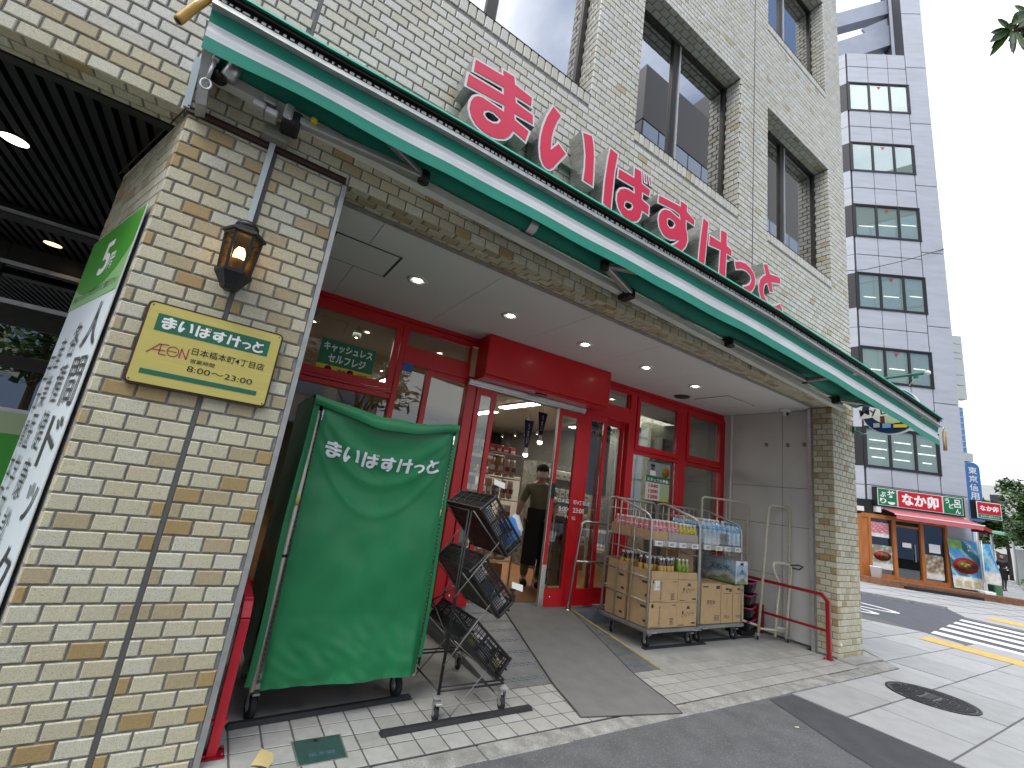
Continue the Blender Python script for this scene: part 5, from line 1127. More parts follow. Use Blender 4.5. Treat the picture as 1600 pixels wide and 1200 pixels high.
for y0, z0, w, h, m in ((.20, 2.91, .07, .06, mat('sign_grey', (.4, .42, .45), .5)), (.30, 2.90, .09, .06, mat('sign_blue', (.2, .38, .6), .5)), (.42, 2.90, .14, .045, m_yelp), (.28, 2.965, .05, .10, mat('sign_brown', (.10, .03, .02), .5)), (.34, 2.965, .15, .11, mat('sign_pale_green', (.45, .55, .35), .5)), (.50, 2.965, .05, .13, MATS['sign_brown'] if 'sign_brown' in MATS else m_brown), (.56, 2.965, .05, .11, MATS.get('sign_pale_green', m_white))):
    MB().box((7.381, -y0 - w, z0), (7.3843, -y0, z0 + h)).build('goods_picture', m, bl)
m_gpipe = mat('dark_green_pipe', (.01, .14, .09), .4)
mb = MB(); mb.tube([(7.30, .03, 3.56), (7.42, -.05, 3.60), (7.42, -.76, 3.615)], .018, 8); mb.box((7.405, -.70, 3.56), (7.435, -.655, 3.61)); mb.build('bracket_arm', m_gpipe, bl)
MB().lathe([(0, -.03), (.02, -.026), (.036, 0), (.02, .026), (0, .03)], Matrix.Translation((7.42, -.80, 3.617)) @ Matrix.Rotation(math.radians(90), 4, 'X'), 14).build('ball_end', m_lampwhite, bl)
mb = MB(); mb.tube([(7.42, -.68, 3.565), (7.42, -.60, 3.47)], .005, 5); mb.tube([(7.42, -.20, 3.60), (7.42, -.22, 3.42)], .005, 5); mb.tube([(7.42, -.05, 2.82), (7.42, -.24, 2.89)], .005, 5); mb.build('hanger', m_steel, bl)
mb = MB(); mb.box((7.24, -.03, 2.82), (7.28, .0, 2.91)); mb.tube([(7.26, -.01, 2.86), (7.42, -.08, 2.82)], .012, 6); mb.build('wall_anchor', m_gpipe, bl)

# ================================================================== RED HANDRAILS
def handrail_r():
    t_ = thing('handrail', 'dark red handrail on the right wall beside the beige trolley', 'handrail', (6.5, .07, 0))
    mb = MB(); x = 6.52; w = .03
    mb.bar((x, .055, .0), (x, .055, .635), .036, .045, c=.003); mb.bar((x, .055, .63), (x, .115, .70), .036, .036, c=.003); mb.bar((x, .11, .70), (x, 1.42, .70), .036, .036, c=.003); mb.build('rail', mat('dark_red_paint', (.27, .008, .016), .35, coat=.3), t_)
    mb = MB(); mb.bar((x, .08, .303), (x, 1.42, .303), .024, .028); mb.build('mid_rail', MATS['dark_red_paint'], t_)
    mb = MB(); mb.box((x - .06, .01, 0), (x + .03, .10, .008)); 
    for a, b in ((-.045, .03), (-.045, .085), (.018, .03)): mb.lathe([(.009, .008), (.009, .018), (0, .02)], Matrix.Translation((x + a, b, 0)), 8)
    mb.build('foot_plate', MATS['dark_red_paint'], t_)
handrail_r()
t_ = thing('handrail', 'bright red handrail leaning close beside the left brick pillar', 'handrail', (.32, .1, 0))
x = .322
mb = MB(); mb.bar((x, .10, 0), (x, .10, .60), .045, .045, c=.003); mb.bar((x, .10, .597), (x, .14, .668), .045, .045, c=.003); mb.bar((x, .135, .665), (x, 1.5, .69), .045, .05, c=.003); mb.build('rail', m_redrail, t_)
MB().box((x - .035, .085, .14), (x + .035, .115, .152)).build('collar', m_redrail, t_); mb = MB(); mb.box((x - .045, .055, .0), (x + .055, .145, .008))
for a, b in ((-.033, .068), (.043, .068), (.043, .132), (-.033, .132)): mb.lathe([(.008, .008), (.008, .02), (0, .022)], Matrix.Translation((x + a, b, 0)), 8)
mb.build('foot_plate', MATS['dark_red_paint'], t_)
# ================================================================== castor used by every cart
def castor(parent, x, y, h=.125, r=.05, w=.028, ang=0., brake=False, fork=None):
    fork = fork or m_zinc
    M = Matrix.Translation((x, y, 0)) @ Matrix.Rotation(ang, 4, 'Z')
    mb = MB(); mb.box((-.035, -.03, h - .006), (.035, .03, h), M=M); mb.lathe([(.022, h - .006), (.024, h - .02), (.014, h - .024)], M, 12)
    for s in (-1, 1): mb.add([M @ Vector(p) for p in ((-.022, s * (w / 2 + .004), h - .02), (.022, s * (w / 2 + .004), h - .02), (.012, s * (w / 2 + .004), r - .012), (-.012, s * (w / 2 + .004), r - .012), (-.022, s * (w / 2 + .008), h - .02), (.022, s * (w / 2 + .008), h - .02), (.012, s * (w / 2 + .008), r - .012), (-.012, s * (w / 2 + .008), r - .012))], [(0, 1, 2, 3), (7, 6, 5, 4), (0, 4, 5, 1), (1, 5, 6, 2), (2, 6, 7, 3), (3, 7, 4, 0)] if s > 0 else [(3, 2, 1, 0), (4, 5, 6, 7), (1, 5, 4, 0), (2, 6, 5, 1), (3, 7, 6, 2), (0, 4, 7, 3)])
    o = mb.build('castor', fork, parent)
    Mw = M @ Matrix.Translation((0, 0, r)) @ Matrix.Rotation(math.radians(90), 4, 'X')
    MB().lathe([(r * .45, -w / 2), (r * .93, -w / 2), (r, -w / 3), (r, w / 3), (r * .93, w / 2), (r * .45, w / 2)], Mw, 22).build('wheel', m_rubber, o)
    MB().lathe([(0, -w / 2 - .002), (r * .45, -w / 2 - .002), (r * .45, w / 2 + .002), (0, w / 2 + .002)], Mw, 14).build('hub', fork, o)
    if brake: MB().cbox((-.06, -.02, h - .035), (-.02, .02, h - .022), .003, M=M).build('brake_pedal', m_zinc, o)
    return o
# ================================================================== GREEN COVERED ROLL CART
cv = thing('covered_cart', 'tall roll cart under a bright green vinyl cover with the shop name in white', 'cart', (.93, .7, 0))
X0, X1, Y0, Y1, ZB, ZC = .455, 1.40, .30, 1.02, .195, 1.80
def drape(x, z):
    u = (x - X0) / (X1 - X0); v = (z - ZB) / (ZC - ZB)
    a = -.045 * math.exp(-((u - .52) / .22) ** 2) * math.exp(-((v - .50 - .12 * abs(u - .5)) / .14) ** 2) * .5
    fold = 0.
    for (c, k, s0, amp) in ((.97, -.32, .030, .010), (.93, -.12, .022, .008), (.89, .30 * .6, .02, .006)):
        # catenary creases swinging between the two top corners
        zc = c - .26 * (1 - (2 * u - 1) ** 2) * (1 + k); fold += amp * math.exp(-((v - zc) / s0) ** 2)
    p = Vector((x * 2.2, z * 2.2, 0)); w = noise.noise(p + Vector((3, 1, 5))) * .016 + noise.noise(p * 2.7) * .006
    lo = max(0, .22 - v) / .22; w += lo * (.032 * noise.noise(Vector((x * 5.5, z * 4.5, 7))) + .022 * abs(noise.noise(Vector((x * 9 + z * 6, z * 9, 2)))))
    edge = min(1, u / .06) * min(1, (1 - u) / .06)
    return Y0 - .012 * edge - (a * .9 + fold * 1.1 + w) * edge - .03 * lo * edge + .045 * math.exp(-((v - .72) / .16) ** 2) * math.exp(-((u - .5) / .32) ** 2)
def topz(u): return ZC - .02 - .07 * (1 - (2 * u - 1) ** 2) * 1.0 + .02 * math.sin(math.pi * u) ** 6
def hemz(u): return ZB + .004 * math.sin(8 * u) + (.0)
def front(u, v):
    x = X0 + .028 + .012 * (1 - v) + (X1 - X0 - .035 - .012 * (1 - v)) * u; z = hemz(u) + (topz(u) - hemz(u)) * v
    return (x, drape(x, z), z)
mb = MB(); mb.grid(front, 70, 100); mb.build('front_panel', m_cover, cv)
mb = MB(); word(mb, frame((.545, 0, 1.455), X, Z), .775, .115, warp=lambda p: Vector((p.x, drape(p.x, p.z - .052 * (1 - ((p.x - .93) / .42) ** 2)) - .006, p.z - .052 * (1 - ((p.x - .93) / .42) ** 2))))
mb.build('lettering', mat('white_screen_print', (.66, .70, .72), .5), cv)
def side(xs, sgn):
    def f(u, v):
        y = Y0 + .0 + (Y1 - Y0) * u; z = (ZB + .03) + (ZC - .035 - ZB) * v
        b = .012 * math.sin(5 * u + 2) * (1 - v) + .010 * noise.noise(Vector((y * 4, z * 2.5, 9))) + .02 * math.sin(math.pi * u) * (.4 + .6 * v)
        return (xs + sgn * (b - .004), y, z)
    return f
mb = MB(); fsl = side(X0 - .03, -1); mb.grid(lambda u, v: fsl(1 - u, v), 16, 40); mb.build('side_panel', m_cover, cv)
mb = MB(); fsr = side(X1 + .012, 1); mb.grid(fsr, 16, 40); mb.build('side_panel', m_cover, cv)
# the narrow flap beside the left zip
mb = MB(); mb.grid(lambda u, v: (X0 - .032 + .034 * u + .006 * math.sin(9 * v), Y0 - .010 - .004 * math.sin(5 * v + 3 * u), ZB + .01 + (ZC - ZB - .03) * v), 4, 50); mb.build('zip_flap', m_cover, cv)
mb = MB(); mb.grid(lambda u, v: (X1 - .002 + .026 * u + .004 * math.sin(7 * v), Y0 - .006, ZB + .09 + (ZC - ZB - .12) * v), 3, 50); mb.build('zip_flap', m_cover, cv)
def roof(u, v):
    x = X0 - .03 + (X1 - X0 + .045) * u; y = Y0 - .016 + (Y1 - Y0 + .03) * v
    z = ZC + .005 - .050 * math.sin(math.pi * u) ** 1.2 * (1 - .25 * v) + .012 * noise.noise(Vector((x * 5, y * 5, 1))) + .012 * (1 - abs(2 * v - 1))
    return (x, y, z)
mb = MB(); mb.grid(roof, 40, 20); mb.build('roof_panel', m_cover, cv)
def rflap(u, v):
    p = Vector(roof(u, 0)); d = .055 + .028 * math.sin(math.pi * u) ** 2
    return (p.x, p.y - .008 - .012 * math.sin(math.pi * v) - .02 * math.sin(math.pi * u) * v, p.z - d * v)
mb = MB(); mb.grid(lambda u, v: rflap(u, 1 - v), 40, 6); mb.build('roof_flap', m_cover, cv)
mb = MB(); mb.grid(lambda u, v: (X1 + .01 - (X1 - X0 + .03) * u, Y1 + .01, ZB + .02 + (ZC - ZB) * v), 6, 10); mb.build('back_panel', m_cover, cv)
m_pole = mat('off_white_pole', (.62, .60, .52), .4)
for x, y in ((X0 + .012, Y0 + .006), (X1 - .006, Y0 + .002)):
    mb = MB(); mb.tube([(x, y + .012, .17), (x, y + .012, ZC - .08)], .0135, 10); o = mb.build('pole', m_pole, cv)
    MB().tube([(x, y + .012, 1.15), (x, y + .012, 1.21)], .016, 10).build('joint_sleeve', mat('yellowed_plastic', (.60, .54, .22), .5), o)
    MB().tube([(x, y + .012, .86), (x, y + .012, .875)], .0155, 10).build('joint_sleeve', m_black, o)
mb = MB()
for k in range(58): z = ZB + .02 + k * .027; mb.box((X0 + .026, Y0 - .012, z), (X0 + .031, Y0 - .004, z + .017)); 
for k in range(58): z = ZB + .05 + k * .026; mb.box((X1 - .010, Y0 - .010, z), (X1 - .005, Y0 - .003, z + .017))
mb.build('zip_teeth', mat('dark_zip', (.06, .07, .05), .6), cv, 'stuff')
mb = MB()
for x in (X0 + .032, X1 - .012): mb.cbox((x - .006, Y0 - .024, ZC - .11), (x + .006, Y0 - .012, ZC - .075), .002); mb.cbox((x - .004, Y0 - .026, ZC - .14), (x + .004, Y0 - .016, ZC - .11), .002)
mb.build('zip_slider', m_chrome, cv)
for y in (Y0 + .10, Y0 + .5): MB().lathe([(.005, 0), (.013, .001), (.013, .003)], Matrix.Translation((X0 - .045, y, ZB + .10)) @ Matrix.Rotation(math.radians(-90), 4, 'Y'), 12).build('eyelet', m_zinc, cv)
mb = MB(); mb.cbox((X0, Y0 + .04, .165), (X1, Y1 - .02, .20), .005); mb.box((X0 + .02, Y0 + .06, .2), (X1 - .02, Y1 - .05, 1.6)); mb.build('deck', m_zinc, cv)
for x, y, a in ((.492, .40, .12), (1.345, .45, .05), (.50, .93, 0), (1.34, .93, 0)): castor(cv, x, y, .168, .070, .034, math.radians(90) + a, True)

# ================================================================== TILTED CRATE RACK
rk_ = thing('crate_rack', 'black wire rack on castors holding three tilted folding crates', 'rack', (1.72, .4, 0))
mb = MB()
for y in (.10, .70):
    for dx in (0, .022): mb.tube([(1.478 + dx * .3, y, .14), (1.498 + dx, y, 1.235)], .0065, 7)
    mb.tube([(1.478, y, .155), (1.955, y, .155)], .006, 7); mb.tube([(1.478, y, .178), (1.955, y, .178)], .005, 7)
    mb.tube([(1.485, y, .62), (1.955, y, .175)], .0055, 7)
for x in (1.478, 1.955): mb.tube([(x, .10, .158), (x, .70, .158)], .006, 7)
mb.tube([(1.50, .10, 1.235), (1.50, .70, 1.235)], .006, 7); mb.tube([(1.485, .1, .45), (1.485, .7, .75)], .005, 7); mb.tube([(1.485, .7, .45), (1.485, .1, .75)], .005, 7)
mb.build('frame', m_blackmetal, rk_)
B3 = [((1.597, 1.249), (1.70, 1.344), (1.977, 1.078), (1.872, .945)), ((1.585, .843), (1.70, .908), (1.985, .66), (1.872, .55)), ((1.60, .430), (1.705, .535), (2.035, .262), (1.93, .160))]
for a, b, c, d in B3:
    mb = MB(); mb.tube([(1.487, .095, d[1] - .27 + .02), (a[0] + (d[0] - a[0]) * .62, .095, a[1] + (d[1] - a[1]) * .62 - .015)], .0038, 6); mb.tube([(1.487, .705, d[1] - .27), (a[0] + (d[0] - a[0]) * .62, .705, a[1] + (d[1] - a[1]) * .62 - .015)], .005, 6)
    mb.tube([(a[0] - .03, .16, a[1] - .015), (d[0] + .006, .16, d[1] - .012), (d[0] + .035, .16, d[1] + .012)], .0045, 6); mb.tube([(a[0] - .03, .6, a[1] - .015), (d[0] + .006, .6, d[1] - .012), (d[0] + .035, .6, d[1] + .012)], .0045, 6); mb.tube([(d[0] + .035, .16, d[1] + .012), (d[0] + .035, .6, d[1] + .012)], .0045, 6)
    mb.build('crate_prop', mat('dull_steel_rod', (.20, .20, .19), .5, .4), rk_)
for x, y, br in ((1.475, .095, True), (1.955, .10, False), (1.475, .70, False), (1.965, .76, False)): castor(rk_, x, y, .135, .043, .024, math.radians(80), br)
# folding crate: local x = down the slope (long), local y = towards +Y (depth .52), local z = out of the opening
m_crate = mat('black_crate_plastic', (.013, .013, .014), .38, var=.15, scale=20, rvar=.12)
CW, CD, CH = .405, .53, .155
def lattice(mb, p0, ux, uy, n, m, w=.0035, t=.0035):
    for i in range(n + 1): a = p0 + ux * (i / n); mb.bar(a, a + uy, w, t)
    for j in range(m + 1): a = p0 + uy * (j / m); mb.bar(a, a + ux, w, t)
def make_crate(label):
    t_ = thing('folding_crate', label, 'crate', (0, 0, 0), 'black folding crates on the tilted rack')
    mb = MB(); w = .016
    for y in (0, CD):
        mb.cbox((0, y - .008, 0), (CW, y + .008, w), .003); mb.cbox((0, y - .008, CH - w), (CW, y + .008, CH), .003)
        for k in range(4): x = k * (CW - .018) / 3; mb.box((x, y - .006, w), (x + .018, y + .006, CH - w)); mb.box((x - .02 if k else x, y - .005, CH * .50), (x + .04, y + .005, CH * .58))
        mb.cbox((CW * .32, y - .010, CH * .55), (CW * .68, y + .010, CH * .60), .002); mb.cbox((CW * .32, y - .010, CH * .75), (CW * .68, y + .010, CH * .80), .002)
    for x in (0, CW):
        mb.cbox((x - .008, 0, 0), (x + .008, CD, w), .003); mb.cbox((x - .008, 0, CH - w), (x + .008, CD, CH), .003)
        for k in range(6): y = k * (CD - .012) / 5; mb.box((x - .006, y, w), (x + .006, y + .012, CH - w))
    for x in (-.004, CW - .012):
        for y in (-.008, CD - .008): mb.cbox((x, y, -.004), (x + .016, y + .016, CH + .006), .003)
    mb.build('frame', m_crate, t_)
    mb = MB()
    for y in (0, CD):
        for k in range(3):
            x = .012 + k * (CW - .012) / 3; lattice(mb, Vector((x, y, w)), Vector(((CW - .05) / 3, 0, 0)), Vector((0, 0, CH * .5 - w)), 7, 4)
            lattice(mb, Vector((x, y, CH * .5)), Vector(((CW - .05) / 3, 0, 0)), Vector((0, 0, CH * .5 - w)), 4, 2, .004)
    for x in (0, CW):
        lattice(mb, Vector((x, .01, w)), Vector((0, CD - .02, 0)), Vector((0, 0, CH - 2 * w)), 22, 5, .009, .003); mb.box((x - .002, .01, w), (x + .002, CD - .01, CH * .42))
    mb.build('side_mesh', m_crate, t_, 'stuff')
    MB().box((.005, .005, .004), (CW - .005, CD - .005, .010)).build('base', m_crate, t_)
    return t_
def crate_M(q):
    a, b, c, d = [Vector((p[0], 0, p[1])) for p in q]; ux = (d - a).normalized(); uy = Vector((0, 1, 0)); uz = ux.cross(uy)
    if uz.dot(b - a) < 0: uz = -uz
    o = Vector((a.x, .125, a.z)); return Matrix(((ux.x, 0, uz.x, o.x), (ux.y, 1, uz.y, o.y), (ux.z, 0, uz.z, o.z), (0, 0, 0, 1)))
LB = ('top black folding crate, a white and blue bag leaning out of it', 'middle black folding crate on the tilted rack', 'bottom black folding crate on the tilted rack, just above the castors')
c0 = make_crate(LB[0]); cms = [crate_M(q) for q in B3]; c0.matrix_basis = cms[0]
for i in (1, 2): dup(c0, None, label=LB[i], M=cms[i])
MB_ = lambda: MB()
bag = thing('detergent_bag', 'white and blue printed refill bag leaning out of the top crate', 'bag', (1.95, .3, 1.2))
Mb_ = cms[0] @ Matrix.Translation((.19, .05, .075)) @ Matrix.Rotation(math.radians(14), 4, 'Y')
def pouch(u, v, s): return Mb_ @ Vector((.0 + .17 * u, s * .02 * math.sin(math.pi * u) * math.sin(math.pi * min(1, v * 1.1)) ** .6 + .06 * (v - .5), .215 * v - (.02 if v > .9 and (u < .15 or u > .85) else 0)))
mb = MB(); f_ = lambda u, v: (.05, .22, .60) if v < .70 + .12 * u else (.72, .72, .70)
mb.grid(lambda u, v: pouch(u, v, -1), 12, 14, colf=f_); mb.grid(lambda u, v: pouch(1 - u, v, 1), 12, 14, colf=f_); mb.build('pouch', mat('printed_pouch', attr=True, rough=.3, coat=.2, var=.15, scale=40), bag)
mb = MB(); 
for k in range(6): a = pouch(.15, .10 + k * .06, -1.05); b = pouch(.8 - .1 * (k % 3), .10 + k * .06, -1.05); mb.bar(a, b, .004, .006)
mb.build('small_print', mat('grey_print', (.25, .27, .30), .6), bag)
# goods lying in the crates
m_goods = mat('mixed_goods_print', attr=True, rough=.4, var=.35, scale=45, coat=.2)
rg2 = random.Random(4); 
for ci in range(3):
    pal = [[(.6, .6, .62), (.45, .47, .5)], [(.5, .35, .12), (.6, .6, .58), (.15, .2, .3)], [(.6, .3, .3), (.45, .4, .2), (.5, .5, .55)]][ci]
    nm = ['pale wrapped pack lying inside the top black crate', 'mixed wrapped pack lying inside the middle black crate', 'colourful wrapped pack lying inside the bottom black crate'][ci]
    first = None
    for k in range(6):
        x = .03 + (k % 3) * .125; y = .03 + (k // 3) * .25
        mb = MB(); mb.cbox((0, 0, 0), (.11, .22, .075 + rg2.uniform(0, .03)), .012, col=rg2.choice(pal)); o = mb.build('packet', m_goods); o.matrix_basis = cms[ci] @ Matrix.Translation((x, y, .012)) @ Matrix.Rotation(rg2.uniform(-.06, .06), 4, 'Z'); tag(o, nm + ', ' + ('front' if k < 3 else 'back') + ' row, ' + ('upper', 'middle', 'lower')[k % 3] + ' one', 'packet', 'packets in the %s crate' % ('top', 'middle', 'bottom')[ci])
for ci, u, lb in ((0, -.02, 'black card clip with a white card on the top crate'), (1, .385, 'black card clip with a white card on the lower edge of the middle crate')):
    pcx = thing('card_clip', lb, 'clip', (1.6, .2, 1.3)); p = cms[ci] @ Vector((u + .02, .04, CH + .005))
    mb = MB(); mb.cbox(p + Vector((-.012, -.02, -.02)), p + Vector((.018, .012, .03)), .004); mb.tube([p, p + Vector((.005, 0, .055))], .009, 8); mb.cbox(p + Vector((-.02, -.01, .05)), p + Vector((.02, .01, .068)), .003); mb.build('clamp', m_black, pcx)
    mb = MB(); q_ = p + Vector((.0, -.012, .062)); mb.add([q_ + Vector(v) for v in ((-.02, 0, .012), (.07, -.01, -.012), (.075, .0, .03), (-.015, .01, .05), (-.02, .003, .012), (.07, -.007, -.012), (.075, .003, .03), (-.015, .013, .05))], [(0, 1, 2, 3), (7, 6, 5, 4), (0, 4, 5, 1), (1, 5, 6, 2), (2, 6, 7, 3), (3, 7, 4, 0)]); mb.build('card', m_paper, pcx)

# ================================================================== ROLL CARTS WITH DRINKS
def roll_cart(x0, x1, y0, y1, label, ztop, zfront):
    t_ = thing('roll_cart', label, 'cart', ((x0 + x1) / 2, (y0 + y1) / 2, 0)); r = .013; zb = .20
    mb = MB(); mb.cbox((x0 - .01, y0 - .02, zb - .035), (x1, y1, zb), .004); mb.build('deck', mat('worn_galvanised_sheet', (.34, .34, .345), .45, .6, var=.2, scale=6), t_)
    for x in (x0, x1 - .02):
        zf = zfront; zt = ztop
        mb = MB(); mb.tube([(x, y0 + .01, zb), (x, y0 + .02, zf - .06), (x, y0 + .05, zf), (x, y0 + .10, zf + .03), (x, y1 - .18, zt - .005), (x, y1 - .12, zt + .005), (x, y1 - .05, zt - .01), (x, y1 - .02, zt - .06), (x, y1 - .015, zb)], r, 9); o = mb.build('side_frame', m_zinc, t_)
        mb = MB()
        for y in (y0 + .25, y0 + .48): mb.tube([(x, y, zb), (x, y, zf + .03 + (zt - zf - .03) * (y - y0 - .1) / (y1 - y0 - .28))], .006, 6)
        for z in (.46, .70, .95): mb.tube([(x, y0 + .015, z), (x, y1 - .02, z + .02)], .006, 6)
        mb.build('wire', m_zinc, o)
    mb = MB(); mb.tube([(x0, y1 - .015, ztop - .1), (x0 + .01, y1 - .01, ztop - .02), (x0 + .06, y1 - .01, ztop), (x1 - .08, y1 - .01, ztop), (x1 - .03, y1 - .01, ztop - .02), (x1 - .02, y1 - .015, ztop - .1)], r, 9)
    for k in range(1, 8): x = x0 + (x1 - x0) * k / 8; mb.tube([(x, y1 - .012, zb), (x, y1 - .012, ztop)], .005, 6)
    for z in (.5, .8, 1.1, 1.38): mb.tube([(x0, y1 - .012, z), (x1 - .02, y1 - .012, z)], .006, 6)
    mb.build('back_frame', m_zinc, t_)
    zs = 1.085
    mb = MB(); mb.box((x0 + .014, y0 + .0, zs), (x1 - .034, y1 - .03, zs + .012)); mb.box((x0 + .014, y0 - .012, zs - .045), (x1 - .034, y0 - .001, zs + .012)); mb.build('shelf', m_zinc, t_)
    for k in range(4):
        w = (x1 - x0 - .06) / 4; xa = x0 + .03 + k * w; c_ = MB(); c_.cbox((xa + .02 * (k % 2), y0 - .018, zs - .048), (xa + w * .62 + .02 * (k % 2), y0 - .0125, zs + .006), .002); cd_ = c_.build('price_card', m_paper, t_)
        mb = MB(); put_text(mb, ('98円', '108円', '128円', '98円')[k], frame((xa + .04, y0 - .0188, zs - .035), X, Z), .07, .028, .01); mb.build('lettering', m_ink, cd_)
    for x, y, b in ((x0 + .10, y0 + .09, 1), (x1 - .10, y0 + .06, 1), (x0 + .10, y1 - .1, 0), (x1 - .10, y1 - .1, 0)): castor(t_, x, y, .165, .055, .03, math.radians(80 if b else 40), bool(b))
    mb = MB(); mb.cbox((x0 + .03, y0 - .035, .168), (x0 + .12, y0 - .02, .18), .003); mb.cbox((x1 - .15, y0 - .035, .168), (x1 - .06, y0 - .02, .18), .003); mb.build('brake_pedal', m_alu, t_)
    return t_
roll_cart(4.145, 5.03, .75, 1.44, 'grey steel roll cart carrying pink, yellow and tea drinks', 1.50, 1.345)
roll_cart(5.07, 5.96, .78, 1.46, 'grey steel roll cart carrying big water bottles on top', 1.50, 1.35)
def carton(x0, x1, y0, y1, z0, z1, label, cut=0, rz=0., top_open=False, mat_=None):
    t_ = thing('carton', label, 'carton', ((x0 + x1) / 2, (y0 + y1) / 2, z0), rz=rz); w = (x1 - x0) / 2; d = (y1 - y0) / 2; h = z1 - z0; m = mat_ or m_card
    P = PW(t_)
    mb = MB()
    if top_open:
        t = .006
        for a, b in (((-w, -d, 0), (w, -d + t, h)), ((-w, d - t, 0), (w, d, h + .02)), ((-w, -d + t, 0), (-w + t, d - t, h)), ((w - t, -d + t, 0), (w, d - t, h)), ((-w + t, -d + t, 0), (w - t, d - t, t))): mb.box(a, b, M=P)
    else: mb.cbox((-w, -d, 0), (w, d, h), .003, M=P)
    mb.build('box', m, t_)
    if not top_open:
        mb = MB(); mb.box((-w + .002, -.022, h + .0002), (w - .002, .022, h + .0012), M=P); mb.box((-w - .0012, -.022, h - .05), (-w - .0002, .022, h), M=P); mb.build('tape', mat('parcel_tape', (.40, .28, .16), .3, coat=.5), t_)
    return t_, P, w, d, h
m_boxprint = mat('dark_brown_box_print', (.07, .055, .045), .7); m_boxred = mat('faint_red_box_print', (.30, .14, .09), .7); m_boxgreen = mat('green_box_print', (.04, .16, .05), .7)
def tea_print(t_, P, w, d, h):
    mb = MB(); vtext(mb, 'まんてんか茶'[:6], P @ frame((-w * .32, -d - .0012, h * .12), X, Z), .028, h * .76, .01)
    for k in range(5): mb.box((w * .48, -d - .0015, h * .12 + k * .014), (w * .48 + .07 - .008 * (k % 3), -d - .0008, h * .12 + k * .014 + .006), M=P)
    mb.box((w * .60, -d - .0015, h * .88), (w * .92, -d - .0008, h * .91), M=P); mb.box((-w * .9, -d - .0015, h * .04), (-w * .1, -d - .0008, h * .055), M=P); mb.build('box_print', m_boxprint, t_)
    mb = MB(); Mx = P @ Matrix.Translation((-w * .78, -d - .001, h * .88)) @ Matrix.Rotation(math.radians(90), 4, 'X'); mb.lathe([(.016, 0), (.02, .0004)], Mx, 16); mb.build('box_mark', m_boxprint, t_)
def hat_print(t_, P, w, d, h):
    mb = MB(); Mx = P @ Matrix.Translation((w * .1, -d - .001, h * .76)); 
    mb.add([Mx @ Vector((.028 * math.cos(math.radians(a)), 0, .024 * math.sin(math.radians(a)))) for a in range(0, 181, 20)], [tuple(range(10))]); mb.add([Mx @ Vector(p) for p in ((-.034, -.0003, -.008), (.034, -.0003, -.008), (.034, -.0003, 0), (-.034, -.0003, 0))], [(0, 1, 2, 3)])
    put_text(mb, 'くらソー', P @ frame((-w * .55, -d - .0012, h * .36), X, Z) @ Matrix.Rotation(.12, 4, 'Z'), w * 1.25, h * .15, .01); put_text(mb, 'みつや', P @ frame((-w * .1, -d - .0012, h * .55), X, Z), w * .8, h * .06, .01)
    mb.box((-w * .85, -d - .0015, h * .06), (-w * .3, -d - .0008, h * .09), M=P); mb.box((w * .45, -d - .0015, h * .10), (w * .85, -d - .0008, h * .17), M=P); mb.build('box_print', m_boxprint, t_)
    mb = MB(); Mx = P @ Matrix.Translation((-w * .42, -d - .001, h * .58)) @ Matrix.Rotation(math.radians(90), 4, 'X') @ Matrix.Scale(1.4, 4, (0, 1, 0)); mb.lathe([(0, 0), (.014, .0004)], Mx, 14); mb.build('box_mark', m_boxgreen, t_)
def side_print(t_, P, w, d, h):
    mb = MB(); mb.box((-w - .0012, -d * .7, h * .75), (-w - .0006, -d * .2, h * .85), M=P); mb.box((-w - .0012, -d * .8, h * .2), (-w - .0006, -d * .5, h * .3), M=P); mb.build('side_print', m_boxprint, t_)
y_ = .76
for (a, b, z0, z1, lb, pr) in ((4.172, 4.632, .205, .455, 'wide brown tea carton at the bottom left of the drinks cart', tea_print), (4.637, 4.99, .205, .455, 'brown carton with a hat drawing, bottom right on the drinks cart', hat_print), (4.180, 4.634, .458, .695, 'wide brown tea carton with a white label, second layer left', tea_print), (4.640, 4.992, .458, .692, 'brown carton with a hat drawing, second layer right', hat_print)):
    q = carton(a, b, y_, y_ + .30, z0, z1, lb); pr(*q); side_print(*q)
    if 'white label' in lb:
        t_, P, w, d, h = q; MB().box((-w * .78, -d - .002, h * .52), (-w * .38, -d - .0016, h * .93), M=P).build('white_label', m_paper, t_); mb = MB(); put_text(mb, '8/27', P @ frame((-w * .55, -d - .0024, h * .62), X, Z), .035, .02); mb.box((-w * .74, -d - .0024, h * .6), (-w * .72, -d - .0021, h * .88), M=P); mb.build('label_print', m_ink, t_)
for (a, b, y0, z0, z1, lb) in ((4.175, 4.60, 1.10, .205, .45, 'brown carton behind the tea cartons, lowest of three'), (4.178, 4.60, 1.10, .453, .70, 'brown carton behind the tea cartons, middle of three'), (4.62, 4.98, 1.10, .205, .68, 'tall brown carton at the back right of the drinks cart')): side_print(*carton(a, b, y0, y0 + .30, z0, z1, lb))
carton(4.185, 4.632, y_, y_ + .30, .697, .775, 'torn open brown tray of tea bottles with a ragged front edge', top_open=True)
carton(4.642, 4.985, y_ + .005, y_ + .30, .695, .770, 'neat brown tray of green tea bottles', top_open=True)
carton(4.182, 4.60, 1.10, 1.40, .703, .80, 'brown tray of dark tea bottles at the back of the cart', top_open=True)
m_greycard = mat('lilac_grey_cardboard', (.40, .34, .31), .75, var=.06, scale=14); 
t_z = 1.099
carton(4.17, 4.435, .775, 1.06, t_z, t_z + .095, 'front left open tray of pink bottles on the upper shelf', top_open=True); carton(4.168, 4.43, 1.075, 1.38, t_z, t_z + .095, 'back left open tray of pink bottles on the upper shelf', top_open=True)
carton(4.445, 4.985, .772, 1.06, t_z, t_z + .09, 'long lilac grey open tray of yellow bottles on the upper shelf', top_open=True, mat_=m_greycard)
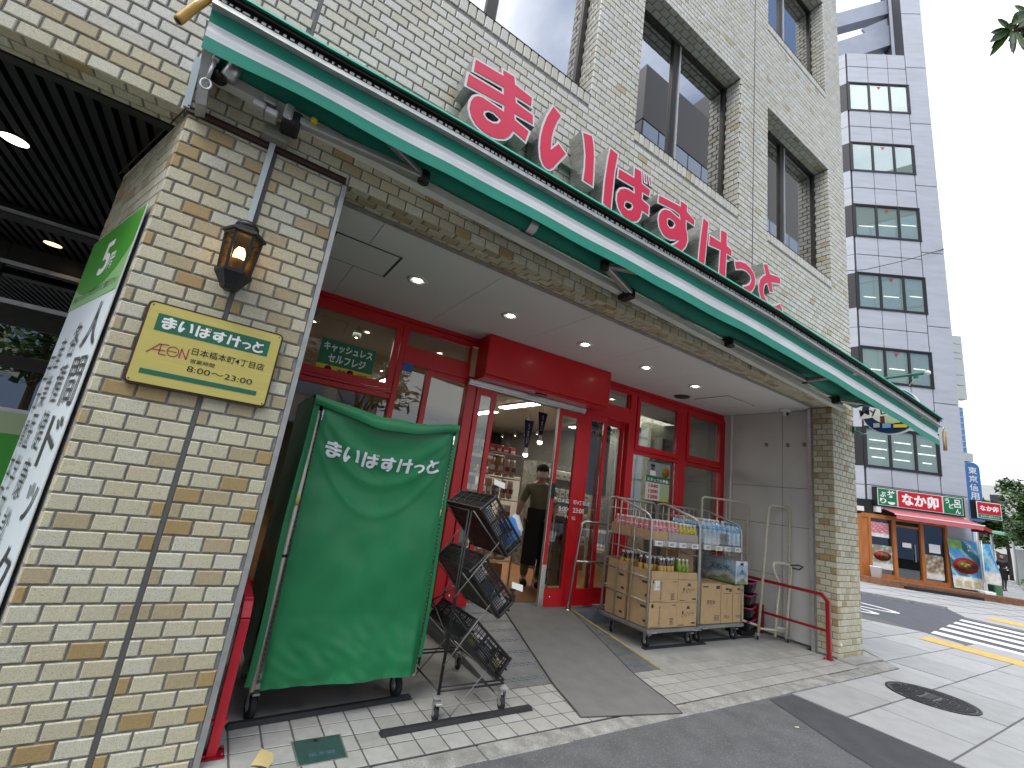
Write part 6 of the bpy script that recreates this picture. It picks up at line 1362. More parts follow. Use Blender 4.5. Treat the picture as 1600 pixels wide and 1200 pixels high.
# ---- bottles
m_capw = mat('white_bottle_cap', (.75, .75, .73), .35)
def bottle_proto(name, label, group, h, r, liquid, lab, labz, cap=m_capw, clear=False, lid_mat=None, square=False):
    t_ = thing(name, label, 'bottle', (0, 0, 0), group); n = 12
    MB().lathe([(r * .85, 0), (r, .008), (r, h * .62), (r * .93, h * .68), (r * .55, h * .83), (r * .38, h * .88), (r * .38, h * .91)], None, n).build('bottle_body', liquid, t_)
    MB().lathe([(r * .50, h * .88), (r * .50, h * .995), (r * .44, h)], None, n).build('cap', cap, t_)
    if lab: MB().lathe([(r * 1.012, h * labz[0]), (r * 1.015, h * .6), (r * .945, h * min(.68, labz[1]))], None, n).build('wrap_label', lab, t_)
    return t_
def liquid(name, c, rough=.12): return mat(name, c, rough, 0, var=.1, scale=30, spec=.6, coat=.4)
def lab(name, c, sp): return mat(name, c, .35, 0, speck=(70, .52, sp, .9), coat=.3)
L_pink = liquid('pink_drink', (.52, .20, .17)); B_pink = lab('pink_wrap', (.66, .36, .40), (.36, .03, .09)); L_yel = liquid('yellow_drink', (.45, .33, .06)); B_yel = lab('yellow_wrap', (.62, .50, .03), (.05, .09, .02))
L_tea = liquid('dark_tea', (.07, .018, .006)); B_tea = lab('golden_wrap', (.60, .38, .03), (.45, .30, .22)); L_grn = liquid('green_tea', (.22, .27, .02)); B_grn = lab('green_wrap', (.10, .24, .02), (.30, .36, .03))
ORD = ['first', 'second', 'third', 'fourth', 'fifth', 'sixth', 'seventh']
def place_bottles(proto, pts, labels, rn):
    rows = sorted(set(round(p[1], 3) for p in pts)); rn_ = ['front row', 'second row', 'third row', 'fourth row', 'fifth row']
    for i, (x, y, z) in enumerate(pts):
        row = rows.index(round(y, 3)); k = sum(1 for p in pts if round(p[1], 3) == round(y, 3) and p[0] < x - 1e-6)
        lbl = labels + ', %s, %s from the left' % (rn_[row], ORD[k])
        M = Matrix.Translation((x, y, z)) @ Matrix.Rotation(rn.uniform(0, 6.28), 4, 'Z') @ Matrix.Rotation(rn.uniform(-.03, .03), 4, 'X')
        if i == 0: proto.matrix_basis = M; proto['label'] = lbl
        else: dup(proto, None, label=lbl, M=M)
rn = random.Random(8); zt = t_z + .007; k_ = .0655
lb = 'pink bottle in the front pink tray'; place_bottles(bottle_proto('drink_bottle', lb, 'pink bottles in the front tray', .205, .031, L_pink, B_pink, (.12, .68)), [(4.205 + i * k_ + (.0), .812 + j * .07, zt) for j in range(4) for i in range(4)] [:15], lb, rn)
lb = 'pink bottle in the back pink tray'; place_bottles(bottle_proto('drink_bottle', lb, 'pink bottles in the back tray', .205, .031, L_pink, B_pink, (.12, .68)), [(4.205 + i * k_, 1.112 + j * .07, zt) for j in range(4) for i in range(4)][:15], lb, rn)
lb = 'pink bottle left in the grey tray'; place_bottles(bottle_proto('drink_bottle', lb, 'pink bottles left in the grey tray', .205, .031, L_pink, B_pink, (.12, .68)), [(4.482 + i * k_, .81 + j * .07, zt) for j in range(3) for i in range(3)], lb, rn)
lb = 'yellow bottle in the grey tray'; place_bottles(bottle_proto('drink_bottle', lb, 'yellow bottles in the grey tray', .195, .031, L_yel, B_yel, (.12, .68)), [(4.69 + i * k_, .81 + j * .07, zt) for j in range(3) for i in range(5)][:14], lb, rn)
lb = 'dark tea bottle in the torn tray'; place_bottles(bottle_proto('tea_bottle', lb, 'dark tea bottles in the torn tray', .205, .031, L_tea, B_tea, (.1, .66)), [(4.225 + i * k_ + rn.uniform(-.006, .006), .80 + j * .075, .706) for j in range(3) for i in range(6) if not (j == 0 and i < 2)], lb, rn)
lb = 'dark tea bottle in the back tray'; place_bottles(bottle_proto('tea_bottle', lb, 'dark tea bottles at the back', .205, .031, L_tea, B_tea, (.1, .66)), [(4.22 + i * k_, 1.14 + j * .075, .712) for j in range(2) for i in range(5)], lb, rn)
lb = 'green tea bottle in the neat tray'; place_bottles(bottle_proto('tea_bottle', lb, 'green tea bottles in the neat tray', .205, .032, L_grn, B_grn, (.1, .66)), [(4.69 + i * .07, .805 + j * .075, .704) for j in range(3) for i in range(3 if j == 0 else 2)], lb, rn)
# water
m_water = mat('clear_water_bottle', (.42, .53, .62), .10, spec=.7, coat=.6, var=.25, scale=38); m_wcap = mat('pale_cap', (.55, .62, .66), .35); m_capb = mat('blue_cap', (.10, .30, .45), .35); B_w = lab('blue_water_wrap', (.10, .28, .52), (.45, .60, .72))
m_clear = glass('clear_pet', (.80, .86, .90), .9, .10, .05)
def big_bottle(label, group, cap, h=.295, r=.046):
    t_ = thing('water_bottle', label, 'bottle', (0, 0, 0), group); n = 14; pr = [(r * .8, 0), (r, .012)]
    for k in range(6): z = .03 + k * .024; pr += [(r, z), (r * .955, z + .006), (r, z + .012)]
    pr += [(r, h * .64), (r * .96, h * .70), (r * .62, h * .84), (r * .30, h * .90), (r * .30, h * .93)]
    MB().lathe(pr, None, n).build('bottle_body', m_water, t_); MB().lathe([(r * 1.01, h * .60), (r * 1.012, h * .645), (r * .97, h * .70), (r * .80, h * .775)], None, n).build('wrap_label', B_w, t_)
    MB().lathe([(r * .40, h * .91), (r * .40, h * .99), (r * .36, h)], None, n).build('cap', cap, t_); return t_
lb = 'white capped water bottle'; place_bottles(big_bottle(lb, 'white capped water bottles', m_capw), [(5.16 + i * .098, .83 + j * .10, t_z) for j in range(5) for i in range(5)], lb, rn)
lb = 'blue capped water bottle'; place_bottles(big_bottle(lb, 'blue capped water bottles', m_capb, .28), [(5.68 + i * .098, .83 + j * .10, t_z) for j in range(5) for i in range(3)], lb, rn)
tag(MB().add([(5.115, .775, 1.10), (5.62, .775, 1.10), (5.62, .772, 1.245), (5.115, .772, 1.245), (5.115, .779, 1.10), (5.62, .779, 1.10), (5.62, .776, 1.245), (5.115, .776, 1.245)], [(0, 1, 2, 3), (7, 6, 5, 4), (0, 4, 5, 1), (1, 5, 6, 2), (2, 6, 7, 3), (3, 7, 4, 0)]).build('clear_shelf_guard', glass('clear_acrylic', (.90, .92, .93), .5, .04, .05)), 'clear acrylic guard in front of the big water bottles', 'guard')
# cartons of the second cart
def water_print(t_, P, w, d, h):
    mb = MB(); put_text(mb, '天然水', P @ frame((-w * .45, -d - .0012, h * .47), X, Z), w * .9, h * .12, .01); put_text(mb, 'ミネラル', P @ frame((-w * .3, -d - .0012, h * .40), X, Z), w * .6, h * .035, .0)
    for k in range(4): mb.box((w * .35, -d - .0015, h * .08 + k * .016), (w * .88, -d - .0008, h * .08 + k * .016 + .007), M=P)
    mb.box((-w * .85, -d - .0015, h * .9), (-w * .3, -d - .0008, h * .93), M=P); mb.box((w * .5, -d - .0015, h * .86), (w * .9, -d - .0008, h * .94), M=P); mb.build('box_print', m_boxprint, t_)
def end_print(t_, P, w, d, h):
    mb = MB(); put_text(mb, '天然水', P @ frame((-w * .5, -d - .0012, h * .12), X, Z), w, h * .09, .01); mb.box((-.03, -d - .0015, h * .86), (.03, -d - .0008, h * .92), M=P); mb.box((-w * .7, -d - .0015, h * .76), (w * .7, -d - .0008, h * .775), M=P); mb.box((-.002, -d - .0015, h * .3), (.001, -d - .0008, h * .72), M=P); mb.box((w * .35, -d - .0015, h * .82), (w * .8, -d - .0008, h * .9), M=P); mb.build('box_print', m_boxprint, t_)
q = carton(5.115, 5.50, .79, 1.13, .205, .655, 'large brown natural water carton at the left of the right cart'); water_print(*q); side_print(*q)
for a, lb in ((5.515, 'narrow brown carton with a grip hole in the middle of the right cart'), (5.765, 'narrow brown carton with a grip hole at the right end of the right cart')):
    q = carton(a, a + .235, .79, 1.16, .205, .64, lb); end_print(*q)
q = carton(5.13, 5.44, 1.14, 1.42, .205, .99, 'tall dark brown carton standing at the back of the right cart'); MB().box((5.13 - .0015, 1.2, .62), (5.1295, 1.3, .69)).build('white_label', m_paper, q[0])
m_bluebox = mat('mountain_print_carton', attr=True, rough=.45, var=.28, scale=13)
bb = thing('printed_carton', 'pale blue printed water carton with mountain picture on top of the brown cartons', 'carton', (5.75, 1.0, .66))
def skyc(v): return (.40, .52, .62) if v > .62 else ((.24, .36, .50) if v > .40 else ((.46, .52, .50) if v > .2 else (.22, .27, .14)))
mb = MB(); x0, x1, y0, y1, z0, z1 = 5.745, 6.03, .76, 1.22, .656, .93
x0 = 5.76
mb.grid(lambda u, v: (x0, y1 + (y0 - y1) * u, z0 + (z1 - z0) * v), 14, 14, smooth=False, colf=lambda u, v: skyc(v + .10 * math.sin(7 * u) + .06 * math.sin(15 * u)))
mb.grid(lambda u, v: (x0 + (x1 - x0) * u, y0, z0 + (z1 - z0) * v), 10, 14, smooth=False, colf=lambda u, v: (.62, .66, .70) if (u < .08 or u > .92 or v > .80) else skyc(v * 1.1 + .08 * math.sin(8 * u)))
mb.add([(x0, y0, z1), (x1, y0, z1), (x1, y1, z1), (x0, y1, z1)], [(0, 1, 2, 3)], col=(.45, .50, .56)); mb.add([(x1, y0, z0), (x1, y1, z0), (x1, y1, z1), (x1, y0, z1)], [(0, 1, 2, 3)], col=(.6, .64, .66)); mb.add([(x1, y1, z0), (x0, y1, z0), (x0, y1, z1), (x1, y1, z1)], [(0, 1, 2, 3)], col=(.6, .64, .66)); mb.build('box', m_bluebox, bb)
mb = MB(); put_text(mb, '天然水', frame((x0 - .0015, y1 - .10, z0 + .13), (0, -1, 0), Z), .28, .075, .01); put_text(mb, '水', frame((x0 + .10, y0 - .0015, z0 + .11), X, Z), .09, .07, .01); mb.build('lettering', mat('navy_print', (.03, .06, .16), .5), bb)
mb = MB(); mb.box((x0 + .10, y0 - .0015, z1 - .05), (x0 + .17, y0 - .0005, z1 - .02)); mb.build('grip_hole', m_ink, bb)
# pink rimmed baskets
pb = None
for k in range(4):
    lb = ('lowest', 'second lowest', 'second highest', 'topmost')[k] + ' black basket with a pink rim in the stack by the right wall'
    if pb is None:
        pb = thing('hand_basket', lb, 'basket', (0, 0, 0), 'pink rimmed baskets stacked by the wall')
        mb = MB(); rim = rrect(-.20, -.14, .20, .14, .04, 4); base = rrect(-.16, -.11, .16, .11, .03, 4); n = len(rim)
        mb.add([(p[0], p[1], .12) for p in rim] + [(p[0], p[1], 0) for p in base], [(i, (i + 1) % n, n + (i + 1) % n, n + i)[::-1] for i in range(n)] + [tuple(range(n, 2 * n))]); mb.build('shell', mat('black_basket_mesh', (.012, .012, .014), .4), pb)
        MB().tube([(p[0], p[1], .122) for p in rim], .012, 6, closed=True).build('rim', mat('pink_plastic', (.32, .025, .11), .4), pb)
        mb = MB()
        for s in (-1, 1):
            for xx in (-.12, 0, .12): mb.add([(xx - .03, s * .126, .03), (xx + .03, s * .126, .03), (xx + .02, s * .137, .09), (xx - .01, s * .137, .09)], [(0, 1, 2, 3) if s < 0 else (3, 2, 1, 0)])
        mb.build('opening', mat('pale_gap', (.25, .24, .18), .7), pb)
        pb.matrix_basis = Matrix.Translation((6.36, 1.02, .06)) @ Matrix.Rotation(.3, 4, 'Z')
    else: dup(pb, None, label=lb, M=Matrix.Translation((6.36 + .01 * k, 1.02, .06 + .155 * k)) @ Matrix.Rotation(.3 + .05 * (k % 2), 4, 'Z'))
tag(MB().cbox((6.17, .90, .002), (6.55, 1.14, .058), .01).build('low_stand', m_blackmetal), 'low black stand under the stack of pink rimmed baskets', 'stand')
tag(MB().cbox((6.60, .92, .002), (6.74, 1.12, .36), .01).build('red_bin', mat('dull_red_plastic', (.25, .01, .02), .4)), 'small dull red bin behind the beige trolley', 'bin')
# beige trolleys
def utube(p0, p1, p2, p3, r, rad=.05):
    P = [Vector(p) for p in (p0, p1, p2, p3)]; out = [P[0]]
    for i in (1, 2):
        a = (P[i - 1] - P[i]).normalized(); b = (P[i + 1] - P[i]).normalized(); out += [P[i] + a * rad, P[i] + a * rad * .3 + b * rad * .3 * .6, P[i] + b * rad]
    return out + [P[3]]
tr = thing('tall_trolley', 'tall beige tubular trolley frame standing on castors by the right wall', 'trolley', (6.45, .7, 0))
MB().tube(utube((6.285, .76, .06), (6.50, .74, 1.70), (6.715, .57, 1.70), (6.665, .585, .06), .017), .017, 9).build('upright_frame', m_beige, tr)
mb = MB(); mb.tube([(6.30, .76, .13), (6.665, .585, .13)], .014, 8); mb.tube([(6.30, .77, .16), (6.02, 1.05, .22)], .014, 8); mb.build('base_tube', m_beige, tr)
castor(tr, 6.275, .76, .07, .03, .02, .6, False); castor(tr, 6.665, .585, .07, .03, .02, .6, False)
tr2 = thing('hand_truck', 'small beige hand truck with a bent frame and black grip before the tall trolley', 'hand truck', (6.6, .65, 0))
mb = MB(); mb.tube([(6.50, .66, .05), (6.56, .66, .42), (6.60, .655, .64), (6.575, .65, .72), (6.475, .66, .85), (6.455, .66, .91), (6.475, .66, .95), (6.53, .655, .958), (6.64, .59, .958), (6.70, .56, .94), (6.715, .56, .88), (6.70, .565, .72), (6.655, .575, .40), (6.62, .585, .05)], .0165, 9); mb.build('frame', mat('cream_painted_tube', (.60, .56, .44), .4, dirt=(30, .56, (.25, .20, .14), .7)), tr2)
mb = MB(); mb.tube([(6.60, .655, .68), (6.70, .57, .68)], .012, 8); mb.tube([(6.52, .66, .16), (6.64, .585, .16)], .012, 8); mb.build('cross_tube', MATS['cream_painted_tube'], tr2)
mb = MB(); mb.tube([(6.68, .56, .945), (6.80 - .03, .50, .965), (6.80 - .03, .44, .955), (6.72, .46, .915), (6.66, .52, .92)], .008, 7); mb.build('grip', m_black, tr2)
tr3 = thing('cage_frame', 'beige tube cage frame standing behind the cart of bottled water', 'cage', (6.1, 1.2, 0))
MB().tube(utube((5.74, 1.25, .06), (5.74, 1.25, 1.685), (6.60, 1.10, 1.70), (6.60, 1.10, .1), .015), .014, 8).build('frame', m_beige, tr3)
mb = MB()
for x in (6.02, 6.24): mb.tube([(x, 1.20, .1), (x, 1.20, 1.685)], .009, 7)
for z in (.55, 1.0): mb.tube([(5.74, 1.25, z), (6.60, 1.10, z)], .009, 7)
mb.build('bars', m_beige, tr3)
# ================================================================== OFFICE BUILDING ACROSS THE SIDE ROAD
FBM = Matrix(((.7986, .6018, 0, 23.4), (-.6018, .7986, 0, 2.4), (0, 0, 1, 0), (0, 0, 0, 1)))
def fbx(mb, a, b, mi=0, c=0): (mb.cbox if c else mb.box)(*((a, b) + ((c,) if c else ())), mi=mi, M=FBM); return mb
ob = thing('office_building', 'tall pale blue grey panelled office building across the side road', 'building', (23.4, 2.4, 0))
m_panel = mat('blue_grey_panel', (.43, .45, .50), .55, var=.10, scale=.9, stretch=(1, 1, 6), bump=.2, bscale=20)
m_gapd = mat('dark_panel_gap', (.06, .06, .07), .8)
mb = MB(); mb.prism([(-4.9, 1.2), (-3.52, .03), (.04, .03), (.04, 9), (-4.9, 9)], lambda u, v, d: FBM @ Vector((u, v, d)), 24.0, .0); fbx(mb, (-.84, .03, 24), (.04, 1.2, 33)); mb.build('core', m_gapd, ob)
WZ8 = [(4.17, 5.66), (7.55, 8.97), (10.70, 12.27), (14.05, 15.58), (17.37, 18.83), (20.66, 22.2)]
colx = [-3.48, -2.57, -1.66, -.86]
def facet(z0, z1):   # the narrow canted facet at the left
    a = Vector((-3.52, .0, 0)); b = Vector((-4.88, 1.16, 0)); d = (b - a).normalized(); n_ = Vector((-.65, -.76, 0))
    mb = MB(); P = [a + d * .03, b]; mb.add([FBM @ Vector((p.x + n_.x * o, p.y + n_.y * o, z)) for o in (.0, -.05) for z in (z0, z1) for p in P], [(1, 0, 2, 3), (4, 5, 7, 6), (0, 1, 5, 4), (2, 6, 7, 3), (0, 4, 6, 2), (1, 3, 7, 5)]); return mb
m_spl = []
zb = [(.0, .0)]
bands = []; prev = 2.9
for (a, b) in WZ8:
    mid = (prev + a) / 2 if prev > 3 else a - .72
    bands.append((prev, mid)); bands.append((mid, a)); prev = b
bands += [(prev, prev + .98), (prev + .98, 24.0)]
pc_ = {}
for z0, z1 in bands:
    for i in range(3):
        mb = MB(); fbx(mb, (colx[i] + .012, -.02, z0 + .012), (colx[i + 1] - .012, .03, z1 - .012), 0, .012); mb.build('panel', m_panel, ob)
    facet(z0 + .012, z1 - .012).build('panel', m_panel, ob)
zz = 2.9
edges = [2.9] + [round(2.55 + 3.30 * k, 2) + .9 for k in range(1, 10)]
edges = [.3, 3.45, 6.95, 10.15, 13.5, 16.8, 20.1, 23.3, 26.6, 30]
for z0, z1 in zip(edges, edges[1:]):
    mb = MB(); fbx(mb, (-.85 + .012, -.022, z0 + .012), (.05, .03, z1 - .012), 0, .012); mb.build('panel', m_panel, ob)
m_owin = glass('office_glass', (.92, .96, .95), .3, .04); m_oframe = mat('dark_window_frame', (.04, .038, .042), .45, .3)
m_osheer = mat('pale_blind', (.44, .50, .47), .7); m_strip = mat('lit_office_lamp', (.9, .9, .8), .5, emit=(1, .96, .82), estr=.9)
for wi, (a, b) in enumerate(WZ8):
    for i in range(3):
        mb = MB(); x0 = colx[i] + (.0 if i else .02); x1 = colx[i + 1]; f = .045
        fbx(mb, (x0, -.03, a), (x0 + f, .03, b)); fbx(mb, (x1 - f, -.03, a), (x1, .03, b)); fbx(mb, (x0 + f, -.03, b - f), (x1 - f, .03, b)); fbx(mb, (x0 + f, -.035, a), (x1 - f, .03, a + f)); w = mb.build('window', m_oframe, ob)
        mb = MB(); fbx(mb, (x0 + f, -.006, a + f), (x1 - f, .0, b - f)); mb.build('pane', m_owin, w)
        mb = MB(); fbx(mb, (x0 + f, .018, a + f), (x1 - f, .026, b - f)); mb.build('blind', m_osheer, w)
        if wi < 4:
            mb = MB(); rq = random.Random(wi * 10 + i)
            for k in range(1 if wi else 3): z = a + .35 + (k * .33 if not wi else .15 + .1 * i); fbx(mb, (x0 + f + .05 + rq.uniform(0, .15), .010, z), (x1 - f - rq.uniform(.02, .2), .016, z + .035))
            mb.build('lit_strip', m_strip, w)
        if i == 1 and wi > 0:
            mb = MB(); xm = (x0 + x1) / 2; mb.add([FBM @ Vector(p) for p in ((xm - .09, -.010, b - .14), (xm, -.010, b - .27), (xm + .09, -.010, b - .14))], [(0, 1, 2)]); mb.build('red_triangle', m_redp, w)
    mb = facet(a, b); w = mb.build('window', m_owin if False else m_oframe, ob)
    mb = MB(); fbx(mb, (-3.53, -.04, a - .02), (-3.46, .03, b + .02)); mb.build('frame_post', m_oframe, ob); fbx(MB(), (-.862, -.04, a - .03), (-.80, .03, b + .03)).build('frame_post', m_oframe, ob)
    fbx(MB(), (-3.52, -.05, b), (-.80, .03, b + .05)).build('frame_rail', m_oframe, ob); fbx(MB(), (-3.52, -.05, a - .05), (-.80, .03, a)).build('frame_rail', m_oframe, ob)
# open roof frame
m_beam = mat('blue_grey_steel', (.28, .31, .38), .5, var=.1, scale=2)
mb = MB()
P = lambda x, z, y=1.0: FBM @ Vector((x, y, z))
mb.bar(P(-3.6, 26.95), P(.1, 28.5), .5, .85); mb.bar(P(-3.6, 24.9), P(.1, 26.7), .5, 1.15); mb.bar(P(-3.6, 25.6, 3.5), P(.1, 24.8, 3.5), .4, .5); mb.bar(P(-3.3, 24), P(-3.3, 26.2), .12, .12); fbx(mb, (-3.5, .03, 23.9), (-.84, .5, 24.06)); mb.bar(P(-.84, 24, .6), P(-.84, 33, .6), .12, .12); mb.build('roof_frame', m_beam, ob)
mb = MB(); mb.bar(P(-1.95, 26.45, .9), P(-.58, 27.30, .9), .1, .55); mb.build('vent_box', m_beam, ob)
# ---- ground floor restaurant
rs_ = thing('restaurant', 'orange wooden restaurant with dark glass doors under a pink awning', 'restaurant', (21.8, 3.4, 0))
m_wood = mat('orange_wood', (.42, .15, .04), .4, var=.2, scale=2, stretch=(4, 4, 1), coat=.2)
m_dark = glass('dark_door_glass', (.10, .10, .10), 1.2, .12); m_redbrick = mat('red_brown_tile', (.24, .11, .06), .7, var=.3, scale=6)
mb = MB(); mb.prism([(-5.2, .5), (-3.75, -.85), (.9, -.85), (.35, .02), (-5.2, .02 + .5)], lambda u, v, d: FBM @ Vector((u, v, d)), .20, -.02); mb.build('plinth', m_redbrick, rs_)
mb = MB()
for k in range(34):
    x = -3.7 + k * .135; fbx(mb, (x, -.86, .11), (x + .125, -.851, .195)); fbx(mb, (x + .06, -.86, .01), (x + .185, -.851, .10))
mb.build('facing_tiles', m_redbrick, rs_, 'stuff')
fbx(MB(), (-3.0, -1.0, .0), (-1.7, -.86, .09)).build('black_step', m_rubber, rs_); fbx(MB(), (-1.68, -1.0, .0), (-.6, -.86, .09)).build('black_step', m_rubber, rs_)
mb = MB(); fbx(mb, (-3.9, -.03, .2), (-.86, -.025, 2.9)); mb.build('dark_back', m_ink, rs_)
for x0, x1 in ((-3.90, -3.80), (-3.58, -3.48), (-2.74, -2.62), (-1.80, -1.68), (-.95, -.86)):
    mb = MB(); fbx(mb, (x0, -.14, .2), (x1, -.03, 2.35), 0, .01); mb.build('wood_post', m_wood, rs_)
for a_, b_ in (((-3.8, -.13, 2.25), (-.95, -.03, 2.40)), ((-3.48, -.12, .2), (-2.74, -.03, .34)), ((-1.68, -.12, .2), (-.95, -.03, .34)), ((-3.8, -.10, .2), (-3.58, -.03, 2.25))): fbx(MB(), a_, b_).build('wood_rail', m_wood, rs_)
mb = MB(); fbx(mb, (-3.46, -.06, .34), (-2.76, -.05, 2.24)); fbx(mb, (-2.60, -.06, .30), (-1.82, -.05, 2.05)); fbx(mb, (-1.66, -.06, .34), (-.97, -.05, 2.24)); mb.build('pane', m_dark, rs_)
fbx(MB(), (-2.60, -.10, 2.05), (-1.82, -.04, 2.12)).build('door_rail', m_wood, rs_); fbx(MB(), (-2.62, -.10, .2), (-1.80, -.04, .30)).build('door_rail', m_wood, rs_)
for (a, b, c, d, cols, lb) in ((-3.45, -2.84, 1.60, 2.12, ((.62, .12, .16), (.62, .45, .45)), 'red and white menu poster on the left restaurant window'), (-3.45, -2.76, .50, 1.32, ((.15, .30, .22), (.5, .12, .08)), 'bowl of noodles poster on the left restaurant window'), (-1.66, -1.04, .40, 1.22, ((.32, .26, .17), (.20, .08, .04)), 'set meals poster on the right restaurant window')):
    t_ = thing('window_poster', lb, 'poster', FBM @ Vector(((a + b) / 2, -.1, c)))
    mb = MB(); mb.grid(lambda u, v: FBM @ Vector((a + (b - a) * u, -.075, c + (d - c) * v)), 8, 10, smooth=False, colf=lambda u, v: (.70, .70, .68) if v < .22 else (cols[0] if (int(u * 8) + int(v * 10)) % 3 else (cols[1] if (int(u * 8 + v * 3)) % 2 else (.62, .60, .55)))); mb.build('print', mat('printed_poster', attr=True, rough=.4, var=.25, scale=9), t_)
    if 'bowl' in lb:
        Mb = FBM @ Matrix.Translation(((a + b) / 2, -.078, c + .45)) @ Matrix.Rotation(math.radians(90), 4, 'X') @ Matrix.Diagonal((1.25, .72, 1, 1)); MB().lathe([(.17, 0), (.24, .002)], Mb, 24).build('bowl_print', m_redp, t_); MB().lathe([(0, .001), (.17, .002)], Mb, 20).build('noodle_print', mat('noodle_print', (.62, .55, .30), .5, var=.4, scale=30), t_)
fbx(MB(), (-2.40, -.085, 1.36), (-2.1, -.08, 1.52)).build('notice', m_white, rs_); fbx(MB(), (-1.50, -.085, 1.3), (-1.12, -.08, 1.6)).build('notice', m_white, rs_)
mb = MB(); fbx(mb, (-2.0, -.10, .9), (-1.96, -.085, 1.5)); mb.build('door_handle', m_chrome, rs_)
bp = thing('bowl_poster', 'large outdoor poster of a red noodle bowl on blue waves at the corner', 'poster', FBM @ Vector((-.4, -.2, .3)))
mb = MB()
def bpc(u, v):
    if v < .26: return (.74, .74, .72)
    if v > .82 and u < .5: return (.22, .42, .12)
    s = math.sin(6 * u + 9 * v); return (.10, .33, .58) if s > .1 else ((.35, .55, .66) if s > -.5 else (.05, .16, .20))
mb.grid(lambda u, v: FBM @ Vector((-.93 + .98 * u, -.16 - .14 * (1 - v), .25 + 1.62 * v)), 20, 30, smooth=False, colf=bpc); mb.build('print', MATS['printed_poster'], bp)
bmx = FBM @ Matrix.Translation((-.45, -.25, 1.02)) @ Matrix.Rotation(math.radians(85), 4, 'X') @ Matrix.Diagonal((1.35, .85, 1, 1))
MB().lathe([(.21, 0), (.31, .004)], bmx, 28).build('bowl_rim', m_redp, bp); MB().lathe([(0, .003), (.21, .004)], bmx, 22).build('noodles', MATS['noodle_print'], bp)
mb = MB()
for k in range(3): mb.lathe([(0, .006), (.06, .008)], bmx @ Matrix.Translation((-.08 + .08 * k, .03 * (-1) ** k, 0)), 10)
mb.build('topping', mat('yellow_green_print', (.55, .48, .05), .5), bp)
mb = MB(); 
for k in range(3): fbx(mb, (-.86 + k * .30, -.305, .32), (-.66 + k * .30, -.298, .52))
mb.build('small_dishes', MATS['noodle_print'], bp)
mb = MB(); vtext(mb, '冷たい', FBM @ frame((-.30, -.19, 1.30), X, Z), .14, .48, .02); mb.build('lettering', m_white, bp)
mb = MB(); fbx(mb, (-.94, -.13, .2), (.06, -.10, 1.9)); mb.build('board', m_aludull, bp)
# sign band
sb = thing('restaurant_sign', 'long restaurant sign with a red centre and green ends above the pink awning', 'sign', FBM @ Vector((-1.8, -.2, 3)))
mb = MB(); fbx(mb, (-3.33, -.22, 2.70), (-.28, -.03, 3.40)); mb.build('box', m_black, sb)
m_sgreen = mat('sign_green', (.01, .17, .07), .4); m_sred = mat('sign_red', (.48, .015, .03), .4)
for a, b, m, nm in ((-3.25, -2.61, m_sgreen, 'green_panel'), (-2.56, -1.05, m_sred, 'red_panel'), (-1.0, -.36, m_sgreen, 'green_panel')):
    mb = MB(); fbx(mb, (a - .02, -.228, 2.745), (b + .02, -.222, 3.365)); o = mb.build(nm, m_white, sb); mb = MB(); fbx(mb, (a, -.236, 2.765), (b, -.229, 3.345)); mb.build('face', m, o)
mb = MB(); put_text(mb, 'なか卯', FBM @ frame((-2.44, -.239, 2.84), X, Z), 1.27, .44, .045); vtext(mb, 'ぶり', FBM @ frame((-3.20, -.239, 2.80), X, Z), .22, .46, .03); put_text(mb, '丼', FBM @ frame((-2.93, -.239, 3.05), X, Z), .26, .26, .03)
put_text(mb, 'う', FBM @ frame((-.96, -.239, 3.12), X, Z), .16, .18, .03); put_text(mb, 'ど', FBM @ frame((-.83, -.239, 2.95), X, Z), .17, .18, .03); put_text(mb, 'ん', FBM @ frame((-.62, -.239, 2.79), X, Z), .18, .17, .03); put_text(mb, '呂', FBM @ frame((-.64, -.239, 3.0), X, Z), .22, .29, .02)
bb_ = FBM @ Matrix.Translation((-2.80, -.238, 2.90)); mb.add([bb_ @ Vector((.13 * math.cos(math.radians(a)), 0, .10 * math.sin(math.radians(a)))) for a in range(180, 361, 20)], [tuple(range(10))]); mb.build('lettering', m_white, sb)
pa = thing('pink_awning', 'faded pink awning over the restaurant doors', 'awning', FBM @ Vector((-1.8, -.5, 2.4)))
m_pinkc = mat('faded_pink_cloth', (.55, .13, .15), .7, var=.1, scale=3); 
mb = MB(); mb.grid(lambda u, v: FBM @ Vector((-3.05 + 2.85 * u, -.06 - .72 * v, 2.66 - .20 * v)), 10, 4); mb.grid(lambda u, v: FBM @ Vector((-3.05 + 2.85 * u, -.78, 2.46 - .16 * v + .008 * math.sin(50 * u))), 30, 2); mb.build('cloth', m_pinkc, pa)
mb = MB(); fbx(mb, (-3.2, -.13, 2.62), (-.18, -.03, 2.69)); fbx(mb, (-3.10, -.79, 2.44), (-.15, -.765, 2.475)); fbx(mb, (-3.3, -.2, 2.48), (-3.15, -.03, 2.69)); fbx(mb, (-4.2, -.16, 2.45), (-3.72, -.03, 2.62)); mb.build('frame', m_lampwhite, pa)
pa2 = thing('pink_awning', 'short red awning round the corner of the restaurant', 'awning', FBM @ Vector((.3, 0, 2.4)))
mb = MB(); mb.grid(lambda u, v: FBM @ Vector((.06 + .62 * v, -.1 + 3.2 * u, 2.62 - .22 * v)), 8, 3); mb.grid(lambda u, v: FBM @ Vector((.68, -.1 + 3.2 * u, 2.40 - .13 * v)), 8, 2); mb.grid(lambda u, v: FBM @ Vector((.06 + .62 * u, -.1, (2.62 - .22 * u) - .13 * v)), 4, 2); mb.build('cloth', mat('red_cloth', (.50, .06, .07), .7), pa2)
ps = thing('projecting_sign', 'small red projecting restaurant sign at the building corner', 'sign', FBM @ Vector((.4, -.3, 3)))
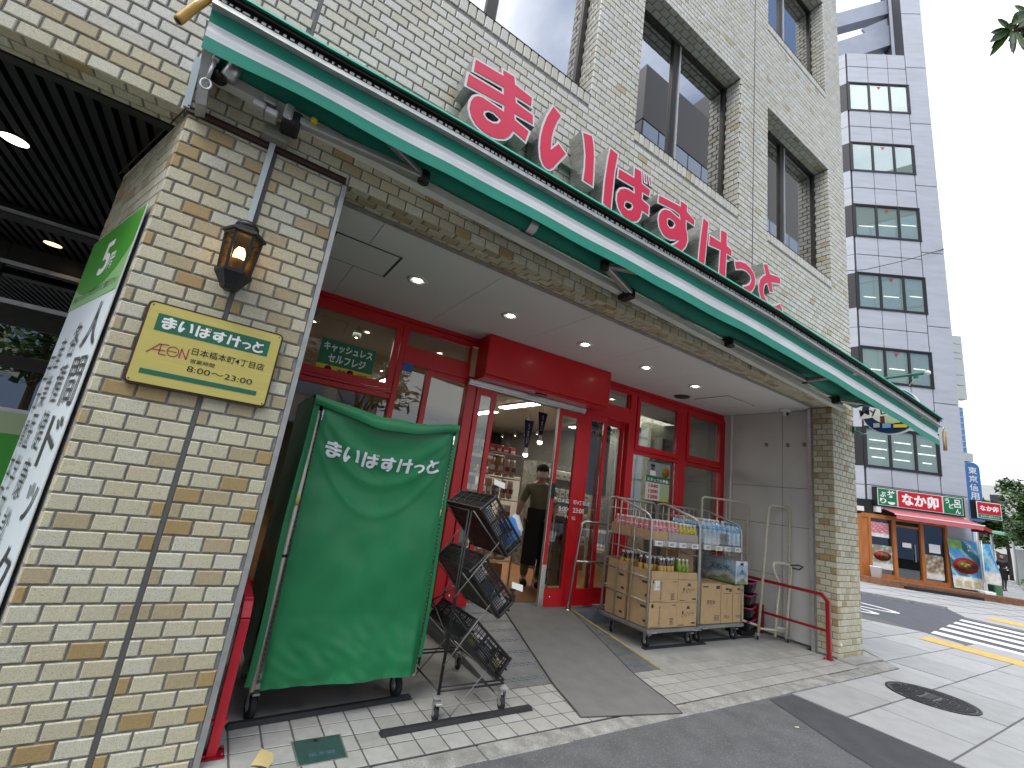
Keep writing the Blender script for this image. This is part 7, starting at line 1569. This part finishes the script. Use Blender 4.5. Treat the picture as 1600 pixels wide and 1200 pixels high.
mb = MB(); fbx(mb, (-.02, -.36, 2.70), (.84, -.14, 3.36)); mb.build('box', m_black, ps)
mb = MB(); fbx(mb, (.0, -.368, 2.74), (.82, -.361, 3.33)); mb.build('rim', m_white, ps); mb = MB(); fbx(mb, (.025, -.376, 2.90), (.795, -.369, 3.305)); mb.build('red_face', m_sred, ps); mb = MB(); fbx(mb, (.025, -.376, 2.76), (.795, -.369, 2.885)); mb.build('green_face', m_sgreen, ps)
mb = MB(); put_text(mb, 'なか卯', FBM @ frame((.10, -.379, 3.01), X, Z), .62, .19, .04); put_text(mb, '丼ぶりと京風うどん', FBM @ frame((.10, -.379, 2.79), X, Z), .62, .06, .02); mb.build('lettering', m_white, ps)
bk = thing('bucket', 'white bucket standing on the restaurant step', 'bucket', FBM @ Vector((-3.75, -.45, .2)))
MB().lathe([(.13, .0), (.14, .01), (.175, .34), (.182, .345), (.182, .37), (.17, .372)], FBM @ Matrix.Translation((-3.62, -.48, .205)), 20).build('pail', mat('white_pail', (.70, .70, .68), .5), bk)
# flags and clutter at the corner
for i, (x, y, lb, c1, c2) in enumerate(((-.10, -.75, 'blue and white tall banner flag beside the bowl poster', (.30, .52, .62), (.06, .28, .55)), (.14, -.4, 'pale blue curling banner flag nearest the walking woman', (.45, .62, .68), (.10, .35, .60)))):
    t_ = thing('banner_flag', lb, 'flag', FBM @ Vector((x, y, 0)))
    mb = MB(); mb.grid(lambda u, v: FBM @ Vector((x - .18 + .42 * u + .04 * math.sin(6 * v), y + .08 * math.sin(5 * u + 3 * v), .55 + 1.30 * v)), 10, 18, colf=lambda u, v: (.62, .60, .56) if v < .28 else (c1 if math.sin(8 * u + 9 * v) > -.1 else c2)); mb.build('cloth', mat('flag_print', attr=True, rough=.7, var=.25, scale=7), t_)
    MB().tube([FBM @ Vector((x - .2, y, .2)), FBM @ Vector((x - .2, y, 1.95))], .014, 6).build('pole', m_lampwhite, t_)
    mb = MB(); fbx(mb, (x - .32, y - .12, .2), (x + .02, y + .12, .30), 0, .02); mb.build('base', m_lampwhite, t_)
t_ = tag(MB().cbox((0, 0, 0), (.28, .26, .52), .02, M=FBM @ Matrix.Translation((.42, -.25, 0))).build('menu_box', mat('green_menu_box', (.08, .22, .12), .5)), 'small green box standing at the foot of the banner flags', 'box')
# side signs and far towers
q8 = lambda x, o, z: Vector((23.4 - o * .6018 + x * .7986, 2.4 - o * .7986 - x * .6018, z))
sgb = thing('stacked_sign', 'pale stacked vertical sign box on the far side of the office building', 'sign', q8(3.7, -4, 10))
for z0, z1 in ((11.30, 11.72), (10.85, 11.28), (10.55, 10.82), (9.72, 10.52), (9.20, 9.69), (8.52, 9.17)):
    mb = MB(); a = q8(3.35, -4, z0); mb.box((0, 0, 0), (.58, .3, z1 - z0), M=Matrix.Translation(a) @ FBM.to_3x3().to_4x4()); mb.build('panel', mat('pale_sign_panel', (.55, .58, .58), .5), sgb)
tw = thing('glass_tower', 'narrow blue glazed tower far behind the office building', 'building', q8(17.5, -20, 0))
mb = MB(); mb.box((0, 0, -.1), (.42 + .0, 4, 12.95), M=Matrix.Translation(q8(17.25, -20, 0)) @ FBM.to_3x3().to_4x4()); mb.build('body', mat('blue_tower', (.12, .24, .48), .3), tw)
mb = MB()
for k in range(9): mb.box((-.02, -.04, 8.6 + k * .5), (.44, -.01, 8.66 + k * .5), M=Matrix.Translation(q8(17.25, -20, 0)) @ FBM.to_3x3().to_4x4())
mb.build('spandrel', mat('pale_spandrel', (.45, .55, .66), .5), tw)
py = thing('pylon_sign', 'tall blue rounded vertical sign with four white characters', 'sign', q8(7.35, -8, 0))
mb = MB(); Mp = Matrix.Translation(q8(6.98, -8, 0)) @ FBM.to_3x3().to_4x4(); m_pyl = mat('sign_sky_blue', (.07, .20, .46), .4)
pr = [(0, 3.2), (.74, 3.2), (.74, 5.98)] + [(.37 + .37 * math.cos(math.radians(a)), 5.98 + .30 * math.sin(math.radians(a))) for a in range(15, 180, 15)] + [(0, 5.98)]
mb.prism(pr, lambda u, v, d: Mp @ Vector((u, d, v)), 0, .3); mb.build('panel', m_pyl, py); mb = MB(); mb.tube([Mp @ Vector((.37, .15, 0)), Mp @ Vector((.37, .15, 3.2))], .1, 10); mb.build('post', m_aludull, py)
mb = MB(); vtext(mb, '東京信用金庫', Mp @ frame((.15, -.006, 3.35), X, Z), .44, 2.72, .02); mb.build('lettering', m_white, py)
tag(MB().box((0, 0, 0), (.48, .3, .45), M=Matrix.Translation(q8(6.98, -8, 6.32)) @ FBM.to_3x3().to_4x4()).build('grey_sign_box', MATS['pale_sign_panel']), 'small pale box sign above the blue pylon', 'sign')
# ================================================================== TREES
m_leafs = mat('street_leaf', attr=True, rough=.5, var=.25, scale=6, spec=.4)
m_bark = mat('bark', (.09, .065, .045), .9, var=.3, scale=14, bump=1, bscale=60)
def leaf_mesh(n, clusters, size, cols, seed, rnd=.28):
    """leaf sized faces scattered through clumps"""
    r = random.Random(seed); mb = MB()
    for i in range(n):
        c, rad = clusters[r.randrange(len(clusters))]; d = Vector((r.gauss(0, 1), r.gauss(0, 1), r.gauss(0, 1))).normalized() * rad * (r.random() ** .45)
        d.z *= .75; p = Vector(c) + d; a = Vector((r.gauss(0, 1), r.gauss(0, 1), r.gauss(0, .5))).normalized(); b = a.cross(Vector((r.gauss(0, .4), r.gauss(0, .4), 1))).normalized(); s = size * r.uniform(.6, 1.3)
        col = cols[r.randrange(len(cols))]; k = r.uniform(.8, 1.2); col = tuple(v * k for v in col)
        mb.add([p - a * s, p - b * s * .42, p + a * s, p + b * s * .42], [(0, 1, 2, 3)], col=col)
    return mb
def tree(x, y, h, rc, label, seed, n=2600, size=.16, cols=((.045, .10, .02), (.07, .14, .025), (.10, .17, .03), (.03, .075, .02)), trunk=.13, group='street trees', base=.42):
    r = random.Random(seed); t_ = thing('street_tree', label, 'tree', (x, y, 0), group)
    mb = MB(); top = Vector((x + r.uniform(-.2, .2), y + r.uniform(-.2, .2), h * .8)); mb.tube([(x, y, 0), (x + .02, y, h * .25), tuple(Vector((x, y, h * .25)).lerp(top, .5)), tuple(top)], [trunk, trunk * .85, trunk * .55, trunk * .2], 8)
    cl = []
    for k in range(11):
        a = r.uniform(0, 6.28); e = r.uniform(base, .95); q = Vector((x + rc * .62 * math.cos(a) * r.uniform(.4, 1), y + rc * .62 * math.sin(a) * r.uniform(.4, 1), h * e)); cl.append((q, rc * r.uniform(.28, .48)))
        st_ = Vector((x, y, h * .25)).lerp(top, r.uniform(.1, .8)); mb.tube([st_, st_.lerp(q, .5) + Vector((0, 0, .1)), q], [trunk * .35, trunk * .22, trunk * .08], 5)
    cl.append((Vector((x, y, h * .8)), rc * .5)); mb.build('trunk', m_bark, t_); leaf_mesh(n, cl, size, cols, seed).build('crown', m_leafs, t_); return t_
tree(38.3, 2.6, 5.6, 1.9, 'bushy green street tree just right of the red projecting sign', 3, 5200, .15)
tree(44.5, 3.4, 6.6, 2.6, 'taller green street tree behind the bushy one at the right edge', 5, 5200, .17)
tree(36.6, .6, 4.6, 1.7, 'leafy street tree at the right edge of the view', 8, 4200, .14)
tree(52, 6.5, 6.0, 2.5, 'far street tree between the signs and the green canopy', 12, 3000, .2)
for i, (x, y, s, lb) in enumerate(((36.5, 3.1, .5, 'low clipped shrub behind the walking woman'), (38.0, 1.6, .6, 'low clipped shrub at the right edge of the street'), (41, 3.2, .6, 'low dark shrub farther down the street'))):
    t_ = thing('shrub', lb, 'shrub', (x, y, 0)); leaf_mesh(900, [((x, y, s * .6), s), ((x + .5, y - .3, s * .55), s * .9), ((x + 1, y - .6, s * .5), s * .8)], .07, ((.09, .17, .03), (.14, .20, .04), (.05, .10, .02)), 50 + i).build('foliage', m_leafs, t_)
pvl = thing('street_canopy', 'pale green roofed street canopy far down the pavement', 'canopy', (46, 4, 0))
mb = MB(); mb.add([(44, 5.2, 2.95), (46.2, 2.0, 2.95), (48.5, 3.6, 3.15), (46, 6.6, 3.15), (44, 5.2, 3.1), (46.2, 2.0, 3.1), (48.5, 3.6, 3.3), (46, 6.6, 3.3)], [(3, 2, 1, 0), (4, 5, 6, 7), (0, 1, 5, 4), (1, 2, 6, 5), (2, 3, 7, 6), (3, 0, 4, 7)]); mb.build('roof', mat('pale_green_roof', (.16, .36, .24), .5), pvl)
mb = MB(); 
for x, y in ((44.3, 4.9), (46.1, 2.3), (48.1, 3.8), (46, 6.2)): mb.tube([(x, y, 0), (x, y, 3.0)], .07, 7)
mb.box((45.2, 3.6, .0), (46.6, 5.0, 2.2)); mb.build('post', mat('pale_post', (.45, .47, .46), .6), pvl)
for i, (x, y, w, h, lb) in enumerate(((70, 9, 9, 9, 'pale low building closing the far end of the street'), (84, -8, 14, 8, 'pale building at the far right end of the street'))):
    t_ = thing('far_building', lb, 'building', (x, y, 0)); MB().box((x, y, -.1), (x + 8, y + w, h)).build('body', mat('pale_far_wall', (.50, .50, .48), .8), t_)
    mb = MB()
    for a in range(4):
        for b in range(5): mb.box((x - .05, y + .6 + b * w / 5.5, .8 + a * 2), (x - .01, y + .6 + b * w / 5.5 + 1, 2 + a * 2))
    mb.build('window', m_oframe, t_)
# leaves of the near tree hanging in at the top right corner, with the tree out of view
br = thing('leafy_branch', 'dark long leaved branch hanging into the top right corner', 'branch', (2.3, -2.5, 3.5))
m_bleaf = mat('long_dark_leaf', attr=True, rough=.35, var=.2, scale=30, spec=.5)
rr = random.Random(6); mb = MB(); hub = Vector((2.215, -2.44, 3.425)); mb.tube([hub, hub + Vector((.10, -.10, .06)), hub + Vector((.5, -.5, .3)), hub + Vector((1.4, -1.6, .6))], [.005, .007, .014, .03], 6); mb.build('twig', m_bark, br)
fwd = Vector(RR[2]); rgt = Vector(RR[0]); upv = -Vector(RR[1])
def longleaf(base, d, L, w, col):
    d = d.normalized(); s = d.cross(fwd).normalized() * w; mbl = MB(); vs = []
    for k, (t, ww) in enumerate(((0, .1), (.2, .7), (.5, 1), (.8, .7), (1, .03))): c = base + d * L * t + Vector((0, 0, -.02)) * t * t; vs += [c - s * ww, c + fwd * w * .12 * ww, c + s * ww]
    fs = []
    for k in range(4): a = k * 3; fs += [(a, a + 1, a + 4, a + 3), (a + 1, a + 2, a + 5, a + 4)]
    mbl.add(vs, fs, col=col); return mbl
lf = [(-.95, -1.0, .17), (-1.25, -.45, .15), (-.55, -.9, .12), (-.1, -1, .13), (-.2, -.6, .14), (.3, -.9, .12), (-1.1, .25, .12), (-.8, .9, .14), (-.2, 1, .12), (.5, .3, .12), (.6, -.5, .13), (-1.3, .0, .10), (-.6, .3, .09), (-.5, -.3, .12)]
for i, (a, b, L) in enumerate(lf):
    for j, off in enumerate(((0, 0), (.075, .06))):
        base = hub + rgt * off[0] + upv * off[1] + rgt * a * .012; col = [(.015, .045, .02), (.03, .07, .02), (.07, .12, .02)][(i + j) % 3 if i % 4 else 2]
        longleaf(base, rgt * a + upv * b + fwd * rr.uniform(-.4, .4), L * .62, .0135, col).build('leaf', m_bleaf, br)
# overhead wire across the office building
tag(MB().tube([tuple(FBM @ Vector(p)) for p in ((.06, -.03, 13.75), (-1.7, -.25, 12.90), (-3.5, -.5, 12.15), (-8.5, -2.0, 10.6))], .014, 5).build('overhead_wire', m_black), 'thin black wire strung across the office building', 'wire')
# ================================================================== THE OTHER SIDE OF THE STREET (seen in the glass)
op = thing('dark_tower', 'dark office tower across the main street, mirrored in the windows', 'building', (14, -19, 0))
MB().box((17.5, -24, 25.6), (28, -14, 29.9)).box((28, -24, 25.6), (52, -14.2, 37)).build('body', mat('charcoal_panel', (.035, .035, .04), .4), op)
mb = MB()
MB().box((17.5, -24, 0), (52, -14.05, 25.5)).build('podium', mat('charcoal_panel', (.035, .035, .04), .4), op)
for k in range(10):
    for j in range(22): mb.box((17.6 + j * 1.52, -14.04, .6 + k * 2.5), (19.02 + j * 1.52, -13.98, 2.95 + k * 2.5))
mb.build('window', mat('blue_curtain_glass', (.14, .22, .36), .1, spec=1), op)
op2 = thing('pale_block', 'pale office block across the main street beside the dark tower', 'building', (-3, -20, 0)); MB().box((-14, -28, 0), (4.5, -18, 15)).build('body', mat('pale_block_wall', (.38, .37, .34), .8), op2)
mb = MB()
for k in range(4):
    for j in range(8): mb.box((-13 + j * 2.2, -17.98, 1.5 + k * 3.2), (-11.5 + j * 2.2, -17.94, 3.3 + k * 3.2))
mb.build('window', MATS['blue_curtain_glass'], op2)
tree(2.5, -9.5, 7.0, 2.6, 'street tree across the road mirrored in the shop glass', 31, 2600, .20); tree(-5, -9.0, 7.0, 2.6, 'street tree across the road mirrored in the entrance glass', 33, 2600, .20)
# ================================================================== PEOPLE
def skin_body(name, pts, edges, m, parent, sub=2):
    me = bpy.data.meshes.new(name); me.from_pydata([p[0] for p in pts], edges, []); me.materials.append(m); o = bpy.data.objects.new(name, me); COL.objects.link(o)
    sk = o.modifiers.new('skin', 'SKIN'); 
    for i, p in enumerate(pts):
        r = p[1]; me.skin_vertices[0].data[i].radius = (r, r) if not isinstance(r, tuple) else r
    me.skin_vertices[0].data[0].use_root = True; sk.use_smooth_shade = True
    ss = o.modifiers.new('sub', 'SUBSURF'); ss.levels = sub; ss.render_levels = sub
    dg = bpy.context.evaluated_depsgraph_get(); dg.update(); m2 = bpy.data.meshes.new_from_object(o.evaluated_get(dg)); m2.name = name; m2.polygons.foreach_set('use_smooth', [True] * len(m2.polygons))
    bpy.data.objects.remove(o); m2.materials.clear(); m2.materials.append(m); return link(name, m2, parent)
def person(x, y, z, H, face, skin, pose, label):
    """one continuous figure; local +x is the person's left, -y the way they face"""
    t_ = thing('person', label, 'person', (x, y, z)); k = H / 1.70
    MM = Matrix.Translation((x, y, z)) @ Matrix.Rotation(face, 4, 'Z') @ Matrix.Scale(k, 4); return t_, MM
m_skin = mat('skin', (.42, .25, .17), .5, var=.08, scale=20); m_olive = mat('olive_shirt', (.15, .16, .09), .8, var=.2, scale=10, bump=.3, bscale=40); m_apron = mat('black_apron', (.008, .008, .009), .7, var=.2, scale=8); m_hair = mat('dark_cap', (.01, .01, .012), .7); m_mask = mat('pale_mask', (.62, .57, .50), .7)
t_, MM = person(4.09, 2.78, .155, 1.66, -.55, m_skin, None, 'shop worker in an olive shirt, black apron, dark cap and pale face mask')
A = lambda *p: tuple(MM @ Vector(p))
pts = [(A(0, .02, .95), .125), (A(0, 0, 1.10), .12), (A(0, -.01, 1.25), .13), (A(0, 0, 1.38), .11), (A(0, -.01, 1.47), .05), (A(0, -.03, 1.56), .062), (A(0, -.045, 1.62), .082), (A(0, -.03, 1.68), .07),
       (A(-.17, 0, 1.37), .062), (A(-.26, .0, 1.12), .046), (A(-.30, -.10, .92), .034), (A(-.31, -.16, .86), .030), (A(.17, 0, 1.37), .062), (A(.25, -.03, 1.12), .046), (A(.20, -.20, .98), .034), (A(.16, -.26, .96), .030),
       (A(-.09, .02, .86), .095), (A(-.10, .0, .48), .062), (A(-.10, .03, .10), .042), (A(-.10, -.10, .04), .035), (A(.09, .02, .86), .095), (A(.10, -.01, .48), .062), (A(.10, .03, .10), .042), (A(.10, -.10, .04), .035)]
ed = [(0, 1), (1, 2), (2, 3), (3, 4), (4, 5), (5, 6), (6, 7), (3, 8), (8, 9), (9, 10), (10, 11), (3, 12), (12, 13), (13, 14), (14, 15), (0, 16), (16, 17), (17, 18), (18, 19), (0, 20), (20, 21), (21, 22), (22, 23)]
ks = 1.66 / 1.7; pts = [(p, r * ks) for p, r in pts]; skin_body('body', pts, ed, m_skin, t_)
cp = [(p, r * 1.13 + .006) for p, r in pts]; cp[4] = (cp[4][0], .066); idx = [0, 1, 2, 3, 4, 8, 9, 12, 13]; mp_ = {v: i for i, v in enumerate(idx)}; e2 = [(mp_[a], mp_[b]) for a, b in ed if a in mp_ and b in mp_]; skin_body('shirt', [cp[i] for i in idx], e2, m_olive, t_)
idx = [0, 16, 17, 18, 20, 21, 22]; mp_ = {v: i for i, v in enumerate(idx)}; e2 = [(mp_[a], mp_[b]) for a, b in ed if a in mp_ and b in mp_]; skin_body('trousers', [(cp[i][0], cp[i][1] + .006) for i in idx], e2, m_olive, t_)
mb = MB(); mb.grid(lambda u, v: A((-.18 + .36 * u) * (1 - .12 * v), -.10 - .085 * math.sin(math.pi * u) - .035 * (1 - v) + .012 * math.sin(9 * u) * (1 - v), .30 + .78 * v), 12, 14); mb.grid(lambda u, v: A(.16 - .32 * u, -.09, .30 + .78 * v), 4, 6); mb.build('apron', m_apron, t_)
Mh = MM @ Matrix.Translation((0, -.04, 1.635))
MB().lathe([(.094, .0), (.098, .03), (.088, .075), (.05, .10), (0, .108)], Mh, 18).build('cap', m_hair, t_); mb = MB(); mb.cbox((-.06, -.15, -.002), (.06, -.06, .012), .004, M=Mh); mb.build('cap_peak', m_hair, t_)
mb = MB(); mb.grid(lambda u, v: Mh @ Vector((.078 * math.sin((u - .5) * 2.4), -.004 - .098 * math.cos((u - .5) * 2.4) - .01 * math.sin(math.pi * v), -.105 + .085 * v)), 12, 8); mb.build('mask', m_mask, t_)
mb = MB()
for s in (-1, 1): mb.lathe([(0, .006), (.010, .004), (.012, 0)], Mh @ Matrix.Translation((s * .032, -.078, .0)) @ Matrix.Rotation(math.radians(90), 4, 'X'), 10)
mb.build('eyes', m_ink, t_)
mb = MB()
for s in (-1, 1): mb.lathe([(0, -.02), (.011, -.015), (.013, 0), (.010, .018), (0, .024)], Mh @ Matrix.Translation((s * .088, .0, -.02)), 8)
mb.build('ears', m_skin, t_)
mb = MB()
for s in (-.1, .1): mb.cbox((s - .05, -.17, .0), (s + .05, .09, .09), .03, M=MM)
mb.build('shoes', m_hair, t_)
def hand(wr, d, side, parent, k=1.0):
    wr = Vector(wr); d = Vector(d).normalized(); s = d.cross(Vector((0, 0, 1))).normalized() * side; P = [(tuple(wr), .018 * k), (tuple(wr + d * .04 * k), .022 * k), (tuple(wr + d * .075 * k), .020 * k)]; E = [(0, 1), (1, 2)]
    for i, L in enumerate((.060, .068, .064, .05)):
        o = wr + d * .078 * k + s * (.024 - .016 * i) * k; a = len(P); P += [(tuple(o), .008 * k), (tuple(o + d * L * .5 * k), .0075 * k), (tuple(o + d * L * .85 * k + Vector((0, 0, -.022 * k))), .0065 * k)]; E += [(2, a), (a, a + 1), (a + 1, a + 2)]
    o = wr + d * .03 * k + s * .026 * k; a = len(P); P += [(tuple(o), .0095 * k), (tuple(o + d * .03 * k + s * .02 * k), .0085 * k), (tuple(o + d * .055 * k + s * .022 * k + Vector((0, 0, -.01))), .0075 * k)]; E += [(1, a), (a, a + 1), (a + 1, a + 2)]
    skin_body('hand', P, E, m_skin, parent, 1)
hand(A(-.31, -.16, .86), MM.to_3x3() @ Vector((0, -.6, -.6)), 1, t_); hand(A(.16, -.26, .96), MM.to_3x3() @ Vector((-.5, -.7, -.1)), -1, t_)
# dark crates / trolley he pushes
dk = thing('tray_trolley', 'tall dark folded trolley beside the masked worker behind the right door leaf', 'trolley', (4.3, 2.45, .155))
mb = MB(); mb.cbox((4.08, 2.35, .25), (4.42, 2.60, 1.16), .01); mb.build('body', m_blackmetal, dk)
mb = MB()
for k in range(30): mb.box((4.07, 2.343, .30 + k * .028), (4.43, 2.349, .312 + k * .028))
mb.build('ribs', mat('blue_black_rib', (.02, .03, .045), .4), dk, 'stuff')
mb = MB(); mb.tube([(4.05, 2.34, .2), (4.05, 2.34, 1.2), (4.45, 2.34, 1.2), (4.45, 2.34, .2)], .01, 7); mb.tube([(3.92, 2.5, .2), (3.96, 2.5, .55)], .009, 6); mb.build('frame', m_steel, dk); castor(dk, 3.92, 2.5, .2, .035, .02, 0)
# the woman in black walking up the far pavement
m_blk = mat('black_dress', (.008, .008, .010), .75, var=.3, scale=10); m_tights = mat('dark_tights', (.07, .045, .04), .6)
t_, MM = person(32.3, 3.3, 0, 1.62, -1.22, m_skin, None, 'woman in a black jacket and skirt walking on the far pavement')
A = lambda *p: tuple(MM @ Vector(p)); ks = .95
pts = [(A(0, 0, .95), .115), (A(0, 0, 1.10), .088), (A(0, 0, 1.24), .105), (A(0, 0, 1.36), .095), (A(0, 0, 1.46), .043), (A(0, -.01, 1.55), .06), (A(0, -.02, 1.61), .075), (A(0, -.01, 1.67), .062),
       (A(-.15, 0, 1.36), .052), (A(-.24, .04, 1.12), .038), (A(-.24, -.08, .92), .028), (A(-.23, -.12, .88), .025), (A(.15, 0, 1.36), .052), (A(.22, -.02, 1.12), .038), (A(.14, -.18, 1.06), .028), (A(.08, -.22, 1.07), .025),
       (A(-.07, 0, .86), .085), (A(-.06, -.06, .48), .055), (A(-.05, .02, .10), .034), (A(-.05, -.09, .035), .028), (A(.07, 0, .86), .085), (A(.06, .02, .48), .055), (A(.05, .14, .13), .034), (A(.05, .06, .045), .028)]
pts = [(p, r * ks) for p, r in pts]; skin_body('body', pts, ed, m_tights, t_)
cp = [(p, r * 1.16 + .008) for p, r in pts]; idx = [0, 1, 2, 3, 8, 9, 10, 12, 13, 14]; mp_ = {v: i for i, v in enumerate(idx)}; e2 = [(mp_[a], mp_[b]) for a, b in ed if a in mp_ and b in mp_]; skin_body('jacket', [cp[i] for i in idx], e2, m_blk, t_)
MB().lathe([(.155, .52), (.165, .60), (.175, .80), (.15, .98), (.11, 1.08)], MM @ Matrix.Diagonal((1, .8, 1, 1)), 16).build('skirt', m_blk, t_)
Mh = MM @ Matrix.Translation((0, -.02, 1.60)); MB().lathe([(0, -.10), (.05, -.085), (.068, -.03), (.072, .03), (.05, .07), (0, .08)], Mh @ Matrix.Translation((0, -.018, 0)), 14).build('face', m_skin, t_)
MB().lathe([(.075, -.12), (.092, -.05), (.094, .04), (.065, .09), (0, .105)], Mh @ Matrix.Translation((0, .025, 0)), 14).build('hair', mat('brown_hair', (.06, .025, .015), .6), t_)
mb = MB(); mb.lathe([(0, .004), (.008, .003), (.009, 0)], Mh @ Matrix.Translation((-.026, -.085, .005)) @ Matrix.Rotation(math.radians(90), 4, 'X'), 8); mb.lathe([(0, .004), (.008, .003), (.009, 0)], Mh @ Matrix.Translation((.026, -.085, .005)) @ Matrix.Rotation(math.radians(90), 4, 'X'), 8); mb.build('eyes', m_ink, t_)
hand(A(-.23, -.12, .88), (0, 0, -1) if False else MM.to_3x3() @ Vector((.1, -.5, -.7)), 1, t_, .9); hand(A(.08, -.22, 1.07), MM.to_3x3() @ Vector((-.8, -.3, .1)), -1, t_, .9)
mb = MB(); mb.cbox((.16, -.10, .78), (.26, .10, 1.0), .03, M=MM); tag(mb.build('handbag', m_black), 'black handbag at the side of the walking woman', 'bag')
mb = MB(); 
for s, yy, zz in ((-.05, -.03, 0), (.05, .08, .02)): mb.cbox((s - .035, yy - .12, zz), (s + .035, yy + .09, zz + .06), .02, M=MM)
mb.build('shoes', m_black, t_)
# ------------------------------------------------------------------ tidy
for m in list(bpy.data.meshes):
    if m.users == 0: bpy.data.meshes.remove(m)
print('objects', len(bpy.data.objects), 'tris', sum(len(o.data.polygons) * 2 for o in bpy.data.objects if o.type == 'MESH'))
